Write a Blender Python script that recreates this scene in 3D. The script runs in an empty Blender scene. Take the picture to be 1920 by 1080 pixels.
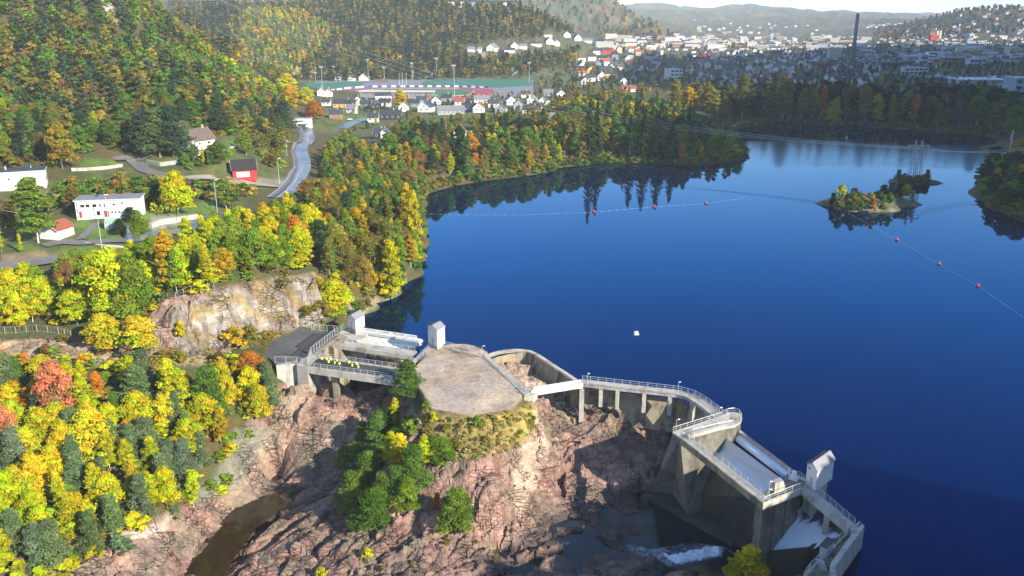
import bpy, math, random
import numpy as np
from mathutils import Vector
random.seed(7); np.random.seed(7)
sc = bpy.context.scene
# ------------------------------------------------------------------ camera
CAMZ = 85.0; FPX = 1600.0; PITCH = math.radians(17.2)
cam_d = bpy.data.cameras.new('camera'); cam = bpy.data.objects.new('camera', cam_d)
sc.collection.objects.link(cam); sc.camera = cam
cam.location = (0, 0, CAMZ); cam.rotation_euler = (math.pi/2-PITCH, 0, 0)
cam_d.sensor_width = 36.0; cam_d.lens = 36.0*FPX/1920.0
cam_d.clip_start = 1.0; cam_d.clip_end = 60000
# ------------------------------------------------------------------ sky, sun, exposure
SUN_EL = math.radians(27); SAX, SAY = 0.77, -0.64
n_ = math.hypot(SAX, SAY); SAX /= n_; SAY /= n_
w = bpy.data.worlds.new('World'); sc.world = w; w.use_nodes = True
nt = w.node_tree; bg = nt.nodes['Background']
sky = nt.nodes.new('ShaderNodeTexSky'); sky.sky_type = 'NISHITA'; sky.sun_disc = False
sky.sun_elevation = SUN_EL; sky.sun_rotation = math.atan2(SAX, SAY)
sky.altitude = 100; sky.air_density = 0.75; sky.dust_density = 0.0; sky.ozone_density = 3.0
nt.links.new(sky.outputs[0], bg.inputs[0]); bg.inputs[1].default_value = 0.15
sd = bpy.data.lights.new('sun', 'SUN'); sd.energy = 4.9; sd.angle = math.radians(0.55); sd.color = (1.0, 0.91, 0.75)
so = bpy.data.objects.new('sun', sd); sc.collection.objects.link(so)
so.rotation_euler = Vector((SAX*math.cos(SUN_EL), SAY*math.cos(SUN_EL), math.sin(SUN_EL))).to_track_quat('Z', 'Y').to_euler()
so.location = (0, 0, 300)
vs = sc.view_settings; vs.view_transform = 'Standard'; vs.look = 'None'; vs.gamma = 1; vs.use_curve_mapping = False
vs.exposure = 1.05
sc.render.engine = 'CYCLES'
cy = sc.cycles
cy.use_denoising = True; cy.max_bounces = 5; cy.diffuse_bounces = 2; cy.glossy_bounces = 2; cy.transmission_bounces = 2
cy.transparent_max_bounces = 4; cy.volume_bounces = 1; cy.use_adaptive_sampling = True; cy.adaptive_threshold = 0.02
cy.sample_clamp_indirect = 4.0
# ------------------------------------------------------------------ survey helpers: sight lines from the drone to real ground
CP, SP = math.cos(PITCH), math.sin(PITCH)
def ray(u, v):
    x = (u-960)/FPX; y = (540-v)/FPX
    return np.array([x, CP+y*SP, -SP+y*CP])
def P(u, v, z=0.0):
    d = ray(u, v); t = (z-CAMZ)/d[2]
    return (d[0]*t, d[1]*t, z)
def G(u, y, z):
    dep = y*CP+(CAMZ-z)*SP
    return ((u-960)/FPX*dep, y, z)
def proj(x, y, z):
    dep = y*CP-(z-CAMZ)*SP
    dep = np.where(dep < 1, 1, dep)
    up = y*SP+(z-CAMZ)*CP
    return 960+FPX*x/dep, 540-FPX*up/dep
# ------------------------------------------------------------------ numpy noise
def hsh(i, j, s):
    i = i.astype(np.int64); j = j.astype(np.int64)
    h = (i*374761393+j*668265263+s*2147483647+s*1274126177) & 0xffffffff
    h = ((h ^ (h >> 13))*1274126177) & 0xffffffff
    h = (h ^ (h >> 16)) & 0xffffffff
    return h/4294967295.0
def vnoise(x, y, s=0):
    i = np.floor(x); j = np.floor(y); fx = x-i; fy = y-j
    fx = fx*fx*fx*(fx*(fx*6-15)+10); fy = fy*fy*fy*(fy*(fy*6-15)+10)
    a = hsh(i, j, s); b = hsh(i+1, j, s); c = hsh(i, j+1, s); d = hsh(i+1, j+1, s)
    return (a*(1-fx)+b*fx)*(1-fy)+(c*(1-fx)+d*fx)*fy
def fbm(x, y, s=0, o=4, g=0.5):
    r = 0; a = 1; t = 0
    for k in range(o):
        r = r+a*vnoise(x, y, s+k*17); t += a; a *= g; x = x*2.03+5.1; y = y*2.03+9.7
    return r/t
def slabs(x, y, s=0, tilt=0.6):
    """broken slabs: nearest jittered cell, each with its own height and tilt"""
    i0 = np.floor(x); j0 = np.floor(y)
    best = np.full(x.shape, 9e9); h = np.zeros(x.shape); second = np.full(x.shape, 9e9)
    for di in (-1, 0, 1):
        for dj in (-1, 0, 1):
            i = i0+di; j = j0+dj
            cx = i+hsh(i, j, s); cy_ = j+hsh(i, j, s+1)
            dx = x-cx; dy = y-cy_; d = dx*dx+dy*dy
            hh = hsh(i, j, s+2)-.5+tilt*((hsh(i, j, s+3)-.5)*dx*2+(hsh(i, j, s+4)-.5)*dy*2)
            m = d < best
            second = np.where(m, best, np.minimum(second, d))
            h = np.where(m, hh, h); best = np.where(m, d, best)
    return h, np.sqrt(second)-np.sqrt(best)
def inpoly(u, v, poly):
    r = np.zeros(np.shape(u), bool); n = len(poly)
    for k in range(n):
        x0, y0 = poly[k]; x1, y1 = poly[(k+1) % n]
        if y0 == y1: continue
        c = ((y0 > v) != (y1 > v)) & (u < (x1-x0)*(v-y0)/(y1-y0)+x0)
        r ^= c
    return r
def softpoly(u, v, poly, w_):
    ins = inpoly(u, v, poly); d = np.full(np.shape(u), 1e9); n = len(poly)
    for k in range(n):
        x0, y0 = poly[k]; x1, y1 = poly[(k+1) % n]
        ex, ey = x1-x0, y1-y0; L = ex*ex+ey*ey+1e-9
        t = np.clip(((u-x0)*ex+(v-y0)*ey)/L, 0, 1)
        d = np.minimum(d, np.hypot(u-x0-t*ex, v-y0-t*ey))
    return np.where(ins, np.clip(d/w_, 0, 1), 0.0)
# ------------------------------------------------------------------ terrain levels
CT = []
def cp(*a):
    for (u, v, z) in a: CT.append(P(u, v, z))
def lake(*a):
    for (u, v) in a:
        x, y, z = P(u, v, 0); CT.append((x, y, -6.0))
def gy(*a):
    for (u, y, z) in a: CT.append(G(u, y, z))
lake((850,430),(1000,390),(1200,380),(1400,330),(1500,300),(1600,262),(1750,270),(1450,258),(900,540),(1100,540),(1300,560),(1500,560),
     (1750,560),(1900,560),(1000,610),(1200,650),(1400,700),(1600,760),(1800,800),(1700,900),(1850,1000),(1720,1060),(840,480),(830,560),
     (1480,430),(1640,460),(1800,420),(1780,340),(1560,330),(1450,360),(1000,450),(1230,450),(1120,640),(1300,690),(1430,770),(1560,850),(1660,960),
     (745,600),(770,560),(2000,600),(2100,900),(1950,1200),(1700,1250),(1500,285),(1640,300),(1790,300),(1530,395),(1650,410),(850,385),(950,360),(1100,330),(1300,340))
# lake shores
sh = [(672,592),(700,570),(740,542),(768,524),(786,500),(790,470),(788,430),(786,400),(790,372),(815,358),(850,348),(930,336),(1010,326),(1050,313),(1120,304),(1200,306),(1290,310),(1370,303),(1397,296),
      (1398,280),(1385,262),(1372,245),(1440,231),(1500,229),(1600,237),(1680,241),(1750,246),(1850,254),(1872,270),(1862,300),(1842,322),(1838,345),(1850,380),(1880,398),(1925,418),(2100,450)]
for (u, v) in sh: CT.append(P(u, v, 0.0))
# banks just inland
cp((655,575,5),(690,548,5),(730,510,7),(755,480,8),(755,430,8),(752,390,8),(760,355,7),(800,335,5),(860,325,4),(930,315,4),(1000,308,4),(1060,295,4),(1130,287,4),(1200,288,3.5),(1290,294,3),(1360,290,3),
   (1350,268,4),(1340,250,4),(1400,222,4),(1470,218,4),(1560,221,5),(1680,226,5),(1780,231,6),(1880,240,6),(1900,262,6),(1900,300,7),(1890,340,6),(1900,380,4),(2050,300,12),(2200,360,14))
# peninsula and ground behind
cp((1280,270,6),(1200,258,8),(1120,255,9),(1050,262,10),(980,275,10),(900,285,10),(850,290,11),(800,305,11),(1250,240,8),(1150,225,12),(1040,225,14),(940,235,15),(860,250,14),(780,285,13),(760,262,15),
   (1250,215,10),(1350,215,8),(1480,200,12),(1600,200,13),(1750,205,13),(1880,215,13),(1400,190,13),(1250,190,14),(1120,195,14),(1000,200,15),(880,212,16),(780,228,16),(700,232,16),(640,232,15),
   (600,205,16),(700,200,16),(850,185,16),(950,178,15),(1100,175,14),(1300,170,13),(1500,165,13),(1700,170,13),(1880,180,13))
# stadium flat and town plain
cp((560,168,15),(640,170,15),(760,172,15),(900,172,15),(990,165,14),(620,152,15),(760,150,15),(900,150,15),(1050,145,14))
gy((1100,1500,13),(1300,1500,12),(1500,1500,12),(1700,1500,13),(1900,1500,13),(2100,1500,15),(1200,2000,12),(1400,2200,12),(1600,2200,12),(1800,2200,14),(2000,2200,18),(1300,2800,14),(1500,3000,16),(1700,3000,14),(1900,2900,16),(2100,3000,60),
   (1350,3600,22),(1550,3800,24),(1450,4500,30),(1100,2300,18),(1050,2600,30))
# left plateau: road level, gardens
cp((540,350,19),(560,330,18.5),(545,300,17.5),(560,270,16.5),(565,245,15.5),(640,245,13),(640,300,12),(625,340,13),(600,260,14),(690,270,13),(690,320,11),(720,380,9),(700,430,9.5),(650,400,14),(600,380,17),
   (640,470,13),(600,440,17),(560,420,19),(480,390,20),(400,415,20),(330,430,20.3),(270,452,20.3),(200,470,20.3),(130,485,20.2),(60,495,20.2),(0,502,20.2),(-150,520,20),
   (520,470,19),(460,490,18.5),(400,500,18.5),(330,520,17.5),(250,530,17),(150,540,16),(60,550,15),(-60,560,15),
   (190,460,21.4),(120,455,22),(60,460,22),(105,438,22.4),(210,405,24.5),(280,395,24.3),(340,405,23),(380,385,23),(330,370,25),(60,400,24.5),(0,420,24),
   (455,325,23.5),(500,345,20.5),(430,345,22.5),(370,345,25),(300,345,26),(200,350,27),(100,355,28),(40,350,28),(-50,350,29),
   (370,275,33),(430,268,33),(300,295,30.5),(240,305,29.5),(180,302,31),(330,320,28),(400,300,30),(440,300,28),(500,300,22),(510,270,24),(520,250,22),(120,320,30),(0,320,32))
# cliff behind the dam, rock shelf and fence ledge
cp((330,650,7.5),(420,648,6),(500,625,5),(560,606,4.4),(605,592,4),(625,575,5),(330,578,16.5),(385,560,17),(420,545,18.5),(470,530,18.5),(520,517,18.5),(590,515,17),(625,520,13),(640,545,9),(600,470,17),
   (0,640,8.6),(130,640,8.6),(0,618,10.8),(130,618,10.8),(200,640,10),(260,650,9),(260,600,13),(-120,630,10),(0,592,13),(130,590,13),(200,600,12.5))
# shelf by the gorge-slope, platform
cp((330,690,6),(220,690,6.4),(100,690,6.4),(0,690,6.5),(-120,690,7),(430,690,5),(520,650,3.9),(560,620,3.9),(560,660,3.9),(620,635,3.9),(505,686,3.4),(566,674,3.4),(600,652,3.6))
# gorge slope with forest
cp((0,800,1.5),(120,800,1),(250,780,0),(380,760,-1),(470,740,-1.5),(530,735,-2),(0,900,-2.5),(120,900,-3),(250,880,-5),(350,860,-7),(430,840,-7.5),(480,800,-6.5),(0,1000,-6),(120,1000,-8),(240,980,-9),(330,950,-11),(400,905,-12.5),(455,860,-12),
   (0,1080,-8),(120,1080,-11),(240,1050,-12.5),(320,1020,-14),(360,1080,-16.5),(-150,900,0),(-150,1080,-4),(600,716,-1.6),(628,722,-4.5),(575,715,0.2),(545,718,0.6),(592,745,-4),(560,742,-1.5),(560,790,-5.5),(520,830,-10.5),(616,765,-12),(470,850,-11))
# left pool
cp((680,745,-17),(720,735,-15),(640,790,-19.5),(590,840,-20),(520,900,-20),(450,970,-20.5),(400,1040,-21),(370,1100,-21),(650,765,-17),(640,720,-12),(700,720,-12),(700,770,-19))
# island rock
cp((785,720,3.4),(800,660,3.6),(860,655,3.6),(900,668,3.6),(970,735,3.4),(960,765,3.2),(880,785,3),(800,770,3),(850,720,3.5),(900,720,3.5),(768,735,1),(750,760,-3),(735,800,-7),
   (860,830,-.5),(930,820,0),(985,790,1),(1000,765,1),(800,830,-2),(760,830,-5),(700,830,-10),(660,870,-12.5),(640,910,-14),(720,900,-9),(780,890,-6),(870,880,-3),(940,860,-2.5),(985,830,-3),(1010,800,-3.5),
   (700,960,-12),(780,950,-10),(860,940,-9),(930,930,-7),(970,900,-6),(1000,860,-8),(620,960,-15.5),(560,990,-17),(480,1040,-18.5),(600,1030,-16.5),(700,1020,-14.5),(800,1020,-13),(900,1000,-12.5),(960,970,-12.5),
   (540,1080,-18),(700,1080,-16),(850,1070,-15),(940,1040,-16),(440,1075,-20.5),(600,900,-17),(570,940,-18))
# right chute
cp((930,690,-2.5),(960,680,-2),(980,700,-3),(1010,690,-3),(1040,700,-4),(1060,730,-5),(1020,745,-4),(1000,735,-3),(1080,750,-6.5),(1040,790,-6),(1100,790,-7),(1060,840,-8.5),(1110,850,-10),(1040,900,-11),(1120,910,-12.5),(1180,860,-11),(1000,950,-13),(1080,960,-15.5),(1160,930,-14.5),
   (1130,745,-2.6),(1180,760,-3.8),(1240,765,-4.2),(1290,775,-6),(1330,800,-8),(1150,790,-6.5),(1220,800,-8),(1260,830,-11),(1230,880,-13),(1200,900,-13.5),(1250,790,-6),(940,672,-1.5))
# right river and basin
cp((1220,940,-17),(1150,985,-16.6),(1080,1000,-15.8),(1020,1025,-15.4),(990,1005,-15.4),(930,1040,-14.6),(1000,1060,-14.5),(930,1078,-15),(1250,990,-16.6),(1180,1030,-15.6),(1120,1050,-15.0),(1180,1070,-15),(1060,1075,-14.6),(1300,960,-17),(1380,1000,-17),(1300,1040,-17.2),(1400,1050,-17.5),(1250,1060,-17),(1330,870,-16),(1400,950,-17),(1500,990,-12),(1540,960,-10),
   (1290,1075,-13.5),(1390,1090,-12),(1200,1100,-15),(1100,1130,-16),(900,1150,-16),(700,1150,-16),(1480,1080,-15),(1430,850,-14),(1500,920,-9),(1350,820,-10),(1560,1010,-9),(1600,1000,-7),(1560,1065,-7),(1500,1130,-8))
for (x, y, z) in ((0,80,-16),(60,70,-10),(-60,70,-10),(0,30,-15),(100,30,5),(-120,40,12),(0,-40,-10),(90,-60,5),(-100,-60,15),(300,0,15),(-300,0,30),(0,-400,20),(1000,-600,40),(-1000,-600,60),(900,300,20),(140,120,6),(180,200,3)): CT.append((x, y, z))
# left hill
gy((0,385,43),(150,385,41),(300,375,36),(420,360,34),(-200,380,45),(-500,400,60),(480,420,28),(540,470,19),(530,540,18),
   (0,430,54),(150,430,50),(300,430,46),(420,430,38),(0,520,78),(150,530,75),(300,530,64),(400,520,50),(470,500,36),(0,620,112),(150,620,108),(250,620,92),(330,620,74),(400,620,56),(460,620,40),(520,620,25),
   (0,760,150),(150,760,145),(250,760,125),(320,760,90),(370,760,60),(440,760,30),(520,760,18),(0,1000,150),(200,1000,130),(330,1000,60),(430,1000,22),(-400,700,150),(-400,1200,160),(250,1400,90))
# wooded hill behind the stadium
gy((520,1150,22),(620,1150,18),(760,1180,19),(900,1180,20),(1000,1200,20),(1080,1250,16),(420,1200,30),(440,1600,95),(520,1600,104),(620,1600,108),(700,1600,110),(800,1600,112),(900,1600,112),(960,1600,110),(1000,1580,100),(1035,1570,82),(1065,1560,62),(1100,1550,40),(1150,1560,17),
   (560,1350,55),(700,1380,60),(850,1380,60),(950,1380,52),(1020,1380,36),(1090,1400,20),(440,1380,60),(600,2000,118),(800,2000,112),(950,2000,90),(450,2000,118),(1040,2000,40),(350,2000,110),(500,2300,150),(700,2400,140),(300,2600,240),(500,2900,260),(700,2900,220))
# far hills
gy((900,3500,300),(1000,3500,260),(1100,3500,240),(1160,3500,160),(1200,3500,80),(1240,3400,30),(1060,2900,60),(950,2900,160),(1140,2700,30),(1180,2700,65),(1215,2700,82),(1250,2700,62),(1300,2700,25),
   (1200,6200,150),(1300,6200,130),(1400,6200,120),(1500,6200,130),(1560,6200,140),(1640,6200,110),(1750,6200,60),(1200,8500,234),(1300,8500,234),(1400,8500,230),(1450,8500,226),(1530,8500,206),(1600,8500,191),(1680,8500,156),(1740,8500,124),(1850,8500,93),(2000,8500,93),(1000,8500,249),
   (1690,4200,60),(1730,4200,92),(1760,4200,112),(1800,4200,138),(1840,4200,146),(1900,4200,142),(2000,4200,150),(1650,4200,35),(1690,3300,16),(1800,3300,18),(1900,3300,30),(1600,5000,70),(1700,5200,95),(1780,5000,110),
   (1200,14000,260),(1500,14000,248),(1800,14000,217),(960,14000,279),(2100,14000,217),(300,14000,372),(1650,8500,175))
gy((-600,3000,250),(-1500,2000,250),(3000,3000,40),(3500,1500,40),(3000,8000,150),(-500,9000,500))
CT = np.array(CT)
def key(x, y):
    r = np.sqrt(np.asarray(x)**2+np.asarray(y)**2)+1e-6
    return np.arctan2(x, y), np.log(np.maximum(r, 20.0))
ka, kr = key(CT[:, 0], CT[:, 1])
def ker(a, b):   # linear kernel, softened
    return np.sqrt(a*a+b*b+1e-6)
Kmat = ker(ka[:, None]-ka[None, :], kr[:, None]-kr[None, :])+np.eye(len(ka))*2e-4*-1
Amat = np.block([[Kmat, np.stack([np.ones_like(ka), ka, kr], 1)], [np.stack([np.ones_like(ka), ka, kr], 0), np.zeros((3, 3))]])
sol = np.linalg.solve(Amat, np.concatenate([CT[:, 2], [0, 0, 0]])).astype(np.float64)
def Hbase(x, y):
    x = np.asarray(x, float); y = np.asarray(y, float); shp = x.shape
    a, r = key(x.ravel(), y.ravel()); out = np.empty(a.shape)
    for s in range(0, len(a), 20000):
        aa = a[s:s+20000]; rr = r[s:s+20000]
        out[s:s+20000] = ker(aa[:, None]-ka[None], rr[:, None]-kr[None]).astype(np.float32) @ sol[:-3].astype(np.float32) + sol[-3]+sol[-2]*aa+sol[-1]*rr
    return out.reshape(shp)
def hills_behind(x, y):  # unseen hills off frame, crests shaped to throw shade on town and spillway
    s = x*SAX+y*SAY; q = -x*SAY+y*SAX
    near = 46*np.exp(-((s-42)/20.0)**2)*np.clip((q-70)/25, 0, 1)*np.clip((176-q)/18, 0, 1)
    near = near*(0.9+0.35*fbm(x/9, y/9, 5))
    crest = np.interp(q, [300, 430, 500, 800, 1000, 1400, 3000, 4200], [0, 340, 460, 480, 640, 770, 780, 0])
    far = crest*np.clip(1-np.abs(s-600)/500, 0, 1)*(0.94+0.12*fbm(x/160, y/160, 3))
    return near+far
ROCKS = [[(300,560),(420,536),(590,508),(640,560),(600,610),(500,622),(420,665),(330,670),(250,640)],
         [(-40,635),(140,632),(300,640),(330,680),(200,690),(-40,676)],
         [(470,745),(575,695),(760,715),(790,790),(850,840),(940,840),(1000,800),(990,760),(985,742),(900,668),(960,664),(1005,668),(1085,715),(1290,745),(1390,800),(1330,850),(1230,900),(1230,960),(1600,1120),(1500,1300),(-100,1300),(-100,1030),(200,1010),(380,930),(440,860)]]
FLAT = [[(500,690),(500,640),(565,606),(640,622),(580,700)], [(772,706),(804,650),(850,652),(903,664),(984,739),(966,768),(925,776),(885,787),(840,780),(793,762),(780,735)]]
def rockmask(x, y, zb):
    u, v = proj(x, y, zb); front = y > 40
    m = np.zeros(x.shape)
    for p in ROCKS: m = np.maximum(m, softpoly(u, v, p, 9.0))
    f = np.zeros(x.shape)
    for p in FLAT: f = np.maximum(f, softpoly(u, v, p, 4.0))
    return m*(1-f)*front, u, v
def rocknoise(x, y):
    a = 0.55; xr = x*math.cos(a)+y*math.sin(a); yr = -x*math.sin(a)+y*math.cos(a)
    wx = xr+3.0*(fbm(x/8, y/8, 31)-.5); wy = yr+3.0*(fbm(x/8, y/8, 41)-.5)
    h1, e1 = slabs(wx/9.0, wy/4.5, 1); h2, e2 = slabs(wx/3.6, wy/1.8, 11); h3, e3 = slabs(wx/1.9, wy/1.1, 21)
    rough = fbm(x/14, y/14, 77)
    n = 2.2*h1+1.05*h2*(rough*1.5)+0.5*h3*np.clip(rough*3-1, 0, 2)+1.0*(fbm(x/6, y/6, 51)-.5)
    n -= 0.5*np.exp(-(e1/0.10)**2)+0.25*np.exp(-(e2/0.14)**2)
    return n, np.minimum(e1*2.2, e2)
def H(x, y, full=False):
    x = np.asarray(x, float); y = np.asarray(y, float)
    z = Hbase(x, y)
    m, u, v = rockmask(x, y, z)
    rn = np.zeros(x.shape); ed = np.ones(x.shape); k = m > 0
    if k.any():
        rn[k], ed[k] = rocknoise(x[k], y[k])
    r = np.hypot(x, y)
    z = z+m*rn
    for pl_, lv in ((FLAT[0], 3.7), (FLAT[1], 3.45)):
        f = softpoly(u, v, pl_, 3.0)*(y > 100)*(z > 0.4); z = z*(1-f)+(np.minimum(z, lv) if lv > 3.5 else lv+.12*(fbm(x/4, y/4, 91)-.5))*f
    amp = np.clip((r-120)/100, 0, 1)
    rel = np.clip((z-18)/60, 0, 1)
    z = z+amp*rel*(fbm(x/38, y/38, 61, 3)-.5)*np.where(r > 320, 10, 3)
    z = z+np.clip((r-2400)/1500, 0, 1)*np.clip((z-30)/100, 0, 1)*(fbm(x/420, y/420, 71, 5)-.5)*np.where(r > 5000, 120, 60)
    z = z+hills_behind(x, y)
    if full: return z, m, ed, u, v
    return z
_ys = np.geomspace(60, 9000, 520)
def ground(u, v, ymin=60, ymax=9000):
    """where a sight line meets the ground"""
    d = ray(u, v); t = _ys/d[1]; k = (_ys > ymin) & (_ys < ymax)
    x = d[0]*t; z = CAMZ+d[2]*t
    h = Hbase(x[k], _ys[k]); b = np.nonzero(z[k] < h)[0]
    if len(b) == 0: return None
    i = b[0]; yy = _ys[k]
    if i > 0:
        a0 = z[k][i-1]-h[i-1]; a1 = z[k][i]-h[i]; f = a0/(a0-a1+1e-9); Y = yy[i-1]+(yy[i]-yy[i-1])*f
    else: Y = yy[0]
    X = d[0]*Y/d[1]
    return float(X), float(Y), float(H(np.array([X]), np.array([Y]))[0])
# ------------------------------------------------------------------ object helpers
COL = sc.collection
def setp(o, label=None, cat=None, group=None, kind=None):
    if label: o['label'] = label
    if cat: o['category'] = cat
    if group: o['group'] = group
    if kind: o['kind'] = kind
    return o
def link(name, data, parent=None, loc=None, **k):
    o = bpy.data.objects.new(name, data); COL.objects.link(o)
    if parent is not None: o.parent = parent
    if loc is not None: o.location = loc
    return setp(o, **k)
def npmesh(name, V, F, mats=(), mi=None, col=None, smooth=False):
    me = bpy.data.meshes.new(name); V = np.asarray(V, np.float32)
    if isinstance(F, np.ndarray):
        nf, w_ = F.shape
        me.vertices.add(len(V)); me.vertices.foreach_set('co', V.ravel())
        me.loops.add(nf*w_); me.loops.foreach_set('vertex_index', F.astype(np.int32).ravel())
        me.polygons.add(nf); me.polygons.foreach_set('loop_start', np.arange(0, nf*w_, w_, dtype=np.int32))
        me.update(calc_edges=True)
    else:
        me.from_pydata([tuple(map(float, p)) for p in V], [], F); me.update()
    for m in mats: me.materials.append(m)
    if mi is not None: me.polygons.foreach_set('material_index', np.asarray(mi, np.int32))
    me.polygons.foreach_set('use_smooth', np.full(len(me.polygons), bool(smooth)))
    if col is not None:
        c = np.ones((len(V), 4), np.float32); c[:, :3] = col
        at = me.color_attributes.new('Col', 'FLOAT_COLOR', 'POINT'); at.data.foreach_set('color', c.ravel())
    return me
class MB:
    """collects boxes, prisms and tubes into one mesh"""
    def __init__(s): s.V = []; s.F = []; s.M = []
    def add(s, V, F, m=0):
        b = len(s.V); s.V += [tuple(map(float, p)) for p in V]
        s.F += [tuple(b+i for i in f) for f in F]; s.M += [m]*len(F); return s
    def box(s, c, d, rz=0.0, m=0):
        hx, hy, hz = d[0]/2, d[1]/2, d[2]/2; ca, sa = math.cos(rz), math.sin(rz); V = []
        for z in (-hz, hz):
            for (x, y) in ((-hx, -hy), (hx, -hy), (hx, hy), (-hx, hy)):
                V.append((c[0]+x*ca-y*sa, c[1]+x*sa+y*ca, c[2]+z))
        return s.add(V, [(3,2,1,0),(4,5,6,7),(0,1,5,4),(1,2,6,5),(2,3,7,6),(3,0,4,7)], m)
    def prism(s, poly, z0, z1, m=0, poly0=None):
        poly = [tuple(p[:2]) for p in poly]
        A = sum(poly[i][0]*poly[(i+1) % len(poly)][1]-poly[(i+1) % len(poly)][0]*poly[i][1] for i in range(len(poly)))
        if poly0 is None: poly0 = poly
        poly0 = [tuple(p[:2]) for p in poly0]
        if A < 0: poly = poly[::-1]; poly0 = poly0[::-1]
        n = len(poly); zz0 = z0 if hasattr(z0, '__len__') else [z0]*n; zz1 = z1 if hasattr(z1, '__len__') else [z1]*n
        if A < 0: zz0 = list(zz0)[::-1]; zz1 = list(zz1)[::-1]
        V = [(p[0], p[1], z) for p, z in zip(poly0, zz0)]+[(p[0], p[1], z) for p, z in zip(poly, zz1)]
        F = [tuple(range(n))[::-1], tuple(range(n, 2*n))]+[(i, (i+1) % n, n+(i+1) % n, n+i) for i in range(n)]
        return s.add(V, F, m)
    def tube(s, p0, p1, r0, r1=None, n=6, m=0, cap=True):
        r1 = r0 if r1 is None else r1
        p0 = Vector(p0); p1 = Vector(p1); d = (p1-p0)
        if d.length < 1e-6: return s
        d.normalize(); a = d.orthogonal().normalized(); b = d.cross(a); V = []
        for p, r in ((p0, r0), (p1, r1)):
            for k in range(n):
                t = 2*math.pi*k/n; V.append(p+a*(r*math.cos(t))+b*(r*math.sin(t)))
        F = [(k, (k+1) % n, n+(k+1) % n, n+k) for k in range(n)]
        if cap: F += [tuple(range(n))[::-1], tuple(range(n, 2*n))]
        return s.add(V, F, m)
    def path(s, pts, r, n=6, m=0):
        for a, b in zip(pts[:-1], pts[1:]): s.tube(a, b, r, r, n, m)
        return s
    def lathe(s, prof, n=12, c=(0, 0, 0), m=0):
        V = []; F = []
        for (r, z) in prof:
            for k in range(n):
                t = 2*math.pi*k/n; V.append((c[0]+r*math.cos(t), c[1]+r*math.sin(t), c[2]+z))
        for i in range(len(prof)-1):
            for k in range(n): F.append((i*n+k, i*n+(k+1) % n, (i+1)*n+(k+1) % n, (i+1)*n+k))
        F += [tuple(range(n))[::-1], tuple(range((len(prof)-1)*n, len(prof)*n))]
        return s.add(V, F, m)
    def mesh(s, name, mats, origin=(0, 0, 0), smooth=False):
        V = np.array(s.V, np.float64)-np.array(origin)
        if not isinstance(mats, (list, tuple)): mats = [mats]
        return npmesh(name, V, s.F, mats, s.M, smooth=smooth)
    def build(s, name, mats, parent=None, origin=None, smooth=False, **k):
        """world coordinates in; the object sits at `origin` (top level) or is local to its parent"""
        o0 = origin if origin is not None else (tuple(parent['_o']) if parent is not None and '_o' in parent else (0, 0, 0))
        me = s.mesh(name, mats, o0, smooth)
        return link(name, me, parent, loc=(o0 if parent is None else (0, 0, 0)), **k)
def thing(name, label, cat, loc=(0, 0, 0), rz=0.0, group=None):
    o = bpy.data.objects.new(name, None); COL.objects.link(o); o.location = loc; o.rotation_euler = (0, 0, rz)
    o.empty_display_size = 0.2; o['_o'] = tuple(loc) if rz == 0.0 else (0.0, 0.0, 0.0)
    return setp(o, label, cat, group)
def kids(o): return [c for c in COL.objects if c.parent == o]
# ------------------------------------------------------------------ materials
MATS = {}
def mat(name, col, rough=0.8, metal=0.0, noise=0.0, nscale=1.0, bump=0.0, spec=0.5, stain=None, stain_scale=0.15):
    if name in MATS: return MATS[name]
    m = bpy.data.materials.new(name); m.use_nodes = True; nt = m.node_tree; b = nt.nodes['Principled BSDF']
    b.inputs['Base Color'].default_value = (*col, 1); b.inputs['Roughness'].default_value = rough; b.inputs['Metallic'].default_value = metal
    b.inputs['Specular IOR Level'].default_value = spec
    if noise or bump or stain:
        g = nt.nodes.new('ShaderNodeNewGeometry')
        n = nt.nodes.new('ShaderNodeTexNoise'); n.inputs['Scale'].default_value = nscale; n.inputs['Detail'].default_value = 6
        nt.links.new(g.outputs['Position'], n.inputs['Vector'])
        out = None
        if noise:
            r = nt.nodes.new('ShaderNodeMapRange'); r.inputs[1].default_value = .3; r.inputs[2].default_value = .7
            r.inputs[3].default_value = 1-noise; r.inputs[4].default_value = 1+noise
            nt.links.new(n.outputs[0], r.inputs[0])
            mx = nt.nodes.new('ShaderNodeMix'); mx.data_type = 'RGBA'; mx.blend_type = 'MULTIPLY'; mx.inputs[0].default_value = 1
            mx.inputs[6].default_value = (*col, 1); nt.links.new(r.outputs[0], mx.inputs[7]); out = mx.outputs[2]
        if stain:
            n2 = nt.nodes.new('ShaderNodeTexNoise'); n2.inputs['Scale'].default_value = stain_scale; n2.inputs['Detail'].default_value = 8; n2.inputs['Roughness'].default_value = .65
            mp = nt.nodes.new('ShaderNodeMapping'); mp.inputs['Scale'].default_value = (1, 1, .35)
            nt.links.new(g.outputs['Position'], mp.inputs[0]); nt.links.new(mp.outputs[0], n2.inputs['Vector'])
            r2 = nt.nodes.new('ShaderNodeMapRange'); r2.inputs[1].default_value = .48; r2.inputs[2].default_value = .62; nt.links.new(n2.outputs[0], r2.inputs[0])
            m2 = nt.nodes.new('ShaderNodeMix'); m2.data_type = 'RGBA'; nt.links.new(r2.outputs[0], m2.inputs[0])
            if out is not None: nt.links.new(out, m2.inputs[6])
            else: m2.inputs[6].default_value = (*col, 1)
            m2.inputs[7].default_value = (*stain, 1); out = m2.outputs[2]
        if out is not None: nt.links.new(out, b.inputs['Base Color'])
        if bump:
            bp = nt.nodes.new('ShaderNodeBump'); bp.inputs['Strength'].default_value = bump; bp.inputs['Distance'].default_value = .1
            nt.links.new(n.outputs[0], bp.inputs['Height']); nt.links.new(bp.outputs[0], b.inputs['Normal'])
    MATS[name] = m; return m
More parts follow.
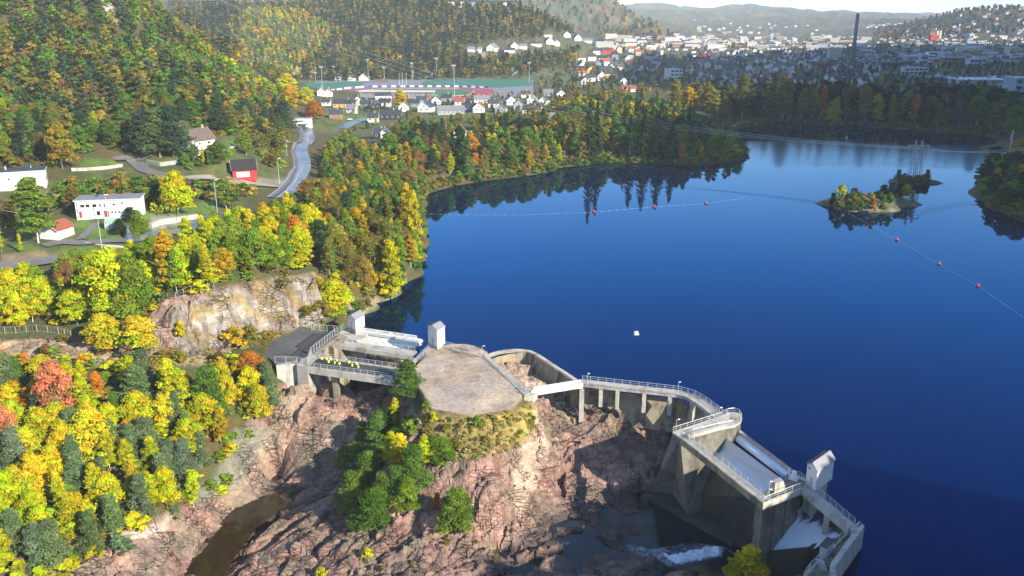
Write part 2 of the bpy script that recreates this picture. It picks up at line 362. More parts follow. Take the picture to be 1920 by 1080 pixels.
def ground_material():
    m = bpy.data.materials.new('ground'); m.use_nodes = True; nt = m.node_tree; b = nt.nodes['Principled BSDF']; b.inputs['Roughness'].default_value = .9
    b.inputs['Specular IOR Level'].default_value = .25
    a = nt.nodes.new('ShaderNodeAttribute'); a.attribute_name = 'Col'; g = nt.nodes.new('ShaderNodeNewGeometry')
    cols = []
    for sc_, lo, hi in ((.9, .72, 1.25), (4.5, .7, 1.3)):
        n = nt.nodes.new('ShaderNodeTexNoise'); n.inputs['Scale'].default_value = sc_; n.inputs['Detail'].default_value = 8; n.inputs['Roughness'].default_value = .7
        nt.links.new(g.outputs['Position'], n.inputs['Vector'])
        r = nt.nodes.new('ShaderNodeMapRange'); r.inputs[1].default_value = .32; r.inputs[2].default_value = .68; r.inputs[3].default_value = lo; r.inputs[4].default_value = hi
        nt.links.new(n.outputs[0], r.inputs[0]); cols.append((n, r))
    m1 = nt.nodes.new('ShaderNodeMix'); m1.data_type = 'RGBA'; m1.blend_type = 'MULTIPLY'; m1.inputs[0].default_value = 1
    m2 = nt.nodes.new('ShaderNodeMix'); m2.data_type = 'RGBA'; m2.blend_type = 'MULTIPLY'; m2.inputs[0].default_value = 1
    nt.links.new(a.outputs['Color'], m1.inputs[6]); nt.links.new(cols[0][1].outputs[0], m1.inputs[7]); nt.links.new(m1.outputs[2], m2.inputs[6]); nt.links.new(cols[1][1].outputs[0], m2.inputs[7])
    nt.links.new(m2.outputs[2], b.inputs['Base Color'])
    bp = nt.nodes.new('ShaderNodeBump'); bp.inputs['Strength'].default_value = .55; bp.inputs['Distance'].default_value = .5
    nt.links.new(cols[0][0].outputs[0], bp.inputs['Height']); nt.links.new(bp.outputs[0], b.inputs['Normal'])
    return m
# ------------------------------------------------------------------ ground sheet
D2 = math.radians
az = np.concatenate([np.linspace(D2(-180), D2(-60), 40, endpoint=False), np.linspace(D2(-60), D2(-37), 24, endpoint=False), np.linspace(D2(-37), D2(37), 620, endpoint=False), np.linspace(D2(37), D2(80), 70, endpoint=False), np.linspace(D2(80), D2(180), 60)])
rr = np.concatenate([[4, 15, 30, 45, 60, 75, 88], np.arange(100, 262, .5), 262*np.exp(np.arange(0, 300)*0.0137)])
A_, R_ = np.meshgrid(az, rr); GX = (R_*np.sin(A_)); GY = (R_*np.cos(A_))
GZ, GM, GE, GU, GV = H(GX, GY, True)
def zone(poly, w_=3.0, ymin=40, ymax=1e9): return softpoly(GU, GV, poly, w_)*((GY > ymin) & (GY < ymax))
base = np.zeros(GX.shape+(3,)); f1 = fbm(GX/12, GY/12, 101); f2 = fbm(GX/3, GY/3, 111)
c1 = np.array([.10, .085, .035]); c2 = np.array([.13, .075, .03]); c3 = np.array([.06, .08, .025])
t = np.clip((f1-.3)/.4, 0, 1)[..., None]; base[:] = c1*(1-t)+c3*t; t = np.clip((f2-.45)/.3, 0, 1)[..., None]; base[:] = base*(1-t*.6)+c2*t*.6
rad = np.hypot(GX, GY)
def blend(mask, c, var=0.12):
    global base
    mk = mask[..., None]; cc = np.array(c)[None, None]*(1+var*2*(f2[..., None]-.5)*2); base = base*(1-mk)+cc*mk
# far woodland colouring: mottled autumn forest
ft = np.clip((rad-900)/900, 0, 1)*(GZ > 22); f3 = fbm(GX/60, GY/60, 121, 3); 
blend(ft, (.075, .085, .045), .5); blend(ft*(f3 > .56)*.7, (.20, .13, .05), .4)
tn = (rad > 1050)*(GZ <= 22)*1.0; blend(tn, (.10, .115, .06), .4)
# rock
rk = GM*1.0; rk = np.clip(rk*2.5, 0, 1)
r1 = fbm(GX/5, GY/5, 131); r2 = fbm(GX/1.6, GY/1.6, 141)
pink = np.array([.33, .195, .15]); grey = np.array([.215, .165, .13]); dark = np.array([.085, .06, .045]); pale = np.array([.40, .28, .215])
rc = pink*np.ones(GX.shape+(1,))
k_ = np.clip((r1-.42)/.2, 0, 1)[..., None]; rc = rc*(1-k_*.75)+grey*k_*.75
k_ = np.clip((r2-.5)/.2, 0, 1)[..., None]; rc = rc*(1-k_*.35)+pale*k_*.35
k_ = np.clip((.42-r2)/.15, 0, 1)[..., None]; rc = rc*(1-k_*.5)+dark*k_*.5
big = np.clip((fbm(GX/16, GY/11, 191, 3)-.47)/.12, 0, 1)*.55; rc = rc*(1-big[..., None])+(rc*np.array([.62, .66, .70]))*big[..., None]
lichen = np.clip((fbm(GX/4, GY/7, 151)-.55)/.1, 0, 1)*(GM > 0)
rc = rc*(1-.45*lichen[..., None])+np.array([.20, .19, .12])*.45*lichen[..., None]
base = base*(1-rk[..., None])+rc*rk[..., None]
CLIFF = [(310,572),(420,540),(590,512),(640,560),(600,612),(500,626),(420,665),(330,670)]
k_ = zone(CLIFF, 6)*.85; blend(k_, (.31, .27, .225), .35)
streak = (fbm(GX/1.2+GY/6, GZ/9, 161) > .56)*zone(CLIFF, 5)*.6; blend(streak, (.13, .12, .11), .2)
veg = np.clip((fbm(GX/3, GY/3+GZ/3, 163)-.54)/.08, 0, 1)*zone(CLIFF, 3)*.8; blend(veg, (.24, .17, .06), .3)
blend(zone([(-40,640),(140,636),(330,650),(420,668),(420,690),(200,692),(-40,682)], 8)*.85, (.36, .27, .17), .35)
blend(zone([(-60,330),(120,330),(230,290),(440,250),(540,250),(540,345),(480,372),(400,425),(240,470),(0,490),(-60,490)], 10)*.65, (.10, .125, .035), .4)
blend(softpoly(GU, GV, [(560,240),(600,190),(700,180),(1100,165),(1110,200),(1000,232),(860,250),(640,262)], 8)*((GY > 550) & (GY < 1000))*.7, (.10, .13, .045), .4)
# pale stripe of washed rock on the chute's left side and grey lichen rock on the left bank
blend(zone([(1000,745),(1030,830),(1035,860),(1010,900),(985,950),(960,955),(958,890),(965,830),(990,790)], 6)*.75, (.50, .375, .28), .15)
blend(zone([(440,800),(480,800),(535,790),(530,830),(480,880),(420,930),(360,950),(340,930),(400,890)], 8)*.8, (.20, .20, .15), .15)
blend(zone([(200,1000),(260,990),(330,950),(300,1000),(230,1040)], 6)*.7, (.55, .50, .42), .12)
blend(zone([(470,870),(540,740),(600,700),(580,800),(520,860),(440,930),(380,990)], 5)*.35, (.50, .33, .22), .12)
# wet dark rock at the foot
for (pl, lv) in (([(350,1090),(360,1030),(560,850),(660,740),(760,720),(700,830),(560,930),(420,1090)], -17.6),):
    wet = zone(pl, 10)*np.clip((lv-GZ)/1.2+.5, 0, 1)*.85; blend(wet, (.07, .05, .035), .1)
wet = zone([(880,1090),(960,1000),(1090,930),(1230,900),(1620,1100)], 14)*np.clip((-13.0-GZ)/2, 0, 1)*.8; blend(wet, (.085, .065, .06), .1)
# gravel yard, dry grass, lawns
YARD = [(770,706),(800,648),(905,663),(987,740),(964,768),(925,773),(885,784),(840,776),(796,764),(782,735)]
blend(zone(YARD, 3), (.45, .345, .255), .25)
pt = np.clip((fbm(GX/5, GY/5, 171)-.52)/.1, 0, 1)*zone(YARD, 4); blend(pt*.7, (.36, .31, .27), .1)
wd = np.clip((fbm(GX/2.2, GY/2.2, 177)-.55)/.06, 0, 1)*(zone(YARD, 2)-zone(YARD, 12)); blend(np.clip(wd, 0, 1)*.7, (.22, .18, .07), .2)
DRY = [(775,765),(840,775),(900,784),(965,765),(1000,752),(1008,790),(985,830),(900,862),(840,860),(790,820)]
blend(zone(DRY, 6), (.30, .23, .07), .35)
for lw in ([(262,292),(300,300),(345,290),(395,272),(440,262),(440,275),(395,285),(330,302),(275,304)], [(138,316),(165,296),(205,298),(235,310),(180,320)], [(160,455),(235,455),(230,472),(140,480),(85,476)],
           [(130,412),(162,412),(180,425),(140,438)], [(270,395),(330,395),(400,370),(405,398),(330,410),(290,432),(255,420)], [(395,262),(440,262),(445,275),(400,280)], [(15,462),(60,458),(80,470),(30,478)],
           [(640,215),(700,215),(690,232),(640,232)], [(1055,232),(1088,232),(1085,245),(1055,243)], [(150,430),(215,418),(240,440),(225,450),(160,450)]):
    blend(zone(lw, 2.5), (.115, .19, .035), .22)
blend(zone([(0,478),(80,470),(160,480),(60,492),(0,500)], 3)*.8, (.28, .20, .11), .25)
blend(zone([(280,405),(330,402),(380,405),(380,415),(320,425),(285,440)], 3)*.9, (.30, .28, .26), .2)
blend(zone([(460,330),(540,335),(560,352),(420,352)], 4)*.8, (.30, .26, .21), .15)
blend(zone([(180,-10),(210,-10),(222,45),(205,40),(190,15)], 4)*.9, (.45, .42, .40), .15)
blend(softpoly(GU, GV, [(430,30),(470,-5),(620,-5),(700,5),(640,26),(520,26)], 5)*((GY > 1300)), (.42, .30, .23), .2)
blend(zone([(905,680),(965,668),(1000,672),(1050,700),(1000,745),(985,742)], 4)*.4, (.52, .40, .30), .15)
blend(zone([(640,560),(690,560),(745,528),(770,515),(740,555),(668,602)], 4)*.6, (.40, .30, .21), .2)
V = np.stack([GX, GY, GZ], -1).reshape(-1, 3); nr, na = GX.shape
idx = np.arange(nr*na).reshape(nr, na); F = np.stack([idx[:-1, :-1], idx[:-1, 1:], idx[1:, 1:], idx[1:, :-1]], -1).reshape(-1, 4)[:, ::-1]
def rock_material():
    m = ground_material(); m.name = 'rock'; nt = m.node_tree; b = nt.nodes['Principled BSDF']; g = [n for n in nt.nodes if n.type == 'NEW_GEOMETRY'][0]
    b.inputs['Roughness'].default_value = .8; last = None; col = b.inputs['Base Color'].links[0].from_socket
    bp = [n for n in nt.nodes if n.type == 'BUMP'][0]; bp.inputs['Strength'].default_value = .9; bp.inputs['Distance'].default_value = .5
    nz = nt.nodes.new('ShaderNodeTexNoise'); nz.inputs['Scale'].default_value = .5; nz.inputs['Detail'].default_value = 4; nt.links.new(g.outputs['Position'], nz.inputs['Vector'])
    wv = nt.nodes.new('ShaderNodeMix'); wv.data_type = 'VECTOR'; wv.inputs[0].default_value = .6
    mp = nt.nodes.new('ShaderNodeMapping'); mp.inputs['Rotation'].default_value = (.2, .1, -.55); mp.inputs['Scale'].default_value = (.45, 1, 1.3)
    vm = nt.nodes.new('ShaderNodeVectorMath'); vm.operation = 'ADD'; nt.links.new(g.outputs['Position'], vm.inputs[0]); nt.links.new(nz.outputs['Color'], vm.inputs[1]); nt.links.new(vm.outputs[0], mp.inputs[0])
    prev = bp
    pm = nt.nodes.new('ShaderNodeTexNoise'); pm.inputs['Scale'].default_value = .16; pm.inputs['Detail'].default_value = 3; nt.links.new(g.outputs['Position'], pm.inputs['Vector'])
    pr = nt.nodes.new('ShaderNodeMapRange'); pr.inputs[1].default_value = .42; pr.inputs[2].default_value = .6; nt.links.new(pm.outputs[0], pr.inputs[0])
    for sc_, wd in ((.30, .05), (.95, .08)):
        vo = nt.nodes.new('ShaderNodeTexVoronoi'); vo.feature = 'DISTANCE_TO_EDGE'; vo.inputs['Scale'].default_value = sc_; nt.links.new(mp.outputs[0], vo.inputs['Vector'])
        r = nt.nodes.new('ShaderNodeMapRange'); r.inputs[1].default_value = 0; r.inputs[2].default_value = wd; nt.links.new(vo.outputs['Distance'], r.inputs[0])
        b2 = nt.nodes.new('ShaderNodeBump'); b2.inputs['Distance'].default_value = .3; nt.links.new(pr.outputs[0], b2.inputs['Strength']); nt.links.new(r.outputs[0], b2.inputs['Height']); nt.links.new(prev.outputs[0], b2.inputs['Normal']); prev = b2
        r2 = nt.nodes.new('ShaderNodeMapRange'); r2.inputs[1].default_value = 0; r2.inputs[2].default_value = wd*.8; r2.inputs[3].default_value = .45; r2.inputs[4].default_value = 1; nt.links.new(vo.outputs['Distance'], r2.inputs[0])
        mx = nt.nodes.new('ShaderNodeMix'); mx.data_type = 'RGBA'; mx.blend_type = 'MULTIPLY'; nt.links.new(pr.outputs[0], mx.inputs[0]); nt.links.new(col, mx.inputs[6]); nt.links.new(r2.outputs[0], mx.inputs[7]); col = mx.outputs[2]
        v2 = nt.nodes.new('ShaderNodeTexVoronoi'); v2.inputs['Scale'].default_value = sc_; nt.links.new(mp.outputs[0], v2.inputs['Vector'])
        sp = nt.nodes.new('ShaderNodeSeparateColor'); nt.links.new(v2.outputs['Color'], sp.inputs[0]); r3 = nt.nodes.new('ShaderNodeMapRange'); r3.inputs[3].default_value = .84; r3.inputs[4].default_value = 1.18; nt.links.new(sp.outputs[0], r3.inputs[0])
        m2 = nt.nodes.new('ShaderNodeMix'); m2.data_type = 'RGBA'; m2.blend_type = 'MULTIPLY'; m2.inputs[0].default_value = 1; nt.links.new(col, m2.inputs[6]); nt.links.new(r3.outputs[0], m2.inputs[7]); col = m2.outputs[2]
    nt.links.new(prev.outputs[0], b.inputs['Normal']); nt.links.new(col, b.inputs['Base Color']); return m
me = npmesh('ground', V, F, [ground_material(), rock_material()], mi=(GM[:-1, :-1].ravel() > .25).astype(np.int32), col=np.clip(base.reshape(-1, 3), 0, 1))
gnd = link('ground', me, kind='structure')
# faces of the rock read crisp, woodland ground soft
me.polygons.foreach_set('use_smooth', (GM[:-1, :-1].ravel() < .3))
# ------------------------------------------------------------------ lake
def water_mat(name, col, rough, bscale, bstr, band=False):
    m = bpy.data.materials.new(name); m.use_nodes = True; nt = m.node_tree; b = nt.nodes['Principled BSDF']
    b.inputs['Base Color'].default_value = (*col, 1); b.inputs['Roughness'].default_value = rough; b.inputs['IOR'].default_value = 1.45; b.inputs['Specular Tint'].default_value = (.45, .8, 1, 1)
    g = nt.nodes.new('ShaderNodeNewGeometry'); n = nt.nodes.new('ShaderNodeTexNoise'); n.inputs['Scale'].default_value = bscale; n.inputs['Detail'].default_value = 5
    mp = nt.nodes.new('ShaderNodeMapping'); mp.inputs['Scale'].default_value = (1, .55, 1); nt.links.new(g.outputs['Position'], mp.inputs[0]); nt.links.new(mp.outputs[0], n.inputs['Vector'])
    bp = nt.nodes.new('ShaderNodeBump'); bp.inputs['Strength'].default_value = bstr; bp.inputs['Distance'].default_value = .05; nt.links.new(n.outputs[0], bp.inputs['Height']); nt.links.new(bp.outputs[0], b.inputs['Normal'])
    if band:
        # the outflow ruffles the water in a belt along the far side
        sp = nt.nodes.new('ShaderNodeSeparateXYZ'); nt.links.new(g.outputs['Position'], sp.inputs[0])
        nz = nt.nodes.new('ShaderNodeTexNoise'); nz.inputs['Scale'].default_value = .012; nz.inputs['Detail'].default_value = 5; nz.inputs['Roughness'].default_value = .65
        mp2 = nt.nodes.new('ShaderNodeMapping'); mp2.inputs['Scale'].default_value = (.45, 1.6, 1); nt.links.new(g.outputs['Position'], mp2.inputs[0]); nt.links.new(mp2.outputs[0], nz.inputs['Vector'])
        ad = nt.nodes.new('ShaderNodeMath'); ad.operation = 'MULTIPLY_ADD'; ad.inputs[1].default_value = 150; nt.links.new(nz.outputs[0], ad.inputs[0]); nt.links.new(sp.outputs[1], ad.inputs[2])
        cr = nt.nodes.new('ShaderNodeFloatCurve'); mr = nt.nodes.new('ShaderNodeMapRange'); mr.inputs[1].default_value = 530; mr.inputs[2].default_value = 780
        c = cr.mapping.curves[0]; c.points[0].location = (0, 0); c.points[1].location = (1, 0)
        for p in ((.25, .35), (.45, 1), (.68, .9), (.85, .1)): c.points.new(*p)
        cr.mapping.update(); nt.links.new(ad.outputs[0], mr.inputs[0]); nt.links.new(mr.outputs[0], cr.inputs[1])
        xr = nt.nodes.new('ShaderNodeMapRange'); xr.inputs[1].default_value = 110; xr.inputs[2].default_value = 190; nt.links.new(sp.outputs[0], xr.inputs[0])
        mu = nt.nodes.new('ShaderNodeMath'); mu.operation = 'MULTIPLY'; nt.links.new(cr.outputs[0], mu.inputs[0]); nt.links.new(xr.outputs[0], mu.inputs[1])
        r2 = nt.nodes.new('ShaderNodeMapRange'); r2.inputs[3].default_value = rough; r2.inputs[4].default_value = .16; nt.links.new(mu.outputs[0], r2.inputs[0]); nt.links.new(r2.outputs[0], b.inputs['Roughness'])
        r3 = nt.nodes.new('ShaderNodeMapRange'); r3.inputs[3].default_value = bstr; r3.inputs[4].default_value = 1.0; n.inputs['Scale'].default_value = .6; nt.links.new(mu.outputs[0], r3.inputs[0]); nt.links.new(r3.outputs[0], bp.inputs['Strength'])
    return m
def ngon(name, pts, m, kind='structure', origin=(0, 0, 0)):
    from mathutils.geometry import tessellate_polygon
    tr = tessellate_polygon([[Vector(p) for p in pts]])
    F_ = []
    for t3 in tr:
        a, b, c = [Vector(pts[i]) for i in t3]
        F_.append(tuple(t3) if (b-a).cross(c-a).z > 0 else tuple(t3)[::-1])
    return link(name, npmesh(name, pts, F_, [m]), kind=kind)
DAMLINE = [P(560,606),P(600,640),P(668,652),P(768,668),P(800,668),P(900,682),P(935,668),P(960,662.5),P(985,661),P(1003,667),P(1022,679),P(1079,717),P(1092,726),P(1180,738),P(1275,749),P(1305,764),P(1340,786),P(1358,798),P(1350,813),P(1500,925),P(1592,992),P(1612,1003),P(1556,1072),P(1500,1140),P(1460,1250)]
lk = [(p[0], p[1], 0) for p in DAMLINE]+[(60, 60, 0), (400, 40, 0), (700, 400, 0), (760, 900, 0), (80, 900, 0), (20, 560, 0), (-200, 520, 0), (-200, 300, 0), (-90, 250, 0)]
WATER = water_mat('lake_water', (.0006, .0065, .030), .03, 1.2, .04, True)
def tint_water(m, ior=1.75):
    # mirror of the sky; blue is put into the reflection, deepest at steep angles
    nt = m.node_tree; b = nt.nodes['Principled BSDF']; out = nt.nodes['Material Output']
    gl = nt.nodes.new('ShaderNodeBsdfAnisotropic') if False else nt.nodes.new('ShaderNodeBsdfGlossy'); df = nt.nodes.new('ShaderNodeBsdfDiffuse'); df.inputs[0].default_value = b.inputs['Base Color'].default_value
    fr = nt.nodes.new('ShaderNodeFresnel'); fr.inputs[0].default_value = ior
    for l in list(b.inputs['Normal'].links): nt.links.new(l.from_socket, gl.inputs['Normal']); nt.links.new(l.from_socket, fr.inputs['Normal'])
    rl = b.inputs['Roughness'].links
    if rl: nt.links.new(rl[0].from_socket, gl.inputs['Roughness'])
    else: gl.inputs['Roughness'].default_value = b.inputs['Roughness'].default_value
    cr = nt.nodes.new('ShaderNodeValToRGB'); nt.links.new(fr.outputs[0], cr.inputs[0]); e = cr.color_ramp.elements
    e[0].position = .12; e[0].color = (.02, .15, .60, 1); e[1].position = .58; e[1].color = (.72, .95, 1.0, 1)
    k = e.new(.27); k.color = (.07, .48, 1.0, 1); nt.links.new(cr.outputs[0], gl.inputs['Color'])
    mx = nt.nodes.new('ShaderNodeMixShader'); nt.links.new(fr.outputs[0], mx.inputs[0]); nt.links.new(df.outputs[0], mx.inputs[1]); nt.links.new(gl.outputs[0], mx.inputs[2]); nt.links.new(mx.outputs[0], out.inputs['Surface']); nt.nodes.remove(b)
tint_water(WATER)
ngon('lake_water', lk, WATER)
# ------------------------------------------------------------------ haze
HB = float(rr[-1])*1.03
hz = MB().prism([(-HB, -HB), (HB, -HB), (HB, HB), (-HB, HB)], float(GZ.min())-1.0, float(GZ.max())+12).build('haze', mat('haze_tmp', (1, 1, 1)), kind='stuff')
hm = bpy.data.materials.new('haze'); hm.use_nodes = True; hn = hm.node_tree; hn.nodes.remove(hn.nodes['Principled BSDF'])
pv = hn.nodes.new('ShaderNodeVolumePrincipled'); pv.inputs['Color'].default_value = (.80, .90, 1.0, 1); pv.inputs['Density'].default_value = 7.5e-5; pv.inputs['Anisotropy'].default_value = -.25
hn.links.new(pv.outputs[0], hn.nodes['Material Output'].inputs['Volume']); hz.data.materials.clear(); hz.data.materials.append(hm)
HAZE = hz
# ================================================================== vegetation
ORD = ['first','second','third','fourth','fifth','sixth','seventh','eighth','ninth','tenth','eleventh','twelfth','thirteenth','fourteenth','fifteenth','sixteenth','seventeenth','eighteenth','nineteenth','twentieth']
def ordn(i):
    if i < 20: return ORD[i]
    t = ['', '', 'twenty', 'thirty', 'forty', 'fifty', 'sixty', 'seventy'][(i+1)//10]; r = (i+1) % 10
    return {'twenty': 'twentieth', 'thirty': 'thirtieth', 'forty': 'fortieth', 'fifty': 'fiftieth', 'sixty': 'sixtieth', 'seventy': 'seventieth'}[t] if r == 0 else t+'-'+ORD[r-1]
def leaf_mat(name, per_object=True):
    m = bpy.data.materials.new(name); m.use_nodes = True; nt = m.node_tree; nt.nodes.remove(nt.nodes['Principled BSDF'])
    a = nt.nodes.new('ShaderNodeAttribute'); a.attribute_name = 'Col'
    if per_object:
        oi = nt.nodes.new('ShaderNodeObjectInfo'); mx = nt.nodes.new('ShaderNodeMix'); mx.data_type = 'RGBA'; mx.blend_type = 'MULTIPLY'; mx.inputs[0].default_value = 1
        nt.links.new(oi.outputs['Color'], mx.inputs[6]); nt.links.new(a.outputs['Color'], mx.inputs[7]); c = mx.outputs[2]
    else: c = a.outputs['Color']
    d = nt.nodes.new('ShaderNodeBsdfDiffuse'); t = nt.nodes.new('ShaderNodeBsdfTranslucent'); s = nt.nodes.new('ShaderNodeMixShader'); s.inputs[0].default_value = .28
    nt.links.new(c, d.inputs[0]); nt.links.new(c, t.inputs[0]); nt.links.new(d.outputs[0], s.inputs[1]); nt.links.new(t.outputs[0], s.inputs[2])
    nt.links.new(s.outputs[0], nt.nodes['Material Output'].inputs['Surface']); return m
LEAF = leaf_mat('leaves'); LEAFV = leaf_mat('leaves_far', False)
RS = np.random.RandomState(3)
def quads(C, N, size, col, jit=1.0, asp=.7):
    """one leaf spray (a kinked quad) per centre, facing roughly along N"""
    n = len(C); N = N+RS.normal(0, .55*jit, (n, 3)); N /= np.linalg.norm(N, axis=1, keepdims=True)+1e-9
    T = np.cross(N, RS.normal(0, 1, (n, 3))); T /= np.linalg.norm(T, axis=1, keepdims=True)+1e-9; B = np.cross(N, T)
    s = (size*RS.uniform(.6, 1.3, n))[:, None] if np.ndim(size) == 0 else (size*RS.uniform(.6, 1.3, n))[:, None]
    V = np.stack([C-T*s, C-B*s*asp+N*s*.25, C+T*s, C+B*s*asp+N*s*.2], 1).reshape(-1, 3)
    return V, np.repeat(col, 4, 0)
def lobes_crown(seed, h=12, w=7, nl=12, per=150, leaf=.42, base=.28, top_taper=.5, hue=.10, spread=1.0):
    global RS; RS = np.random.RandomState(seed); C = []; N = []; K = []
    for i in range(nl):
        f = (i+.5)/nl; zc = h*(base+.12+(1-base-.2)*f**.9)
        env = w/2*math.sin(math.pi*min(1, .22+.70*f))**.8*(1-top_taper*f*.5)
        a = i*2.4+RS.uniform(-.5, .5); rad = env*RS.uniform(.25, .75)*spread*(1 if f < .9 else .2)
        lr = w*RS.uniform(.14, .25)*(1.1-.35*f); c0 = np.array([rad*math.cos(a), rad*math.sin(a), zc])
        d = RS.normal(0, 1, (per, 3)); d /= np.linalg.norm(d, axis=1, keepdims=True); d[:, 2] = np.abs(d[:, 2])*.9-.25*(RS.rand(per) < .4)
        r = lr*RS.uniform(.55, 1.08, per)[:, None]; wob = 1+.22*np.sin(d[:, :1]*5+i)*np.cos(d[:, 1:2]*4)
        C.append(c0+d*r*wob*np.array([1, 1, .85])); N.append(d+np.array([0, 0, .35]))
        k = np.ones((per, 3))*RS.uniform(.72, 1.15); k *= RS.uniform(.70, 1.25, (per, 1)); hh = RS.uniform(-hue, hue)
        k[:, 0] *= 1+hh*1.5; k[:, 1] *= 1-hh*.6; K.append(k)
    C = np.concatenate(C); N = np.concatenate(N); K = np.concatenate(K)
    return quads(C, N, leaf, K)
def spruce_crown(seed, h=16, w=6, tiers=20, br=11, seg=4, leaf=.55):
    global RS; RS = np.random.RandomState(seed); C = []; N = []; K = []
    for t in range(tiers):
        f = t/(tiers-1); z = h*(.08+.9*f); R = w/2*(1-f)**.85*RS.uniform(.85, 1.12)+.15
        for b in range(max(4, int(br*(1-.5*f)))):
            a = RS.uniform(0, 6.28); rr_ = R*RS.uniform(.75, 1.1)
            for s in range(seg):
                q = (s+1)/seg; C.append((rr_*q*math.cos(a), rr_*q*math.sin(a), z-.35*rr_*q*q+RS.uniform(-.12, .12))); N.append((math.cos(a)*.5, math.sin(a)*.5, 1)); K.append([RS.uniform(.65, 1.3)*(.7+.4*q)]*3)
    C = np.array(C); N = np.array(N); K = np.array(K)
    return quads(C, N, leaf, K, .5)
def pine_crown(seed, h=12, w=6, nl=16, per=110, leaf=.36, low=.22):
    global RS; RS = np.random.RandomState(seed); C = []; N = []; K = []
    for i in range(nl):
        f = (i+.5)/nl; z = h*(low+(.93-low)*f); env = w/2*(1-.62*f)*(.6+.4*math.sin(3.1*min(1, f*1.6+.1)))
        a = i*2.4+RS.uniform(-.6, .6); rad = env*RS.uniform(.45, .85); lr = w*RS.uniform(.15, .23)*(1.15-.4*f)
        c0 = np.array([rad*math.cos(a), rad*math.sin(a), z]); d = RS.normal(0, 1, (per, 3)); d /= np.linalg.norm(d, axis=1, keepdims=True)
        C.append(c0+d*lr*RS.uniform(.3, 1.05, per)[:, None]*np.array([1.15, 1.15, .62])); N.append(d*.6+np.array([0, 0, .8])); K.append(np.ones((per, 3))*RS.uniform(.75, 1.2)*RS.uniform(.65, 1.3, (per, 1)))
    return quads(np.concatenate(C), np.concatenate(N), leaf, np.concatenate(K), 1.1, .45)
def crownmesh(name, VK, m=LEAF):
    V, K = VK; F = np.arange(len(V)).reshape(-1, 4); return npmesh(name, V, F, [m], col=K)
BARK = {'birch': mat('birch_bark', (.62, .60, .55), .8, noise=.35, nscale=6), 'grey': mat('bark', (.16, .13, .10), .9, noise=.3, nscale=5), 'pine': mat('pine_bark', (.30, .16, .09), .9, noise=.3, nscale=4)}
def trunkmesh(name, h, r, m, seed, limbs=6, top=.85):
    rnd = random.Random(seed); b = MB(); n = 5; px = py = 0; pts = [(0, 0, -.6)]
    for k in range(1, n+1):
        px += rnd.uniform(-.12, .12)*h/12; py += rnd.uniform(-.12, .12)*h/12; pts.append((px, py, h*top*k/n))
    for k in range(n): b.tube(pts[k], pts[k+1], r*(1-.8*k/n), r*(1-.8*(k+1)/n), 6, cap=False)
    for l in range(limbs):
        f = rnd.uniform(.3, .8); i = min(n-1, int(f*n)); p = Vector(pts[i]).lerp(Vector(pts[i+1]), f*n-i); a = rnd.uniform(0, 6.28); L = h*rnd.uniform(.15, .26)
        b.tube(p, p+Vector((math.cos(a)*L, math.sin(a)*L, L*.55)), r*.35, r*.1, 4, cap=False)
    return b.mesh(name, m)
VAR = {}
def variants(kind, crowns, h, r, bark, limbs=6):
    VAR[kind] = [(crownmesh(kind+'_crown', c), trunkmesh(kind+'_trunk', h, r, BARK[bark], 50+i, limbs)) for i, c in enumerate(crowns)]
variants('maple_tree', [lobes_crown(10+i, 11, 8.2, 26, 270, .24, .02, .55, .14, 1.12) for i in range(6)], 11, .20, 'grey')
variants('birch_tree', [lobes_crown(30+i, 13, 5.4, 26, 210, .22, .04, .85, .10, 1.1) for i in range(6)], 13, .10, 'birch')
variants('spruce_tree', [spruce_crown(50+i, 16, 6.2, 24, 13, 5, .42) for i in range(4)], 16, .2, 'grey', 0)
variants('pine_tree', [pine_crown(60+i, 12, 6.4, 26, 230, .25, .06 if i % 2 else .14) for i in range(5)], 12, .2, 'pine')
variants('shrub', [lobes_crown(70+i, 3.2, 3.6, 8, 110, .26, .02, .5, .1) for i in range(4)], 2.4, .07, 'grey', 3)
variants('thuja_shrub', [lobes_crown(80+i, 5, 1.5, 9, 130, .18, .02, .9, .03, .4) for i in range(2)], 4, .07, 'grey', 0)
REFH = {'maple_tree': 11, 'birch_tree': 13, 'spruce_tree': 16, 'pine_tree': 12, 'shrub': 3.2, 'thuja_shrub': 5}
REFW = {'maple_tree': 8.2, 'birch_tree': 5.2, 'spruce_tree': 6.2, 'pine_tree': 6.4, 'shrub': 3.6, 'thuja_shrub': 1.5}
PAL = {'bright yellow': (.60, .54, .02), 'lime yellow': (.50, .52, .015), 'fresh green': (.20, .30, .03), 'mid green': (.12, .215, .035), 'dark green': (.045, .085, .03), 'olive green': (.20, .18, .035), 'golden': (.54, .37, .02),
       'orange': (.52, .21, .03), 'rust brown': (.22, .13, .045), 'dull brown': (.20, .14, .07), 'coral red': (.56, .24, .11), 'blue-green': (.16, .235, .11), 'dark blue-green': (.065, .11, .06), 'very dark green': (.028, .055, .028), 'silver blue': (.30, .42, .42),
       'deep red': (.28, .045, .035), 'ochre': (.30, .25, .045)}
KINDWORD = {'maple_tree': 'leafy tree', 'birch_tree': 'slender birch', 'spruce_tree': 'pointed spruce', 'pine_tree': 'pine', 'shrub': 'shrub', 'thuja_shrub': 'narrow clipped shrub'}
PLANTS = []   # kind, colour, x, y, z, height, width, zone phrase
def plant(kind, colour, x, y, h=None, w=None, zone='', z=None, group=None, jit=.10):
    if group == 'trees on the rock island' and kind == 'pine_tree': w *= 1.25; h *= 1.12
    if z is None: z = float(H(np.array([x]), np.array([y]))[0])
    PLANTS.append([kind, colour, x, y, z, h or REFH[kind], w or (REFW[kind]*(h or REFH[kind])/REFH[kind]), zone, group, jit])
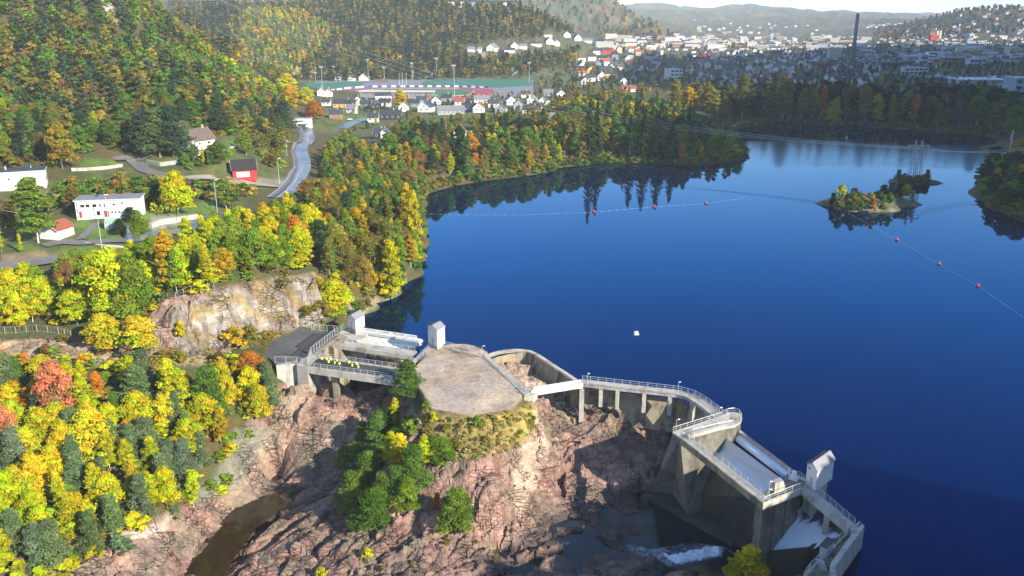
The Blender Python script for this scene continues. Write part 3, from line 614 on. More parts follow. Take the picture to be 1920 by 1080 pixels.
def tp(kind, colour, u, v, hpx, wpx=None, zone='', group=None):
    """a tree whose foot shows at (u, v) and whose height spans hpx"""
    g = ground(u, v)
    if g is None: return
    x, y, z = g; dep = y*CP-(z-CAMZ)*SP; s = dep/FPX
    h = hpx*s/(.97 if y > 400 else .92); wpx = wpx*(1.28 if kind == 'pine_tree' else 1.12) if wpx else None; plant(kind, colour, x, y, h, (wpx*s if wpx else None), zone, z, group)
SPOTS = []
def clear_of(x, y, r):
    return all((x-a)**2+(y-b)**2 > (r+c)**2 for a, b, c in SPOTS)
def scatter(zone, poly, spacing, mix, yr=(60, 9000), seed=1, group=None, avoid=(), n_max=400, jitter=.9, collect=None, gate=None):
    rnd = random.Random(seed); us = [p[0] for p in poly]
    # walk a jittered world grid under the polygon
    cand = []
    corners = []
    for (u, v) in poly:
        g = ground(min(max(u, -400), 2400), v, yr[0], yr[1])
        corners.append(g if g else G(u, yr[1], 50))
        if v < 60: corners.append(G(u, yr[1], 50)); corners.append(G(u, yr[0], 50))
    x0 = min(c[0] for c in corners)-20; x1 = max(c[0] for c in corners)+20; y0 = max(yr[0], min(c[1] for c in corners)-15); y1 = min(yr[1], max(c[1] for c in corners)+20)
    nx = int((x1-x0)/spacing)+1; ny = int((y1-y0)/spacing)+1
    gx, gy_ = np.meshgrid(np.arange(nx), np.arange(ny)); rs = np.random.RandomState(seed)
    X = x0+(gx+.5*(gy_ % 2)+rs.uniform(-.5, .5, gx.shape)*jitter)*spacing; Y = y0+(gy_+rs.uniform(-.5, .5, gx.shape)*jitter)*spacing
    X = X.ravel(); Y = Y.ravel(); Z = H(X, Y); U, Vv = proj(X, Y, Z)
    ok = inpoly(U, Vv, poly) & (Z > .25 if gate is None else Z > gate)
    for av in avoid: ok &= ~inpoly(U, Vv, av)
    ids = np.nonzero(ok)[0]; rs.shuffle(ids); out = []
    tot = sum(m[2] for m in mix)
    for i in ids:
        if not clear_of(X[i], Y[i], spacing*.25): continue
        # neighbouring trees tend to share a colour
        q = (vnoise(np.array([X[i]/(spacing*2.2)]), np.array([Y[i]/(spacing*2.2)]), seed+9)[0]*.55+rnd.random()*.45); q = min(max((q-.5)*1.45+.5, 0), .999)*tot
        for m in mix:
            q -= m[2]
            if q < 0: break
        out.append((m[0], m[1], float(X[i]), float(Y[i]), float(Z[i]), rnd.uniform(m[3], m[4])))
        if len(out) >= n_max: break
    if collect is not None: collect += out; return
    for (k, c, x, y, z, h) in out: plant(k, c, x, y, h, REFW[k]*h/REFH[k]*rnd.uniform(.85, 1.25), zone, z, group)
def spot(u, v, r, z=None):
    g = ground(u, v)
    if g: SPOTS.append((g[0], g[1], r))
# clearings: houses, yards, roads
for (u, v, r) in ((210,400,14),(240,398,10),(170,405,10),(105,438,8),(40,350,16),(80,345,10),(0,355,10),(370,262,10),(460,325,9),(430,345,6),(500,345,6),(560,330,9),(560,300,9),(560,270,9),(562,250,9),(530,345,8),(567,228,14),(240,305,9),(270,330,6),(180,305,9),(330,292,8),(400,278,8),(120,455,9),(160,450,8),(200,465,8),
                  (863,266,13),(998,212,15),(1048,232,16),(730,225,16),(843,215,20),(880,210,14),(898,212,14),(800,213,13),(775,205,14),(705,215,10),(630,222,13),(648,208,16),(718,190,14),(955,196,12),(970,200,12),(1178,172,12),(1350,170,14),(715,285,14),(690,275,10),(640,240,10),(670,235,10),(610,250,8),(380,410,6),(410,408,5),(300,420,7),(340,415,7),
                  (1262,148,20),(1325,153,18)): spot(u, v, r)
for (u, v) in ((545,342),(552,326),(556,314),(560,300),(562,287),(562,275),(560,262),(566,251)): spot(u, v, 4)
SLOPE = 'on the forested gorge slope'
s1 = [('pine_tree','blue-green',7,8,11),('birch_tree','lime yellow',3,8.5,11),('maple_tree','bright yellow',6,7.5,10),('maple_tree','lime yellow',3,7.5,10),('pine_tree','blue-green',5,7.5,11),('birch_tree','golden',2,7,9.5),('maple_tree','golden',1.2,7,9),('maple_tree','coral red',.7,7,9),('birch_tree','orange',.9,6,8),('pine_tree','mid green',2.2,7,10)]
scatter('on the upper gorge slope', [(-60,735),(120,725),(330,712),(470,712),(522,725),(540,752),(500,800),(430,830),(250,850),(100,830),(-60,840)], 4.9, s1, seed=11, group='trees on the gorge slope', gate=-30)
scatter('on the lower gorge slope', [(-60,840),(100,830),(250,850),(430,830),(480,860),(440,925),(330,975),(240,1010),(190,1060),(60,1085),(-60,1130)], 4.7, s1, seed=12, group='trees on the gorge slope', gate=-30)
scatter('on the rock shelf beneath the fence', [(-40,668),(140,662),(330,672),(500,690),(500,706),(-40,712)], 5.5, [('shrub','ochre',3,2,3.5),('shrub','dull brown',2,2,4),('shrub','golden',2,2,3.5),('maple_tree','rust brown',1,4,5),('shrub','orange',1,2,3)], seed=13, group='shrubs on the rock shelf')
for a in (('pine_tree','blue-green',655-640,760,100,55),('maple_tree','coral red',110,800,125,75),('maple_tree','coral red',14,860,105,55),('birch_tree','lime yellow',325,790,125,60),('pine_tree','blue-green',262,770,90,60),('pine_tree','mid green',395,790,110,60),('maple_tree','bright yellow',175,860,100,85)):
    tp(*a, zone='standing tall on the upper gorge slope', group='trees on the gorge slope')
MID = [(-60,560),(60,548),(240,518),(330,488),(480,438),(545,408),(590,372),(600,365),(650,350),(740,372),(785,385),(784,490),(770,512),(735,536),(690,560),(650,560),(630,530),(590,508),(420,536),(330,560),(300,590),(160,612),(-60,610)]
m1 = [('birch_tree','lime yellow',4,10,13),('maple_tree','fresh green',5,9,12),('maple_tree','lime yellow',5,9,12),('birch_tree','bright yellow',3,9,12),('birch_tree','fresh green',3,10,13),('maple_tree','golden',1.5,8,10),('pine_tree','mid green',1,9,12),('maple_tree','dull brown',.8,7,10),('birch_tree','orange',.8,7,9)]
m2 = [('birch_tree','olive green',3,10,14),('maple_tree','mid green',4,9,13),('pine_tree','dark blue-green',2.5,10,14),('birch_tree','fresh green',3,11,14),('maple_tree','ochre',2,8,12),('birch_tree','golden',2,9,13),('maple_tree','rust brown',1.0,7,10),('maple_tree','orange',.5,7,10),('maple_tree','olive green',3,9,13),('birch_tree','lime yellow',2.4,9,12)]
scatter('above the fence on the shelf', [p for p in [(-60,560),(60,548),(240,518),(240,606),(160,616),(-60,612)]], 5.0, m1, seed=21, group='trees between the road and the cliff')
scatter('above the left part of the bare cliff', [(240,518),(330,488),(400,462),(400,538),(330,560),(300,592),(240,606)], 4.9, m1, seed=22, group='trees between the road and the cliff')
scatter('above the right part of the bare cliff', [(400,462),(480,438),(560,402),(600,440),(600,508),(520,514),(400,538)], 5.1, m1, seed=23, group='trees between the road and the cliff')
scatter('on the wooded bank beside the lake', [(600,508),(600,440),(700,430),(786,420),(786,490),(770,514),(735,538),(690,562),(655,566),(630,530)], 5.6, m2, seed=24, group='trees on the lake bank')
scatter('on the bank right of the road bend', [(560,402),(600,368),(650,350),(740,372),(788,385),(786,420),(700,430),(600,440)], 6.0, m2, seed=25, group='trees on the lake bank')
scatter('between road bend and lake cove', [(608,330),(622,290),(650,270),(690,300),(740,300),(800,340),(800,362),(788,380),(740,368),(650,346),(600,362)], 6.8, m2, seed=26, group='trees on the lake bank')
tp('maple_tree','lime yellow',628,590,66,70,'rounded and alone beside the left gate hut')
tp('maple_tree','lime yellow',215,606,135,95,'broadest above the rock shelf'); tp('maple_tree','bright yellow',260,652,62,85,'low and wide at the shelf edge'); tp('maple_tree','bright yellow',195,650,70,70,'beside the shelf fence end')
tp('maple_tree','fresh green',250,600,120,80,'just right of the broadest one above the shelf'); tp('birch_tree','golden',320,548,115,50,'with bare lower trunk above the cliff net'); tp('maple_tree','rust brown',135,580,90,45,'reddish crown above the fence')
tp('birch_tree','lime yellow',735,560,110,42,'leaning over the lake edge'); tp('birch_tree','bright yellow',778,478,120,32,'at the lake corner of the bank'); tp('birch_tree','golden',764,440,95,32,'second from the lake corner'); tp('shrub','bright yellow',730,556,30,40,'at the waterline under the bank')
tp('maple_tree','orange',556,470,62,50,'in the middle of the bank wood'); tp('maple_tree','orange',575,372,34,34,'where the road bends out of sight')
# gardens
g_ = 'trees in the hillside gardens'
for a in (('pine_tree','dark blue-green',278,288,84,62,'left of the pine group by the brown-roofed house'),('pine_tree','blue-green',300,292,90,60,'centre of the pine group by the brown-roofed house'),('pine_tree','dark blue-green',325,290,92,52,'tallest of the pine group by the brown-roofed house'),('pine_tree','blue-green',343,284,58,46,'nearest the brown-roofed house wall'),
          ('birch_tree','fresh green',72,456,122,74,'weeping beside the small white garage'),('maple_tree','lime yellow',335,404,80,62,'in the lawn right of the long white house'),('birch_tree','fresh green',425,392,58,34,'beside the street lamp on the lawn'),('thuja_shrub','lime yellow',40,474,38,12,'small column on the front lawn'),('thuja_shrub','lime yellow',4,478,84,18,'at the left edge garden'),
          ('maple_tree','bright yellow',291,400,22,24,'low and glowing on the lawn'),('pine_tree','dark green',225,440,30,26,'below the long white house'),('spruce_tree','silver blue',243,450,26,15,'standing pale below the garden'),('maple_tree','fresh green',262,448,52,32,'between the pale spruce and the lawn'),('pine_tree','dark green',245,415,26,26,'right of the garden shed'),
          ('maple_tree','fresh green',276,388,34,22,'against the right end of the long white house'),('pine_tree','dark green',294,385,48,30,'behind the low golden shrub'),('birch_tree','mid green',364,300,30,24,'under the retaining wall'),('thuja_shrub','lime yellow',382,310,32,10,'by the drive to the red garage'),('thuja_shrub','blue-green',392,312,24,9,'by the drive to the red garage'),
          ('maple_tree','mid green',410,308,40,34,'left of the red garage'),('pine_tree','dark blue-green',410,248,66,36,'right of the brown-roofed house'),('maple_tree','mid green',443,255,24,26,'at the end of the upper lawn'),('birch_tree','fresh green',462,290,44,26,'above the red garage roof'),('shrub','dull brown',395,292,20,22,'dark and bare beneath the upper lawn'),
          ('maple_tree','ochre',118,318,80,58,'wide at the left of the upper lawn'),('pine_tree','dark blue-green',48,300,75,36,'above the modern house roof'),('shrub','fresh green',6,300,60,34,'left of the modern house'),('maple_tree','olive green',140,395,44,36,'between the two gardens'),('pine_tree','dark blue-green',535,250,62,36,'left of the road top'),('maple_tree','golden',545,205,44,40,'glowing on the hill toe above the road top'),('maple_tree','bright yellow',540,186,46,46,'sunlit on the ridge end'),('maple_tree','bright yellow',575,200,36,34,'sunlit beside the ridge end'),('maple_tree','orange',590,225,36,36,'behind the white flat building')):
    tp(*a, group=g_)
scatter('in the hedge behind the long white house', [(112,362),(200,352),(310,350),(312,372),(262,368),(130,392),(112,385)], 4.6, [('shrub','mid green',2,4,6),('maple_tree','ochre',2,5,7),('shrub','rust brown',1,3.5,5),('maple_tree','mid green',3,5,7),('shrub','orange',.8,3,5)], seed=31, group='hedge trees behind the white house')
scatter('on the garden bank above the road', [(350,345),(420,352),(470,352),(480,372),(430,392),(400,372),(350,362)], 6, [('shrub','dull brown',2,2,3.5),('shrub','mid green',2,2,4),('shrub','olive green',2,2,4)], seed=32, group='garden shrubs')
scatter('under the upper garden wall', [(340,302),(400,290),(450,300),(440,315),(360,322)], 5.2, [('shrub','mid green',3,3,4.5),('shrub','fresh green',2,3,5),('shrub','rust brown',1,2,4)], seed=33, group='garden shrubs')
scatter('left of the garden drive', [(0,392),(30,395),(32,440),(0,450)], 5.5, [('maple_tree','golden',2,6,8),('shrub','dull brown',2,4,6),('maple_tree','olive green',2,6,8)], seed=34, group='garden shrubs')
scatter('on the strip beside the winding road', [(470,270),(505,262),(528,275),(530,330),(500,318),(490,300)], 5.5, [('shrub','olive green',3,3,5),('birch_tree','olive green',2,7,9),('shrub','dull brown',2,2,4)], seed=35, group='roadside trees')
# hillside above the gardens
hl = [('maple_tree','olive green',7,9,13),('pine_tree','dark blue-green',4,11,15),('maple_tree','mid green',4,9,13),('maple_tree','ochre',3.4,8,12),('birch_tree','rust brown',1.0,8,12),('pine_tree','dark blue-green',3,10,14),('birch_tree','fresh green',2.4,10,13),('birch_tree','lime yellow',1.2,9,12),('maple_tree','orange',.5,8,10),('maple_tree','dull brown',2,8,12)]  # hillside leaf colours kept dark to stand in for shade
scatter('on the hillside above the modern house', [(-80,318),(60,312),(120,300),(150,285),(150,235),(-80,240)], 8.2, hl, seed=41, group='trees on the hillside')
scatter('on the hillside above the upper lawn', [(150,290),(235,290),(262,268),(262,215),(150,235)], 8.2, hl, seed=42, group='trees on the hillside')
scatter('on hillside above the brown-roofed house', [(262,262),(340,250),(410,236),(410,190),(262,205)], 8.4, hl, seed=43, group='trees on the hillside')
scatter('on the hill flank left of the road', [(410,236),(470,262),(520,258),(535,235),(545,215),(480,180),(410,190)], 8.6, hl, seed=44, group='trees on the hillside')
# peninsula
pn = [('maple_tree','olive green',3,12,17),('birch_tree','fresh green',3,13,18),('maple_tree','mid green',4,12,17),('birch_tree','golden',1.4,11,16),('birch_tree','lime yellow',1.2,11,15),('maple_tree','rust brown',1.2,10,14),('pine_tree','dark blue-green',2,12,17),('maple_tree','dark green',3,12,17),('birch_tree','ochre',2,11,16),('maple_tree','orange',.8,9,12)]
scatter('on shore left of the white cottage', [(796,356),(850,342),(860,300),(820,268),(760,262),(722,305),(750,330)], 9, pn, seed=51, group='trees on the peninsula')
scatter('on shore below the white cottage', [(860,340),(960,326),(1010,320),(1010,262),(960,250),(860,285)], 9.4, pn, seed=52, group='trees on the peninsula')
scatter('on the middle of the wooded peninsula', [(1010,320),(1100,302),(1130,300),(1130,215),(1090,205),(1010,240)], 10, pn, seed=53, group='trees on the peninsula')
scatter('on the wide point of the peninsula', [(1130,300),(1200,300),(1300,304),(1300,228),(1230,210),(1130,215)], 10, [('spruce_tree','very dark green',4,18,25),('spruce_tree','very dark green',3,16,22)]+pn, seed=54, group='trees on the peninsula')
scatter('on the tip of the wooded peninsula', [(1300,302),(1370,298),(1392,285),(1362,256),(1300,236)], 8.5, [('maple_tree','mid green',3,9,12),('birch_tree','fresh green',3,10,13),('pine_tree','dark blue-green',2,9,12),('birch_tree','golden',1.6,9,12),('maple_tree','lime yellow',1,8,11)], seed=55, group='trees on the peninsula')
scatter('among houses behind the peninsula', [(730,262),(860,262),(1000,238),(1090,200),(1180,190),(1180,178),(1060,186),(980,222),(860,232),(740,242)], 12, [('maple_tree','ochre',3,6,10),('maple_tree','olive green',4,6,10),('birch_tree','golden',1,7,10),('shrub','fresh green',2,4,6),('shrub','rust brown',2,3,5),('pine_tree','dark green',2,8,12)], seed=56, group='garden trees by the stadium houses')
for (u, v, h, w) in ((1104,302,112,30),(1118,292,95,30),(1180,300,82,34),(1205,300,88,36),(1232,300,84,36),(1258,301,70,32)): tp('spruce_tree','very dark green',u,v,h,w,'in the dark spruce stand on the shore',group='spruces on the peninsula shore')
tp('birch_tree','bright yellow',752,208,42,26,'glowing among the houses by the track')
# far shore
fs = [('maple_tree','dark green',5,15,21),('maple_tree','very dark green',3,15,21),('birch_tree','olive green',2,16,22),('pine_tree','dark green',3,15,20),('birch_tree','ochre',2,14,20),('maple_tree','rust brown',1,12,16),('maple_tree','olive green',2,14,19)]
scatter('on the far shore behind the sandy strip', [(1385,226),(1450,222),(1540,222),(1540,186),(1300,184),(1310,205)], 11.5, fs, seed=61, group='trees on the far shore')
scatter('on the far shore above the ruffled water', [(1540,228),(1700,236),(1700,192),(1540,186)], 12, fs, seed=62, group='trees on the far shore')
scatter('on the far shore near the pylon wires', [(1700,238),(1890,250),(1900,210),(1860,196),(1700,192)], 12, fs, seed=63, group='trees on the far shore')
for i, (u, v, h, w, c) in enumerate(((1390,226,88,32,'olive green'),(1356,238,58,28,'ochre'),(1437,225,56,26,'ochre'),(1467,224,80,40,'ochre'),(1503,224,60,26,'ochre'),(1522,222,55,24,'ochre'),(1541,222,62,18,'orange'),(1562,232,46,28,'lime yellow'),(1584,230,60,18,'olive green'),(1620,232,70,32,'ochre'),(1642,234,60,26,'golden'),(1669,232,56,18,'ochre'),(1699,226,58,28,'ochre'),(1714,234,58,22,'orange'),(1737,232,50,20,'olive green'),(1758,238,44,18,'ochre'),(1330,222,60,40,'ochre'),(1290,215,52,40,'golden'),(1265,205,58,30,'ochre'),(1870,256,60,36,'olive green'),(1895,262,66,40,'fresh green'),(1858,246,54,34,'olive green'),(1905,300,44,26,'golden'),(1880,306,30,18,'ochre'),(1890,230,60,44,'mid green'),(1830,236,62,40,'mid green'),(1797,236,50,24,'dull brown'))):
    tp('birch_tree', c, u, v, h, w, 'standing out along the far shore', group='bright trees on the far shore')
scatter('on the dark right-hand bank', [(1845,325),(1862,304),(1925,318),(1925,412),(1885,394),(1850,372)], 7.5, [('maple_tree','dark green',4,9,12),('maple_tree','mid green',2,8,11),('birch_tree','golden',1,9,11),('maple_tree','rust brown',1,7,9)], seed=64, group='trees on the right bank')
# rock island in the gorge
for a in (('pine_tree','mid green',766,745,62,42,'beside the bridge end'),('birch_tree','lime yellow',742,790,60,26,'beneath the bridge end'),('pine_tree','mid green',712,832,62,30,'left of the yellow birch'),('pine_tree','dark green',722,822,58,30,'in the shaded hollow'),('pine_tree','fresh green',648,878,40,28,'at the left corner of the grove'),('pine_tree','mid green',668,880,50,30,'second from the grove corner'),
          ('pine_tree','mid green',706,850,78,40,'centre left of the grove'),('birch_tree','bright yellow',752,890,76,40,'brightest in the grove'),('birch_tree','golden',742,905,60,30,'below the brightest birch'),('birch_tree','lime yellow',797,878,60,38,'right side of the grove'),('pine_tree','fresh green',833,862,40,36,'rounded at the dry grass edge'),('pine_tree','mid green',775,925,84,46,'right centre of the grove'),('pine_tree','mid green',812,872,48,30,'behind the lime birch'),
          ('pine_tree','fresh green',668,945,66,48,'front left of the grove'),('pine_tree','mid green',702,985,72,56,'front of the grove above the bare rock'),('pine_tree','mid green',722,950,60,40,'behind the front pine'),('pine_tree','fresh green',765,962,62,34,'front right of the grove'),('pine_tree','mid green',690,915,60,40,'middle of the grove'),('birch_tree','lime yellow',735,870,60,34,'left of the brightest birch'),('pine_tree','mid green',745,945,60,36,'under the golden birch'),
          ('pine_tree','fresh green',855,1000,84,46,'alone on the lower rock'),('birch_tree','lime yellow',833,992,48,22,'beside the lone pine'),('pine_tree','mid green',868,968,44,36,'behind the lone pine'),('shrub','orange',820,958,34,18,'left of the lone pine'),('shrub','bright yellow',603,1078,26,26,'on the bottom rocks'),('shrub','bright yellow',690,1050,18,22,'in a rock crevice'),('birch_tree','bright yellow',1400,1098,84,72,'in front of the right spillway'),
          ('shrub','orange',633,940,18,14,'at the foot of the grove'),('shrub','fresh green',800,770,22,16,'on the yard edge'),('shrub','fresh green',895,800,22,20,'in the dry grass'),('shrub','bright yellow',812,790,20,16,'left in the dry grass'),('pine_tree','mid green',683,850,56,28,'upper left of the grove')):
    tp(*a, group='trees on the rock island')
scatter('in the dry grass below the gravel yard', [(780,785),(840,785),(900,795),(960,775),(998,765),(1003,790),(980,825),(900,855),(845,852),(800,825)], 4.6, [('shrub','ochre',6,1.0,1.8),('shrub','lime yellow',1.5,1,2),('shrub','olive green',3,1,2)], seed=71, group='low shrubs in the dry grass', gate=-30)
scatter('in the crevices of the lower rock', [(860,990),(900,980),(960,985),(940,1040),(800,1060),(660,1075),(640,1060),(800,1010)], 6, [('shrub','ochre',3,.7,1.3),('shrub','olive green',3,.7,1.2),('shrub','orange',1,.6,1)], seed=72, group='crevice shrubs', gate=-30)
for a in (('shrub','ochre',600,575,16,30),('shrub','ochre',612,592,16,30),('shrub','deep red',628,618,12,20),('shrub','golden',440,645,34,50),('shrub','ochre',470,640,30,36),('maple_tree','orange',470,705,46,60),('shrub','golden',445,700,24,30),('shrub','olive green',530,545,14,34),('shrub','ochre',500,640,20,44),('shrub','bright yellow',340,632,34,22),('shrub','golden',600,550,30,26),('shrub','ochre',575,590,16,30)):
    tp(*a, zone='near the asphalt platform', group='shrubs around the asphalt platform')
# ------------------------------------------------------------------ wider woods: one mass each
def far_trees(name, items, label, nq=110, leaf=1.0, nvar=6, wide=1.0):
    """items: kind, colour, x, y, z, h ; real crowns joined into one wood"""
    protos = {}
    for k in ('maple_tree', 'birch_tree', 'spruce_tree', 'pine_tree'):
        L = []
        for i in range(nvar):
            if k == 'spruce_tree': VK = spruce_crown(200+i, 16, 6.2, max(6, nq//14), 6, 2, leaf*1.25)
            elif k == 'pine_tree': VK = pine_crown(210+i, 12, 6.4, 9, nq//9, leaf*.95, .2)
            else: VK = lobes_crown(220+i, REFH[k], REFW[k], 9, nq//9, leaf, .03, .6 if k == 'maple_tree' else .85)
            L.append(VK)
        protos[k] = L
    VV = []; CC = []
    rs = np.random.RandomState(5)
    for (k, c, x, y, z, h) in items:
        V, K = protos[k][rs.randint(nvar)]; s = h/REFH[k]; a = rs.uniform(0, 6.28); wd = s*rs.uniform(.95, 1.35)*wide
        X = (V[:, 0]*math.cos(a)-V[:, 1]*math.sin(a))*wd+x; Y = (V[:, 0]*math.sin(a)+V[:, 1]*math.cos(a))*wd+y
        VV.append(np.stack([X, Y, V[:, 2]*s+z-.4], 1)); CC.append(K*np.array(PAL[c])[None]*rs.uniform(.8, 1.2)*np.array([rs.uniform(.88, 1.12), 1, 1])[None])
    V = np.concatenate(VV); K = np.clip(np.concatenate(CC), 0, 1)
    return link(name, npmesh(name, V, np.arange(len(V)).reshape(-1, 4), [LEAFV], col=K), label=label, cat='forest', kind='stuff')
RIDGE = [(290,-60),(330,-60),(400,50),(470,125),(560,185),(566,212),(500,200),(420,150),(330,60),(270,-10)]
sun_mix = [('birch_tree','lime yellow',4,10,13),('maple_tree','fresh green',4,9,12),('birch_tree','golden',2,9,12),('maple_tree','bright yellow',1.2,8,11),('pine_tree','blue-green',2,10,13)]  # brighter leaf colours paint the sunlight along the ridge edge
W1 = []
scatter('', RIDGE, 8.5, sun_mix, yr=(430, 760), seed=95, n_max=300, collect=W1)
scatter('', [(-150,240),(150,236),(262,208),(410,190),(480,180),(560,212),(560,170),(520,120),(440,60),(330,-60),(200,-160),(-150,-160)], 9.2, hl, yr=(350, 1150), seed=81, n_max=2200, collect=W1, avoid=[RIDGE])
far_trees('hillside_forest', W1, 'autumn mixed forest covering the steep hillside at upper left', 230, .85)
W2 = []
h2 = [('pine_tree','dark blue-green',5,12,16),('maple_tree','olive green',4,11,15),('spruce_tree','very dark green',4,14,20),('maple_tree','ochre',2,7,14),('birch_tree','rust brown',1,8,14),('maple_tree','dark green',4,8,16),('birch_tree','golden',1.0,9,14)]
LITW = [(425,60),(470,20),(560,25),(640,60),(590,110),(560,150),(500,150),(440,120)]
scatter('', LITW, 12, [('birch_tree','golden',4,10,14),('birch_tree','bright yellow',2,9,13),('maple_tree','fresh green',2,9,13),('maple_tree','ochre',3,9,13),('pine_tree','blue-green',2,10,14)], yr=(1100, 1700), seed=96, n_max=500, collect=W2)  # sunlit patch of the hill, its light put into golden leaf colours
scatter('', [(400,140),(560,158),(1000,142),(1100,110),(1060,40),(980,5),(400,-5)], 11.5, h2, yr=(1120, 1750), seed=82, n_max=3300, collect=W2, avoid=[LITW, [(1000,75),(1060,60),(1110,80),(1040,108),(860,110),(870,82)]])
scatter('', [(300,-60),(450,-60),(450,130),(390,100),(320,20)], 13, h2, yr=(800, 2100), seed=97, n_max=700, collect=W2)
far_trees('hill_forest', W2, 'dark mixed forest covering the rounded hill behind the stadium', 72, 1.45, 4)
W3 = []
t1 = [('maple_tree','dark green',4,6,10),('maple_tree','olive green',4,6,9),('pine_tree','dark green',3,7,11),('birch_tree','golden',1.6,6,9),('birch_tree','ochre',2,6,9),('maple_tree','rust brown',.8,5,8)]
scatter('', [(1000,160),(1060,176),(1180,184),(1300,180),(1560,184),(1900,192),(2000,190),(2000,122),(1100,112),(1040,130)], 19, t1, yr=(850, 1700), seed=83, n_max=1500, collect=W3)
scatter('', [(1080,116),(2050,124),(2050,74),(1500,70),(1090,84)], 34, t1, yr=(1650, 4300), seed=84, n_max=2600, collect=W3, gate=5)
scatter('', [(590,235),(640,205),(700,186),(960,180),(1085,168),(1110,200),(1000,226),(860,236),(740,246),(640,250)], 13, [(a, b, c, d*.6, e*.68) for a, b, c, d, e in t1], yr=(560, 1000), seed=90, n_max=700, collect=W3)
scatter('', [(560,150),(1000,146),(1010,132),(560,135)], 16, t1, yr=(950, 1300), seed=85, n_max=150, collect=W3)
far_trees('town_trees', W3, 'garden and street trees spread between the houses of the town', 54, 1.5, 4)
W4 = []
h3 = [('maple_tree','olive green',5,13,18),('pine_tree','dark green',4,14,18),('birch_tree','golden',2,12,16),('birch_tree','orange',1.5,12,16)]
scatter('', [(1120,70),(1310,75),(1300,20),(1120,20)], 30, h3, yr=(2450, 2950), seed=86, n_max=500, collect=W4, gate=30)
scatter('', [(860,60),(1240,70),(1230,-90),(860,-90)], 42, h3, yr=(2900, 3700), seed=87, n_max=900, collect=W4, gate=30)
scatter('', [(1640,95),(2000,110),(2000,0),(1640,0)], 40, h3, yr=(3500, 4350), seed=88, n_max=900, collect=W4, gate=22)
scatter('', [(420,60),(900,40),(900,-80),(420,-80)], 26, h3, yr=(1900, 2700), seed=89, n_max=900, collect=W4, gate=60)
far_trees('distant_woods', W4, 'hazy woods on the low hills beyond the town', 27, 3.2, 3)

# low growth that hides the soil between the trees
def undergrowth():
    items = []
    bs = [('maple_tree','olive green',4,2.2,4.5),('maple_tree','mid green',3,2.2,4.5),('maple_tree','ochre',3,2,4),('maple_tree','dull brown',2,2,3.5),('maple_tree','fresh green',1.5,2.5,4.5)]
    by = [('maple_tree','lime yellow',3,2,4),('maple_tree','fresh green',3,2,4),('maple_tree','ochre',2,1.6,3.2),('maple_tree','olive green',2,2,3.5),('maple_tree','bright yellow',2,2,4),('pine_tree','blue-green',2,3,5)]
    av = [[(130,290),(260,284),(345,282),(440,252),(450,300),(330,312),(230,330),(130,325)], [(60,400),(150,365),(330,372),(420,370),(425,430),(250,480),(60,500)], [(410,290),(500,300),(560,330),(590,230),(560,225),(520,345),(600,360),(480,360),(410,350)], [(0,460),(240,450),(240,480),(0,520)], [(-60,330),(110,330),(110,370),(-60,375)]]
    sc_ = lambda poly, sp, mix, seed, yr, gate=.25, n=2500, avoid=(): scatter('', poly, sp, mix, yr=yr, seed=seed, n_max=n, collect=items, gate=gate, avoid=avoid)
    sc_([(-80,320),(120,318),(262,290),(420,262),(480,290),(540,330),(552,225),(470,160),(-80,100)], 6.5, bs, 301, (300, 700), avoid=av)
    sc_(MID, 3.6, by, 302, (190, 330)); sc_([(560,402),(600,365),(650,346),(790,372),(796,356),(850,342),(1010,320),(1200,300),(1390,292),(1370,252),(1180,180),(1000,222),(860,250),(760,255),(700,290),(640,262),(606,300),(600,360)], 6.5, bs, 303, (300, 760))
    sc_([(-60,735),(330,712),(522,722),(545,752),(500,800),(460,862),(440,925),(330,975),(200,1060),(-60,1130)], 3.6, by, 304, (100, 230), -30)
    sc_([(1375,240),(1440,226),(1600,233),(1700,240),(1870,252),(1930,262),(1930,190),(1300,176)], 9, bs, 305, (650, 1000)); sc_([(1843,326),(1862,304),(1990,318),(1990,440),(1885,396),(1848,372)], 5, bs, 306, (350, 620))
    sc_([(112,350),(310,345),(480,352),(480,372),(420,372),(312,374),(130,394),(30,400),(20,380)], 4.6, bs, 307, (230, 360))
    sc_([(-40,662),(200,668),(330,672),(440,672),(500,692),(330,704),(-40,704)], 4.6, by, 309, (150, 230), -30); sc_([(-40,628),(130,622),(240,606),(300,600),(330,640),(200,640),(-40,640)], 5, by, 310, (150, 240), -30)
    sc_([(640,985),(760,965),(800,880),(850,860),(760,770),(700,830),(640,880),(650,940)], 4.2, by, 308, (120, 230), -30)
    it2 = []
    for pl_, yr_, sd in (([(780,520),(800,362),(860,346),(1010,326),(1130,306),(1290,310),(1399,298),(1400,280),(1370,250),(1300,260),(1290,290),(1130,285),(1010,300),(850,320),(770,350),(740,520)], (300, 760), 320), ([(1375,246),(1440,234),(1600,240),(1870,262),(1880,250),(1600,224),(1440,220)], (600, 900), 321), ([(1834,350),(1840,322),(1862,300),(1885,310),(1862,350),(1900,392),(1990,420),(1990,445),(1880,404),(1848,384)], (350, 620), 322), ([(660,606),(745,548),(792,500),(792,430),(760,440),(740,500),(690,540),(640,580)], (220, 330), 323)):
        scatter('', pl_, 3.4 if sd != 321 else 5, bs, yr=yr_, seed=sd, n_max=1200, collect=it2, gate=.02)
    items += [t for t in it2 if t[4] < 2.6]
    near = [t for t in items if t[3] < 262]; items = [t for t in items if t[3] >= 262]
    far_trees('undergrowth', near, 'low bushes between the trees nearest the dam and cliff', 150, 1.15, 5, 1.8)
    far_trees('undergrowth', items, 'low mixed undergrowth and saplings covering the soil between the trees', 63, 2.0, 5, 1.9)
undergrowth()
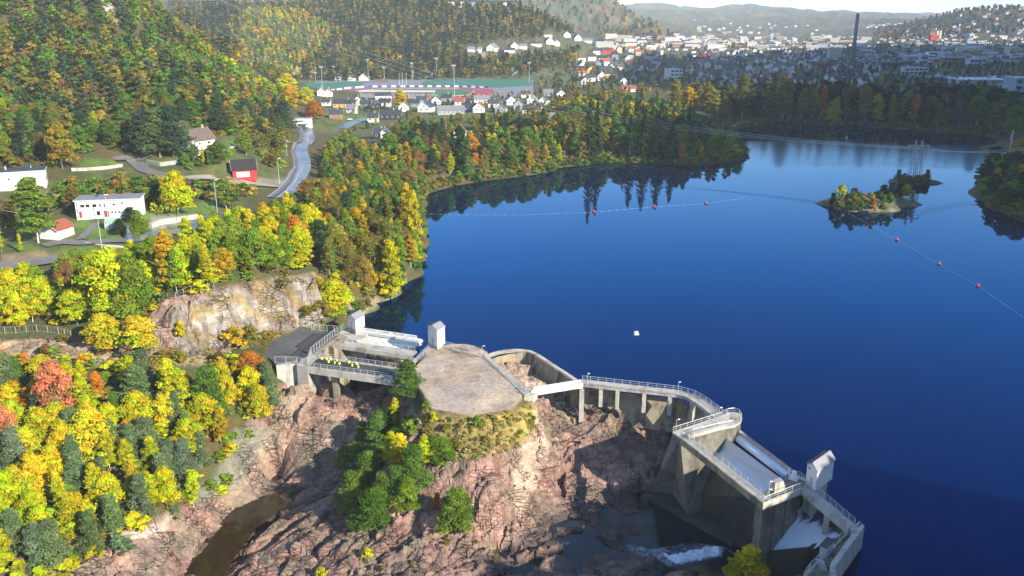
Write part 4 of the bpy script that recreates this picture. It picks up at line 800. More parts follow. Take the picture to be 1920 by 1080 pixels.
def dry_grass():
    it = []; PAL['straw'] = (.40, .33, .13); PAL['pale grass'] = (.30, .30, .08)
    gm = [('maple_tree','straw',5,.5,1.0),('maple_tree','pale grass',4,.5,1.0),('maple_tree','olive green',1,.4,.9),('maple_tree','ochre',1,.5,.9)]
    scatter('', [(778,770),(800,766),(840,778),(885,788),(925,777),(966,770),(996,756),(1008,790),(985,832),(900,864),(840,862),(790,822)], 1.15, gm, yr=(120, 220), seed=330, n_max=1500, collect=it, gate=-30)
    scatter('', [(500,640),(420,668),(330,690),(-40,690),(-40,668),(330,668),(440,640),(560,606),(620,600),(640,615),(560,610)], 1.5, gm, yr=(150, 260), seed=331, n_max=900, collect=it, gate=-30)
    far_trees('dry_grass', it, 'dry yellow grass and weeds around the gravel yard and rock shelf', 36, 3.0, 4, 2.0)
dry_grass()
# ================================================================== dam: concrete, gates, railings
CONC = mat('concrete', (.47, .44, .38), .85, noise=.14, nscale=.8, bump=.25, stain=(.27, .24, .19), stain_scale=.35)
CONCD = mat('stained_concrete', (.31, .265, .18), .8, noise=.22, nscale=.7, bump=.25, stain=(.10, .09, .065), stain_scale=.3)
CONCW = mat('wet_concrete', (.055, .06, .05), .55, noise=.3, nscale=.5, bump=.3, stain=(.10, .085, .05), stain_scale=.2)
ASPH = mat('asphalt', (.085, .085, .085), .85, noise=.12, nscale=1.5, bump=.15, stain=(.11, .11, .105), stain_scale=.25)
ASPHD = mat('new_asphalt', (.055, .055, .058), .85, noise=.12, nscale=2)
TAR = mat('tar_joint', (.012, .012, .012), .6)
GALV = mat('galvanised_steel', (.55, .57, .58), .45, metal=.35)
PAINT = mat('white_painted_steel', (.72, .72, .70), .5, noise=.06, nscale=.5, stain=(.50, .47, .42), stain_scale=.5)
PANEL = mat('smooth_pale_steel', (.76, .81, .88), .30, noise=.04, nscale=.3)
CONCP = mat('shaded_pier_concrete', (.20, .185, .145), .8, noise=.22, nscale=.7, bump=.25, stain=(.09, .085, .065), stain_scale=.3)  # pier concrete toned down for wet and for shade put into its colour
RUST = mat('faded_pink_timber', (.52, .38, .30), .8, noise=.2, nscale=1.2, stain=(.35, .30, .26), stain_scale=.4)
WALLW = mat('white_cladding', (.78, .77, .73), .7, noise=.04, nscale=2)
ROOFG = mat('grey_sheet_roof', (.30, .30, .31), .5, noise=.08, nscale=2)
ROOFD = mat('dark_roof', (.045, .045, .05), .7, noise=.15, nscale=2)
DARK = mat('dark_glass', (.02, .025, .03), .15)
REDM = mat('red_paint', (.45, .03, .02), .6)
WHITEP = mat('white_paint', (.8, .8, .78), .6)
def PP(pts, z): return [P(u, v, z) for (u, v) in pts]
def centroid(pts): return tuple(float(np.mean([p[i] for p in pts])) for i in range(3))
def block(name, pts, z1, z0, m, label=None, cat=None, kind=None, parent=None, bot=None, bevel=False):
    w_ = PP(pts, z1) if not hasattr(z1, '__len__') else [P(p[0], p[1], z) for p, z in zip(pts, z1)]
    b = MB().prism(w_, z0, z1, 0, bot)
    c = centroid(w_)
    if parent is None: return b.build(name, m, None, c, label=label, cat=cat, kind=kind)
    return b.build(name, m, parent)
YAW = 4.2
# platform
block('asphalt_pavement', [(500,668),(503,645),(512,627),(532,617),(556,611),(586,619),(622,624),(633,630),(584,664),(568,672),(518,682)], YAW, 1.0, ASPH, kind='structure')
block('pavement_patch', [(553,651),(587,627),(619,626),(628,630),(585,661),(572,662)], YAW+.012, YAW-.02, ASPHD, kind='structure')
block('pavement_patch', [(546,666),(560,655),(578,662),(566,670),(552,672)], YAW+.012, YAW-.02, ASPHD, kind='structure')
for pl in ([(545,666),(559,655),(560,656),(546,667)], [(552,651),(587,626),(588,627),(553,652)], [(559,654),(579,661),(578.5,662),(558.5,655)], [(587,626),(620,625),(620,626),(587,627)], [(515,667),(530,662),(546,666),(546,667),(530,663),(515,668)]):
    block('tar_joint', pl, YAW+.02, YAW-.02, TAR, kind='structure')
t = thing('left_abutment', 'concrete abutment and side walls carrying the left footbridge and asphalt platform', 'dam', P(575, 680, YAW))
block('retaining_wall', [(518,686),(557,682),(560,676),(516,681)], 3.9, -12, CONC, parent=t)
block('bridge_pier', [(556,684),(577,688),(596,669),(584,662),(567,671)], YAW, -20, CONC, parent=t)
block('channel_wall', [(583.5,662.5),(633,625),(652,631),(650,638),(640,643),(626,652),(616,648),(596,669)], YAW-.15, -20, CONCD, parent=t)
block('gate_pier', [(634,624),(652,614),(690,622),(686,634),(668,638),(650,636)], 3.9, -7, CONC, parent=t)
block('inner_buttress', [(668,637),(683,633),(690,636),(680,643)], 2.2, -6, CONC, parent=t)
# left gate flap and its bridges
def slab(b, q, th, m=0):
    """quad of world points, given thickness downward"""
    n = len(q); V = [tuple(p) for p in q]+[(p[0], p[1], p[2]-th) for p in q]
    A = sum(q[i][0]*q[(i+1) % n][1]-q[(i+1) % n][0]*q[i][1] for i in range(n))
    F = [tuple(range(n)), tuple(range(n, 2*n))[::-1]]+[((i+1) % n, i, n+i, n+(i+1) % n) for i in range(n)]
    if A < 0: F = [f[::-1] for f in F]
    return b.add(V, F, m)
t = thing('flap_gate', 'white steel flap gate of the left spillway between the two white huts', 'gate', P(720, 642, .6))
slab(MB(), [P(672,627,1.1),P(790,644,1.1),P(763,655,.3),P(667,643,.3)], .45).build('gate_leaf', PAINT, t)
for i in range(9):
    f0 = (i+.5)/9; u0 = 672+118*f0; v0 = 627+17*f0; u1 = 667+96*f0; v1 = 643+12*f0
    slab(MB(), [P(u0-.5, v0, 1.15), P(u0+.5, v0, 1.15), P(u1+.5, v1, .36), P(u1-.5, v1, .36)], .04).build('stiffener', PAINT, t)
MB().prism(PP([(664,645),(764,658),(764,661),(664,648)], 0), -6, .1).build('sill_beam', CONCD, t)
t = thing('debris_boom', 'long pale double beam floating upstream of the left flap gate', 'boom', P(735, 625, .3))
slab(MB(), [P(678,618,.7),P(787,634.5,.7),P(793,637,.7),P(786,638.5,.7),P(676,622,.7)], .8).build('main_beam', PAINT, t)
slab(MB(), [P(680,614,.8),P(781,629,.8),P(782,630.3,.8),P(679,615.6,.8)], .6).build('back_beam', PAINT, t)
for f in (.02, .25, .5, .75, .97): slab(MB(), [P(679+104*f,615+15*f,.6),P(681+104*f,615.3+15*f,.6),P(680+104*f,619+15.5*f,.6),P(678+104*f,618.7+15.5*f,.6)], .3).build('cross_tie', PAINT, t)
t = thing('spillway_chute', 'sloping concrete chute behind the left footbridge, half sunlit and half in blue shade', 'dam', P(705, 668, -1))
slab(MB(), [P(648,654,-.4),P(774,670,-.4),P(768,690,-3.0),P(656,668,-3.0)], 1.5).build('chute_slab', CONC, t)
MB().prism(PP([(646,651),(772,667),(773,670),(648,654)], 0), -6, .6).build('weir_sill', CONCD, t)
block('right_wall', [(770,668),(779,671),(772,694),(760,694)], YAW-.1, -12, CONC, parent=t)
t = thing('footbridge', 'concrete footbridge with people on it crossing in front of the left gates', 'bridge', P(665, 690, YAW))
MB().prism(PP([(577,687),(741,709.5),(759,693.5),(593,669)], YAW-.3), YAW-1.0, YAW-.3).build('deck', CONC, t)
MB().prism(PP([(580,686),(740,707.5),(756,694.5),(596,671)], YAW-.24), YAW-.3, YAW-.24).build('deck_surface', ASPHD, t)
MB().prism(PP([(575.5,687.5),(741,711.5),(742,709.5),(576.5,685.8)], YAW), YAW-1.75, YAW).build('front_girder', CONC, t)
MB().prism(PP([(592.5,669.3),(768,694),(768.5,692.5),(593.5,667.8)], YAW), YAW-1.6, YAW).build('back_girder', CONC, t)
block('landing', [(741,711),(759,713),(776,694),(758,693.5)], YAW-.2, 0, CONC, parent=t)
block('pier_column', [(622,700),(633,701.5),(636,697),(626,695)], YAW-1.6, -22, CONCD, parent=t)
block('bench_block', [(711,703.5),(736,707),(737,704.5),(712,701)], YAW+.35, YAW-.2, CONC, parent=t)
t = thing('gate_walkway', 'narrow concrete walkway with railings just below the white left flap gate', 'bridge', P(705, 655, 3.4))
MB().prism(PP([(640,646),(773,665.5),(782,658),(650,639.5)], 3.5), 2.9, 3.5).build('deck', CONC, t)
MB().prism(PP([(625,654.5),(640,646),(650,639.5),(634,643)], 3.5), 2.9, 3.5).build('side_deck', CONC, t)
MB().prism(PP([(639,647),(773,667),(773.6,665.6),(640,645.6)], 3.55), 2.35, 3.55).build('edge_beam', CONC, t)
# ---- railings
PM = MB().box((0, 0, .56), (.085, .085, 1.12)).mesh('rail_post', GALV)
PMT = MB().box((0, 0, .95), (.11, .11, 1.9)).mesh('tall_post', GALV)
def resample(pts, step):
    out = [Vector(pts[0])]
    for a, b in zip(pts[:-1], pts[1:]):
        a = Vector(a); b = Vector(b); L = (b-a).length; n = max(1, round(L/step))
        for k in range(1, n+1): out.append(a.lerp(b, k/n))
    return out
def railing(label, pts, h=1.12, step=1.9, tall=False, infill=.32, grp='railings on the dam'):
    pts = [Vector(p) for p in pts]; t = thing('railing' if not tall else 'mesh_fence', label, 'railing' if not tall else 'fence', tuple(pts[0]), group=grp)
    o = Vector(t['_o']); hh = 1.9 if tall else h
    for p in resample(pts, step):
        link('post', PMT if tall else PM, t, loc=tuple(p-o))
    up = Vector((0, 0, 1))
    MB().path([p+up*hh for p in pts], .05 if infill != 1.0 else .015, 5).build('top_rail', GALV, t)
    MB().path([p+up*(hh*.12) for p in pts], .03, 4).build('bottom_rail', GALV, t)
    if not tall: MB().path([p+up*(hh*.55) for p in pts], .025, 4).build('middle_rail', GALV, t)
    if infill:
        b = MB()
        for p in resample(pts, infill): b.tube(p+up*hh*.12, p+up*hh, .014, n=3, cap=False)
        b.build('infill_bars', GALV, t, kind='stuff')
    return t
def RL(px, z): return PP(px, z)
railing('railing on the front edge of the bridge where people stand', RL([(577,687),(728,708)], YAW))
railing('railing on the back edge of the bridge where people stand', RL([(593.5,668.3),(768,693)], YAW))
railing('railing along the front of the narrow walkway below the left gate', RL([(626,654),(640,646),(772,665.5)], 3.5))
railing('railing along the back of the narrow walkway below the left gate', RL([(651,640),(778,658)], 3.5))
railing('sloping railing between the chute end and the gravel yard', RL([(768,693),(782,679),(806,658)], YAW-.1))
railing('inner railing beside the second white hut steps', RL([(775,684),(790,668),(803,655)], YAW-.1))
railing('curved white railing around the bridge landing by the grove', RL([(741,710),(757,712),(768,704)], YAW-.1))
railing('tall white fence between asphalt platform and left channel', RL([(577,686),(584,664),(633,626)], YAW), tall=True, step=1.5)
railing('white fence on the front edge of the asphalt platform', RL([(516,682),(557,682.5),(577,687)], YAW-.2), tall=True, step=2.2)
railing('arched fence behind the asphalt platform below the cliff', RL([(520,616),(540,610),(560,609),(590,617)], YAW), tall=True, step=2.2)
railing('fence from the platform corner to the first white hut', RL([(588,619),(600,621),(640,624),(646,618)], YAW), tall=True, step=2.2)
railing('railing along the lake edge of the gravel yard', RL([(834,648),(870,656),(902,664)], 3.9))
# ---- gate huts
def hut(label, FL, FR, BR, z, hwall, hroof, pedestal, roofm=ROOFG, door='left', overh=.25):
    fl = Vector(P(*FL, z)); fr = Vector(P(*FR, z)); br = Vector(P(*BR, z)); bl = fl+br-fr
    t = thing('gate_hut', label, 'hut', tuple((fl+br)/2), group='gate huts'); up = Vector((0, 0, 1))
    MB().prism([fl, fr, br, bl], z, z+hwall).build('wall', WALLW, t)
    a0 = (fl+fr)/2; a1 = (bl+br)/2; top = up*hwall
    MB().add([fl+top, fr+top, a0+top+up*hroof], [(0, 1, 2)]).build('gable', WALLW, t); MB().add([bl+top, br+top, a1+top+up*hroof], [(1, 0, 2)]).build('gable', WALLW, t)
    ax = (a1-a0).normalized(); sd_ = (fr-fl).normalized(); half = (fr-fl).length/2
    for s, e0, e1, mm in ((-1, fl, bl, ROOFD), (1, fr, br, roofm)):  # left slope gets a darker roof colour that carries its shade
        r0 = a0-ax*overh+top+up*(hroof+.06); r1 = a1+ax*overh+top+up*(hroof+.06)
        q0 = e0-ax*overh+sd_*s*overh+top+up*(.02-overh*hroof/half*.6); q1 = e1+ax*overh+sd_*s*overh+top+up*(.02-overh*hroof/half*.6)
        slab(MB(), [r0, r1, q1, q0], .12).build('roof_panel', mm, t)
    f = (fr-fl); n_ = Vector((f.y, -f.x, 0)).normalized()
    dp = fl+f*.38+n_*.03; w_ = f.normalized()*.9
    MB().add([dp, dp+w_, dp+w_+up*2.0, dp+up*2.0], [(0, 1, 2, 3)]).build('door', mat('grey_door', (.45, .46, .47), .6), t)
    wp = fl+f*.15+n_*.03+up*(hwall-.9); ww = f.normalized()*.45
    MB().add([wp, wp+ww, wp+ww+up*.35, wp+up*.35], [(0, 1, 2, 3)]).build('window', DARK, t)
    s_ = (br-fr)
    if pedestal is not None: MB().prism([fl+n_*.1, fr+n_*.1+s_*-.02, fr+s_*.72, fl+s_*.72], pedestal, z-.01).build('pedestal', CONC, t)
    MB().tube(fr+n_*.06+sd_*-.12, fr+n_*.06+sd_*-.12+top, .05, n=5).build('downpipe', WHITEP, t)
    return t
hut('first white hut, beside the asphalt platform at the wooded bank', (652,611), (668,620.5), (684,611.5), 5.0, 3.3, .7, -3)
hut('middle white hut, standing at the corner of the gravel yard', (803,642), (821,651.5), (834.5,644), 4.1, 4.9, .7, -3)
hut('right white hut, overhanging dark water beside the right spillway', (1510,905), (1529,921), (1560,898), 4.3, 4.1, .9, -3)
# ---- gravel yard edge, channel wall, curved weir
t = thing('channel_wall', 'straight concrete wall with dark trench between gravel yard and rock chute', 'wall', P(945, 703, 3.6))
block('wall_body', [(903,665),(909,664),(992,738),(984,742)], 3.6, -6, CONC, parent=t)
block('trench_floor', [(893,664),(903,665),(984,742),(974,742)], 3.15, 1, CONCW, parent=t)
block('kerb', [(834,651),(902,667),(903,665.5),(834,649.5)], 4.0, 2, CONC, parent=t)
def sweep(name, pts, prof, m, parent=None, **k):
    """pts: plan path; prof: list of (offset to the right of travel, z)"""
    pts = [Vector((p[0], p[1], 0)) for p in pts]; V = []; n = len(prof); F = []
    for i, p in enumerate(pts):
        d = (pts[min(i+1, len(pts)-1)]-pts[max(i-1, 0)]).normalized(); nrm = Vector((d.y, -d.x, 0))
        for (o, z) in prof: V.append((p.x+nrm.x*o, p.y+nrm.y*o, z))
    for i in range(len(pts)-1):
        for j in range(n): F.append((i*n+j, i*n+(j+1) % n, (i+1)*n+(j+1) % n, (i+1)*n+j))
    F += [tuple(range(n))[::-1], tuple(range((len(pts)-1)*n, len(pts)*n))]
    b = MB(); b.add(V, F)
    return b.build(name, m, parent, **k) if parent is not None else b.build(name, m, None, (pts[0].x, pts[0].y, 0), **k)
CW = PP([(905,669),(918,664),(932,659.5),(948,657),(965,655.5),(982,656),(994,658),(1006,663),(1020,671.5),(1040,685),(1062,699),(1080,711),(1093,720)], .3)
t = thing('curved_weir', 'brown curved concrete weir wall holding the lake above the rock chute', 'dam', P(985, 660, .3))
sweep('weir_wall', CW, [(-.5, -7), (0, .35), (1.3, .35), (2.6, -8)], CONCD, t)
sweep('crest_cap', CW, [(-.08, .34), (-.08, .5), (1.0, .5), (1.0, .34)], CONC, t)
WW = PP([(1090,717),(1135,722.5),(1180,728),(1230,734),(1275,740),(1295,748),(1315,760),(1335,776),(1354,792)], -.1)
t = thing('walkway_weir', 'long khaki concrete weir wall beneath the lakeside walkway', 'dam', P(1200, 735, 0))
sweep('weir_wall', WW, [(-.5, -7), (0, -.1), (1.2, -.1), (4.6, -8)], CONCD, t)
t = thing('lakeside_walkway', 'long raised walkway on pillars bending along the lake to the right spillway', 'bridge', P(1200, 728, 3.2))
WK = [(1090,716),(1135,721),(1180,726),(1230,731.5),(1275,737),(1296,743),(1315,754),(1335,769),(1354,785)]
WKW = PP(WK, 3.2)
sweep('deck', WKW, [(-1.1, 2.85), (-1.1, 3.2), (1.3, 3.2), (1.3, 2.75)], CONC, t)
sweep('edge_beam', WKW, [(1.3, 2.6), (1.3, 3.35), (1.5, 3.35), (1.5, 2.6)], CONC, t)
sweep('back_beam', WKW, [(-1.3, 2.6), (-1.3, 3.35), (-1.1, 3.35), (-1.1, 2.6)], CONC, t)
for (u, v) in ((1127,727),(1158,731),(1208,737),(1256.5,742)):
    x, y, z = P(u, v, 2.6); MB().box((x, y, .2), (.9, 1.0, 4.8), -.1).build('pillar', CONC, t)
for (u, v) in ((1299,751),(1327,770)):
    x, y, z = P(u, v, 2.6); MB().box((x, y, .2), (.9, 1.2, 4.8), -.7).build('pillar', CONC, t)
x, y, z = P(1091.5, 722, 2.6); MB().box((x, y, -4.7), (1.1, 1.3, 14.8), -.1).build('pillar', CONC, t)
def offs(pts, o):
    out = []
    for i, p in enumerate(pts):
        a = Vector(pts[max(i-1, 0)]); b = Vector(pts[min(i+1, len(pts)-1)]); d = (b-a).normalized(); out.append((p[0]+d.y*o, p[1]-d.x*o, p[2]))
    return out
railing('near-side railing of the long lakeside walkway', offs(PP(WK, 3.3), 1.4), step=2.0)
railing('lake-side railing of the long lakeside walkway', offs(PP(WK, 3.3), -1.2), step=2.0)
# ---- middle bridge
t = thing('girder_bridge', 'short white girder footbridge over the pink rock chute', 'bridge', P(1045, 726, 3))
MB().prism(PP([(1000,734),(1092,719),(1090,713),(1000,728)], 3.3), 2.7, 3.3).build('deck', CONC, t)
MB().prism(PP([(996,735.5),(1093,720.2),(1092.6,718.9),(996,734)], 3.6), 2.6, 3.85).build('near_girder', PAINT, t)
MB().prism(PP([(1000,728.5),(1090,714.4),(1089.6,713),(1000,727)], 3.6), 2.6, 3.85).build('far_girder', PAINT, t)
block('landing', [(976,738),(984,728),(1004,726),(1008,734),(1000,741),(983,744)], 3.4, 1.5, CONC, parent=t)
block('abutment', [(978,743),(1003,739),(1003,730),(984,730)], 3.0, -14, CONC, parent=t)
railing('railing around the left end of the white girder bridge', RL([(1000,735),(984,741),(976,737),(985,728),(1003,726.5)], 3.4), step=1.6)
railing('railing along the straight wall beside the gravel yard', RL([(906,665),(945,700),(985,731)], 3.6), step=2.4, infill=.5)
# ---- right spillway
DZ = 4.0
t = thing('spillway_pier', 'left concrete pier of the right spillway with rounded lake end and lit lower buttress', 'dam', P(1325, 795, DZ))
TOP = [(1262,811),(1275,819.5),(1300,815),(1340,805),(1376,798),(1388,791),(1390,783),(1386,777),(1376,774),(1364,775),(1352,781)]
w_ = PP(TOP, DZ); bt = [list(p) for p in w_]
bt[0] = list(P(1222, 922, -15)); bt[1] = list(P(1262, 928, -15))
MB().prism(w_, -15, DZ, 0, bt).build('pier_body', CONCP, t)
MB().prism([(p[0], p[1]) for p in PP([(1261,811.5),(1275,820.5),(1300,816),(1340,806),(1377,799),(1389.5,791),(1391.5,783),(1387,776),(1376,773),(1363,774),(1351,780)], DZ)], DZ-.35, DZ+.12).build('cap_slab', CONC, t)
MB().prism(PP([(1286,814),(1360,793),(1362,797),(1292,817)], DZ+.9), DZ+.12, DZ+.9).build('upstand_wall', CONC, t)
x, y, z = P(1318, 836, 0); b = MB()
for k in range(14):
    a0 = math.pi*k/14; a1 = math.pi*(k+1)/14; d = Vector(P(1340, 826, 1))-Vector(P(1310, 833, 1)); d.z = 0; d.normalize(); c = Vector(P(1322, 833, .8))
    b.tube(c+d*(1.6*math.cos(a0))+Vector((0, 0, 1.8*math.sin(a0))), c+d*(1.6*math.cos(a1))+Vector((0, 0, 1.8*math.sin(a1))), .13, n=6)
b.build('lifting_arch', PAINT, t)
t = thing('service_bridge', 'straight service bridge crossing in front of the right pale flap gate', 'bridge', P(1360, 880, DZ))
MB().prism(PP([(1276,820.5),(1430,942),(1441,934.5),(1291,817.5)], DZ), DZ-.7, DZ+.02).build('deck', CONC, t)
MB().prism(PP([(1274.5,820.5),(1429,943.5),(1430.5,942),(1276,819.3)], DZ+.15), DZ-1.2, DZ+.15).build('edge_beam', CONCD, t)
t = thing('spillway_pier', 'massive middle pier of the right spillway with sunlit upper wall', 'dam', P(1465, 920, DZ))
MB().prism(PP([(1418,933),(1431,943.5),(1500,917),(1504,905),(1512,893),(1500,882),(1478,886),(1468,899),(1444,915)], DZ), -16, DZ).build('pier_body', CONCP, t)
MB().prism(PP([(1429.5,944.5),(1431,946),(1502,918.5),(1501,915)], DZ+.15), DZ-.9, DZ+.35).build('parapet', CONC, t)
for (u, v) in ((1453,934.3),(1475,925.8)):
    x, y, z = P(u, v+1.2, DZ); MB().box((x, y, -3), (.18, .18, 12), -.3).build('wall_rib', CONCW, t)
t = thing('flap_gate', 'broad pale blue-white flap gate leaning in the right spillway', 'gate', P(1400, 865, .4))
slab(MB(), [P(1350,813,1.4),P(1471,902,1.4),P(1450,925,-2.4),P(1428,932,-3.0),P(1318,842,-3.0),P(1341,832,-1.0)], .4).build('gate_leaf', PANEL, t)
sl = [P(1314,840,-3.1),P(1426,933,-3.1)]; s2 = [P(1268,925,-14.6),P(1418,1015,-14.6)]
b = MB(); b.add([sl[0], sl[1], (s2[1][0], s2[1][1], -14.9), (s2[0][0], s2[0][1], -14.9)], [(3, 2, 1, 0)]); b.add([sl[0], sl[1], (sl[1][0], sl[1][1]+3, -15), (sl[0][0], sl[0][1]+3, -15)], [(0, 1, 2, 3)])
b.build('weir_body', CONCW, t)
t = thing('stoplog_beam', 'pair of long beams, one blue-grey and one faded pink, upstream of the right gate', 'beam', P(1430, 850, .6))
slab(MB(), [P(1359,804,.9),P(1370,800,.9),P(1497,897,.9),P(1488,903,.9)], 1.2).build('steel_beam', PANEL, t)
slab(MB(), [P(1371,800,1.2),P(1377,798,1.2),P(1505,894,1.2),P(1498,897,1.2)], 1.4).build('timber_beam', RUST, t)
t = thing('basin_apron', 'dark wet stilling basin slab below the right flap gate', 'dam', P(1340, 960, -15))
MB().prism([P(1216,931,-15)[:2], P(1270,912,-15)[:2], P(1424,1012,-15)[:2], P(1420,1027,-15)[:2], P(1370,1017,-15)[:2]], -19, -14.9).build('basin_floor', CONCW, t)
MB().prism([P(1214,932,-15)[:2], P(1218,930,-15)[:2], P(1374,1016,-15)[:2], P(1372,1019,-15)[:2]], -19, -14.3).build('end_sill', CONCW, t)
t = thing('upstream_walkway', 'narrow walkway over the flowing right overflow, leading to the end wall', 'bridge', P(1550, 950, DZ))
MB().prism(PP([(1500,916),(1592,993),(1604,984),(1512,906)], DZ), DZ-.45, DZ).build('deck', CONC, t)
MB().prism(PP([(1498.5,916.3),(1591,994.5),(1592.4,993),(1500,915)], DZ), DZ-.9, DZ+.12).build('edge_beam', CONC, t)
x, y, z = P(1552, 962, 2); MB().box((x, y, .8), (.9, 2.4, 5), -.5).build('pillar', CONC, t)
t = thing('overflow_weir', 'dark concrete overflow weir under the narrow right walkway', 'dam', P(1545, 965, -.5))
sweep('weir_wall', PP([(1496,920),(1545,960),(1596,1001)], -.2), [(-.6, -8), (0, -.35), (.6, -.35), (1.2, -8)], CONCW, t)
t = thing('guide_wall', 'low dark wall framing the foot of the right water slide', 'wall', P(1520, 1025, -7))
w1 = [P(1416,1035,-7.6), P(1516,1025,-4.4), P(1563,991,-1.2), P(1598,985,2)]
for a, c in zip(w1[:-1], w1[1:]):
    a = Vector(a); c = Vector(c); d = (c-a).normalized(); nn = Vector((d.y, -d.x, 0)).normalized()*.5
    b = MB(); b.add([a, c, c+nn, a+nn, (a.x, a.y, -17), (c.x, c.y, -17), (c.x+nn.x, c.y+nn.y, -17), (a.x+nn.x, a.y+nn.y, -17)], [(0, 3, 2, 1), (4, 5, 6, 7), (0, 1, 5, 4), (3, 7, 6, 2), (0, 4, 7, 3), (1, 2, 6, 5)])
    b.build('wall_panel', CONCW, t)
t = thing('tailrace_wall', 'pair of low dark concrete kerbs in the channel beside the yellow tree', 'wall', P(1460, 1060, -12))
MB().prism(PP([(1424,1040),(1490,1075),(1486,1080),(1420,1045)], -12), -17, -12).build('kerb_wall', CONCW, t)
MB().prism(PP([(1424,1056),(1470,1072),(1500,1100),(1492,1104),(1464,1078),(1420,1062)], -12), -17, -12).build('kerb_wall', CONCW, t)
t = thing('end_wall', 'stepped concrete end wall at the far right of the spillway, sunlit on its lake side', 'wall', P(1590, 1020, DZ))
MB().prism(PP([(1613,979),(1621,986),(1567,1060),(1566,1100),(1556,1100),(1557,1056)], DZ+.3), -8, DZ+.3).build('outer_wall', CONC, t)
MB().prism(PP([(1594,992),(1611,977),(1618,982),(1612,985),(1599,996)], DZ+.3), -6, DZ+.3).build('end_block', CONC, t)
MB().prism(PP([(1597,995),(1612,984),(1557,1054),(1552,1100),(1500,1100),(1520,1070),(1545,1045)], DZ-1.2), -9, DZ-1.2).build('inner_deck', CONCD, t)
MB().prism(PP([(1592,995),(1597,994),(1545,1046),(1520,1070),(1500,1100),(1495,1098),(1515,1068),(1541,1043)], DZ-.6), -16, DZ-.6).build('inner_wall', CONC, t)
t = thing('control_box', 'small lilac-grey hut with dark curved roof on the inner deck of the end wall', 'hut', P(1545, 1040, DZ-1))
bx = PP([(1535,1045),(1547,1050),(1560,1036),(1548,1031)], DZ-1.1); MB().prism(bx, DZ-1.1, DZ+1.1).build('wall', mat('lilac_wall', (.42, .40, .44), .7), t)
MB().prism([(p[0]*1.0, p[1]) for p in PP([(1534,1046),(1547,1051.5),(1561.5,1036),(1548,1029.5)], DZ-1.1)], DZ+1.1, DZ+1.3).build('roof', ROOFD, t)
t = thing('control_box', 'tapered concrete equipment box on the middle pier of the right spillway', 'hut', P(1458, 915, DZ))
bx = PP([(1445,920),(1452,926),(1474,918),(1466,911)], DZ); tb = PP([(1446,919),(1452,925),(1467,919.5),(1461,913)], DZ)
MB().prism(tb, DZ, DZ+1.9, 0, bx).build('wall', CONC, t); MB().prism(tb, DZ+1.9, DZ+2.02).build('roof', ROOFG, t)
t = thing('hoist_motor', 'white gate hoist machinery beside the right white hut', 'machine', P(1490, 897, DZ))
x, y, z = P(1488, 899, DZ)
MB().box((x, y, DZ+.4), (1.6, 1.0, .8), -.6).build('gearbox', WHITEP, t)
MB().lathe([(.45, .8), (.5, 1.0), (.5, 1.6), (.3, 1.8), (.1, 1.85)], 12, (x, y, DZ)).build('motor_drum', WHITEP, t)
MB().tube((x, y, DZ+.9), (x+1.8, y-1.5, DZ+.6), .22, n=8).build('drive_shaft', GALV, t)
MB().tube((x-.9, y+.3, DZ+.9), (x-.9, y+.3, DZ+2.1), .16, n=8).build('cylinder', WHITEP, t)
railing('railing on the far edge of the left pier of the right spillway', RL([(1262,810),(1352,782),(1362,775.5)], DZ+.12), step=2.0)
railing('round railing at the lake end of the left pier', RL([(1364,775),(1376,773.5),(1386,777),(1390,784),(1388,791)], DZ+.12), step=1.3)
railing('railing on the near edge of the left pier cap', RL([(1298,814),(1340,804),(1374,797)], DZ+.12), step=2.0)
railing('front railing of the straight service bridge', RL([(1276,820),(1430,942)], DZ+.15), step=2.0)
railing('back railing of the straight service bridge', RL([(1291.5,818),(1439,933)], DZ+.05), step=2.0)
railing('railing along the sunlit middle pier of the right spillway', RL([(1431,943),(1498,916.5)], DZ+.3), step=1.8)
railing('near railing of the narrow right walkway', RL([(1501,915.5),(1592,992)], DZ+.1), step=1.8)
railing('far railing of the narrow right walkway', RL([(1524,916),(1603,983)], DZ+.05), step=1.8)
railing('inner railing of the end wall at the lower right', RL([(1594,994),(1562,1024),(1541,1045),(1518,1068),(1506,1086)], DZ-.6), step=2.2, infill=None)
railing('short white ladder railing by the right white hut door', RL([(1505,905),(1512,912),(1523,918)], DZ), step=.9, infill=None)
# stairs at the bottom right
t = thing('steel_stair', 'pale steel stair dropping beside the end wall at the bottom edge', 'stairs', P(1535, 1070, DZ-1))
for k in range(7):
    f = k/6; x, y, z = P(1537+8*f, 1062+20*f, DZ-1-.2*k); MB().box((x, y, DZ-1.0+.28*(6-k)-.6), (1.3, .3, .06), -.7).build('step', GALV, t)
# ---- lamps
def lamp(label, u, v, z, h, arm=.5, side=1):
    x, y, _ = P(u, v, z); t = thing('lamp_post', label, 'lamp post', (x, y, z), group='lamp posts on the dam')
    MB().tube((x, y, z), (x, y, z+h), .07, .045, 6).build('pole', GALV, t)
    MB().tube((x, y, z+h), (x+arm*side, y, z+h+.12), .045, n=5).build('arm', GALV, t)
    MB().box((x+arm*side, y, z+h+.1), (.5, .24, .14)).build('lamp_head', WHITEP, t)
lamp('lamp post at the lake corner of the gravel yard', 904, 667, 3.8, 2.6); lamp('lamp post at the left end of the lakeside walkway', 1101, 723, 3.2, 3.0, .3)
lamp('lamp post where the lakeside walkway bends', 1271, 741, 3.2, 3.2, .3); lamp('lamp post at the outer corner of the left spillway pier', 1267, 810, DZ, 2.8, .5)
lamp('lamp post where walkway and left spillway pier meet', 1347, 789, DZ, 3.0, .4); lamp('short lamp post by the tapered equipment box', 1441, 924, DZ, 2.2, .3)
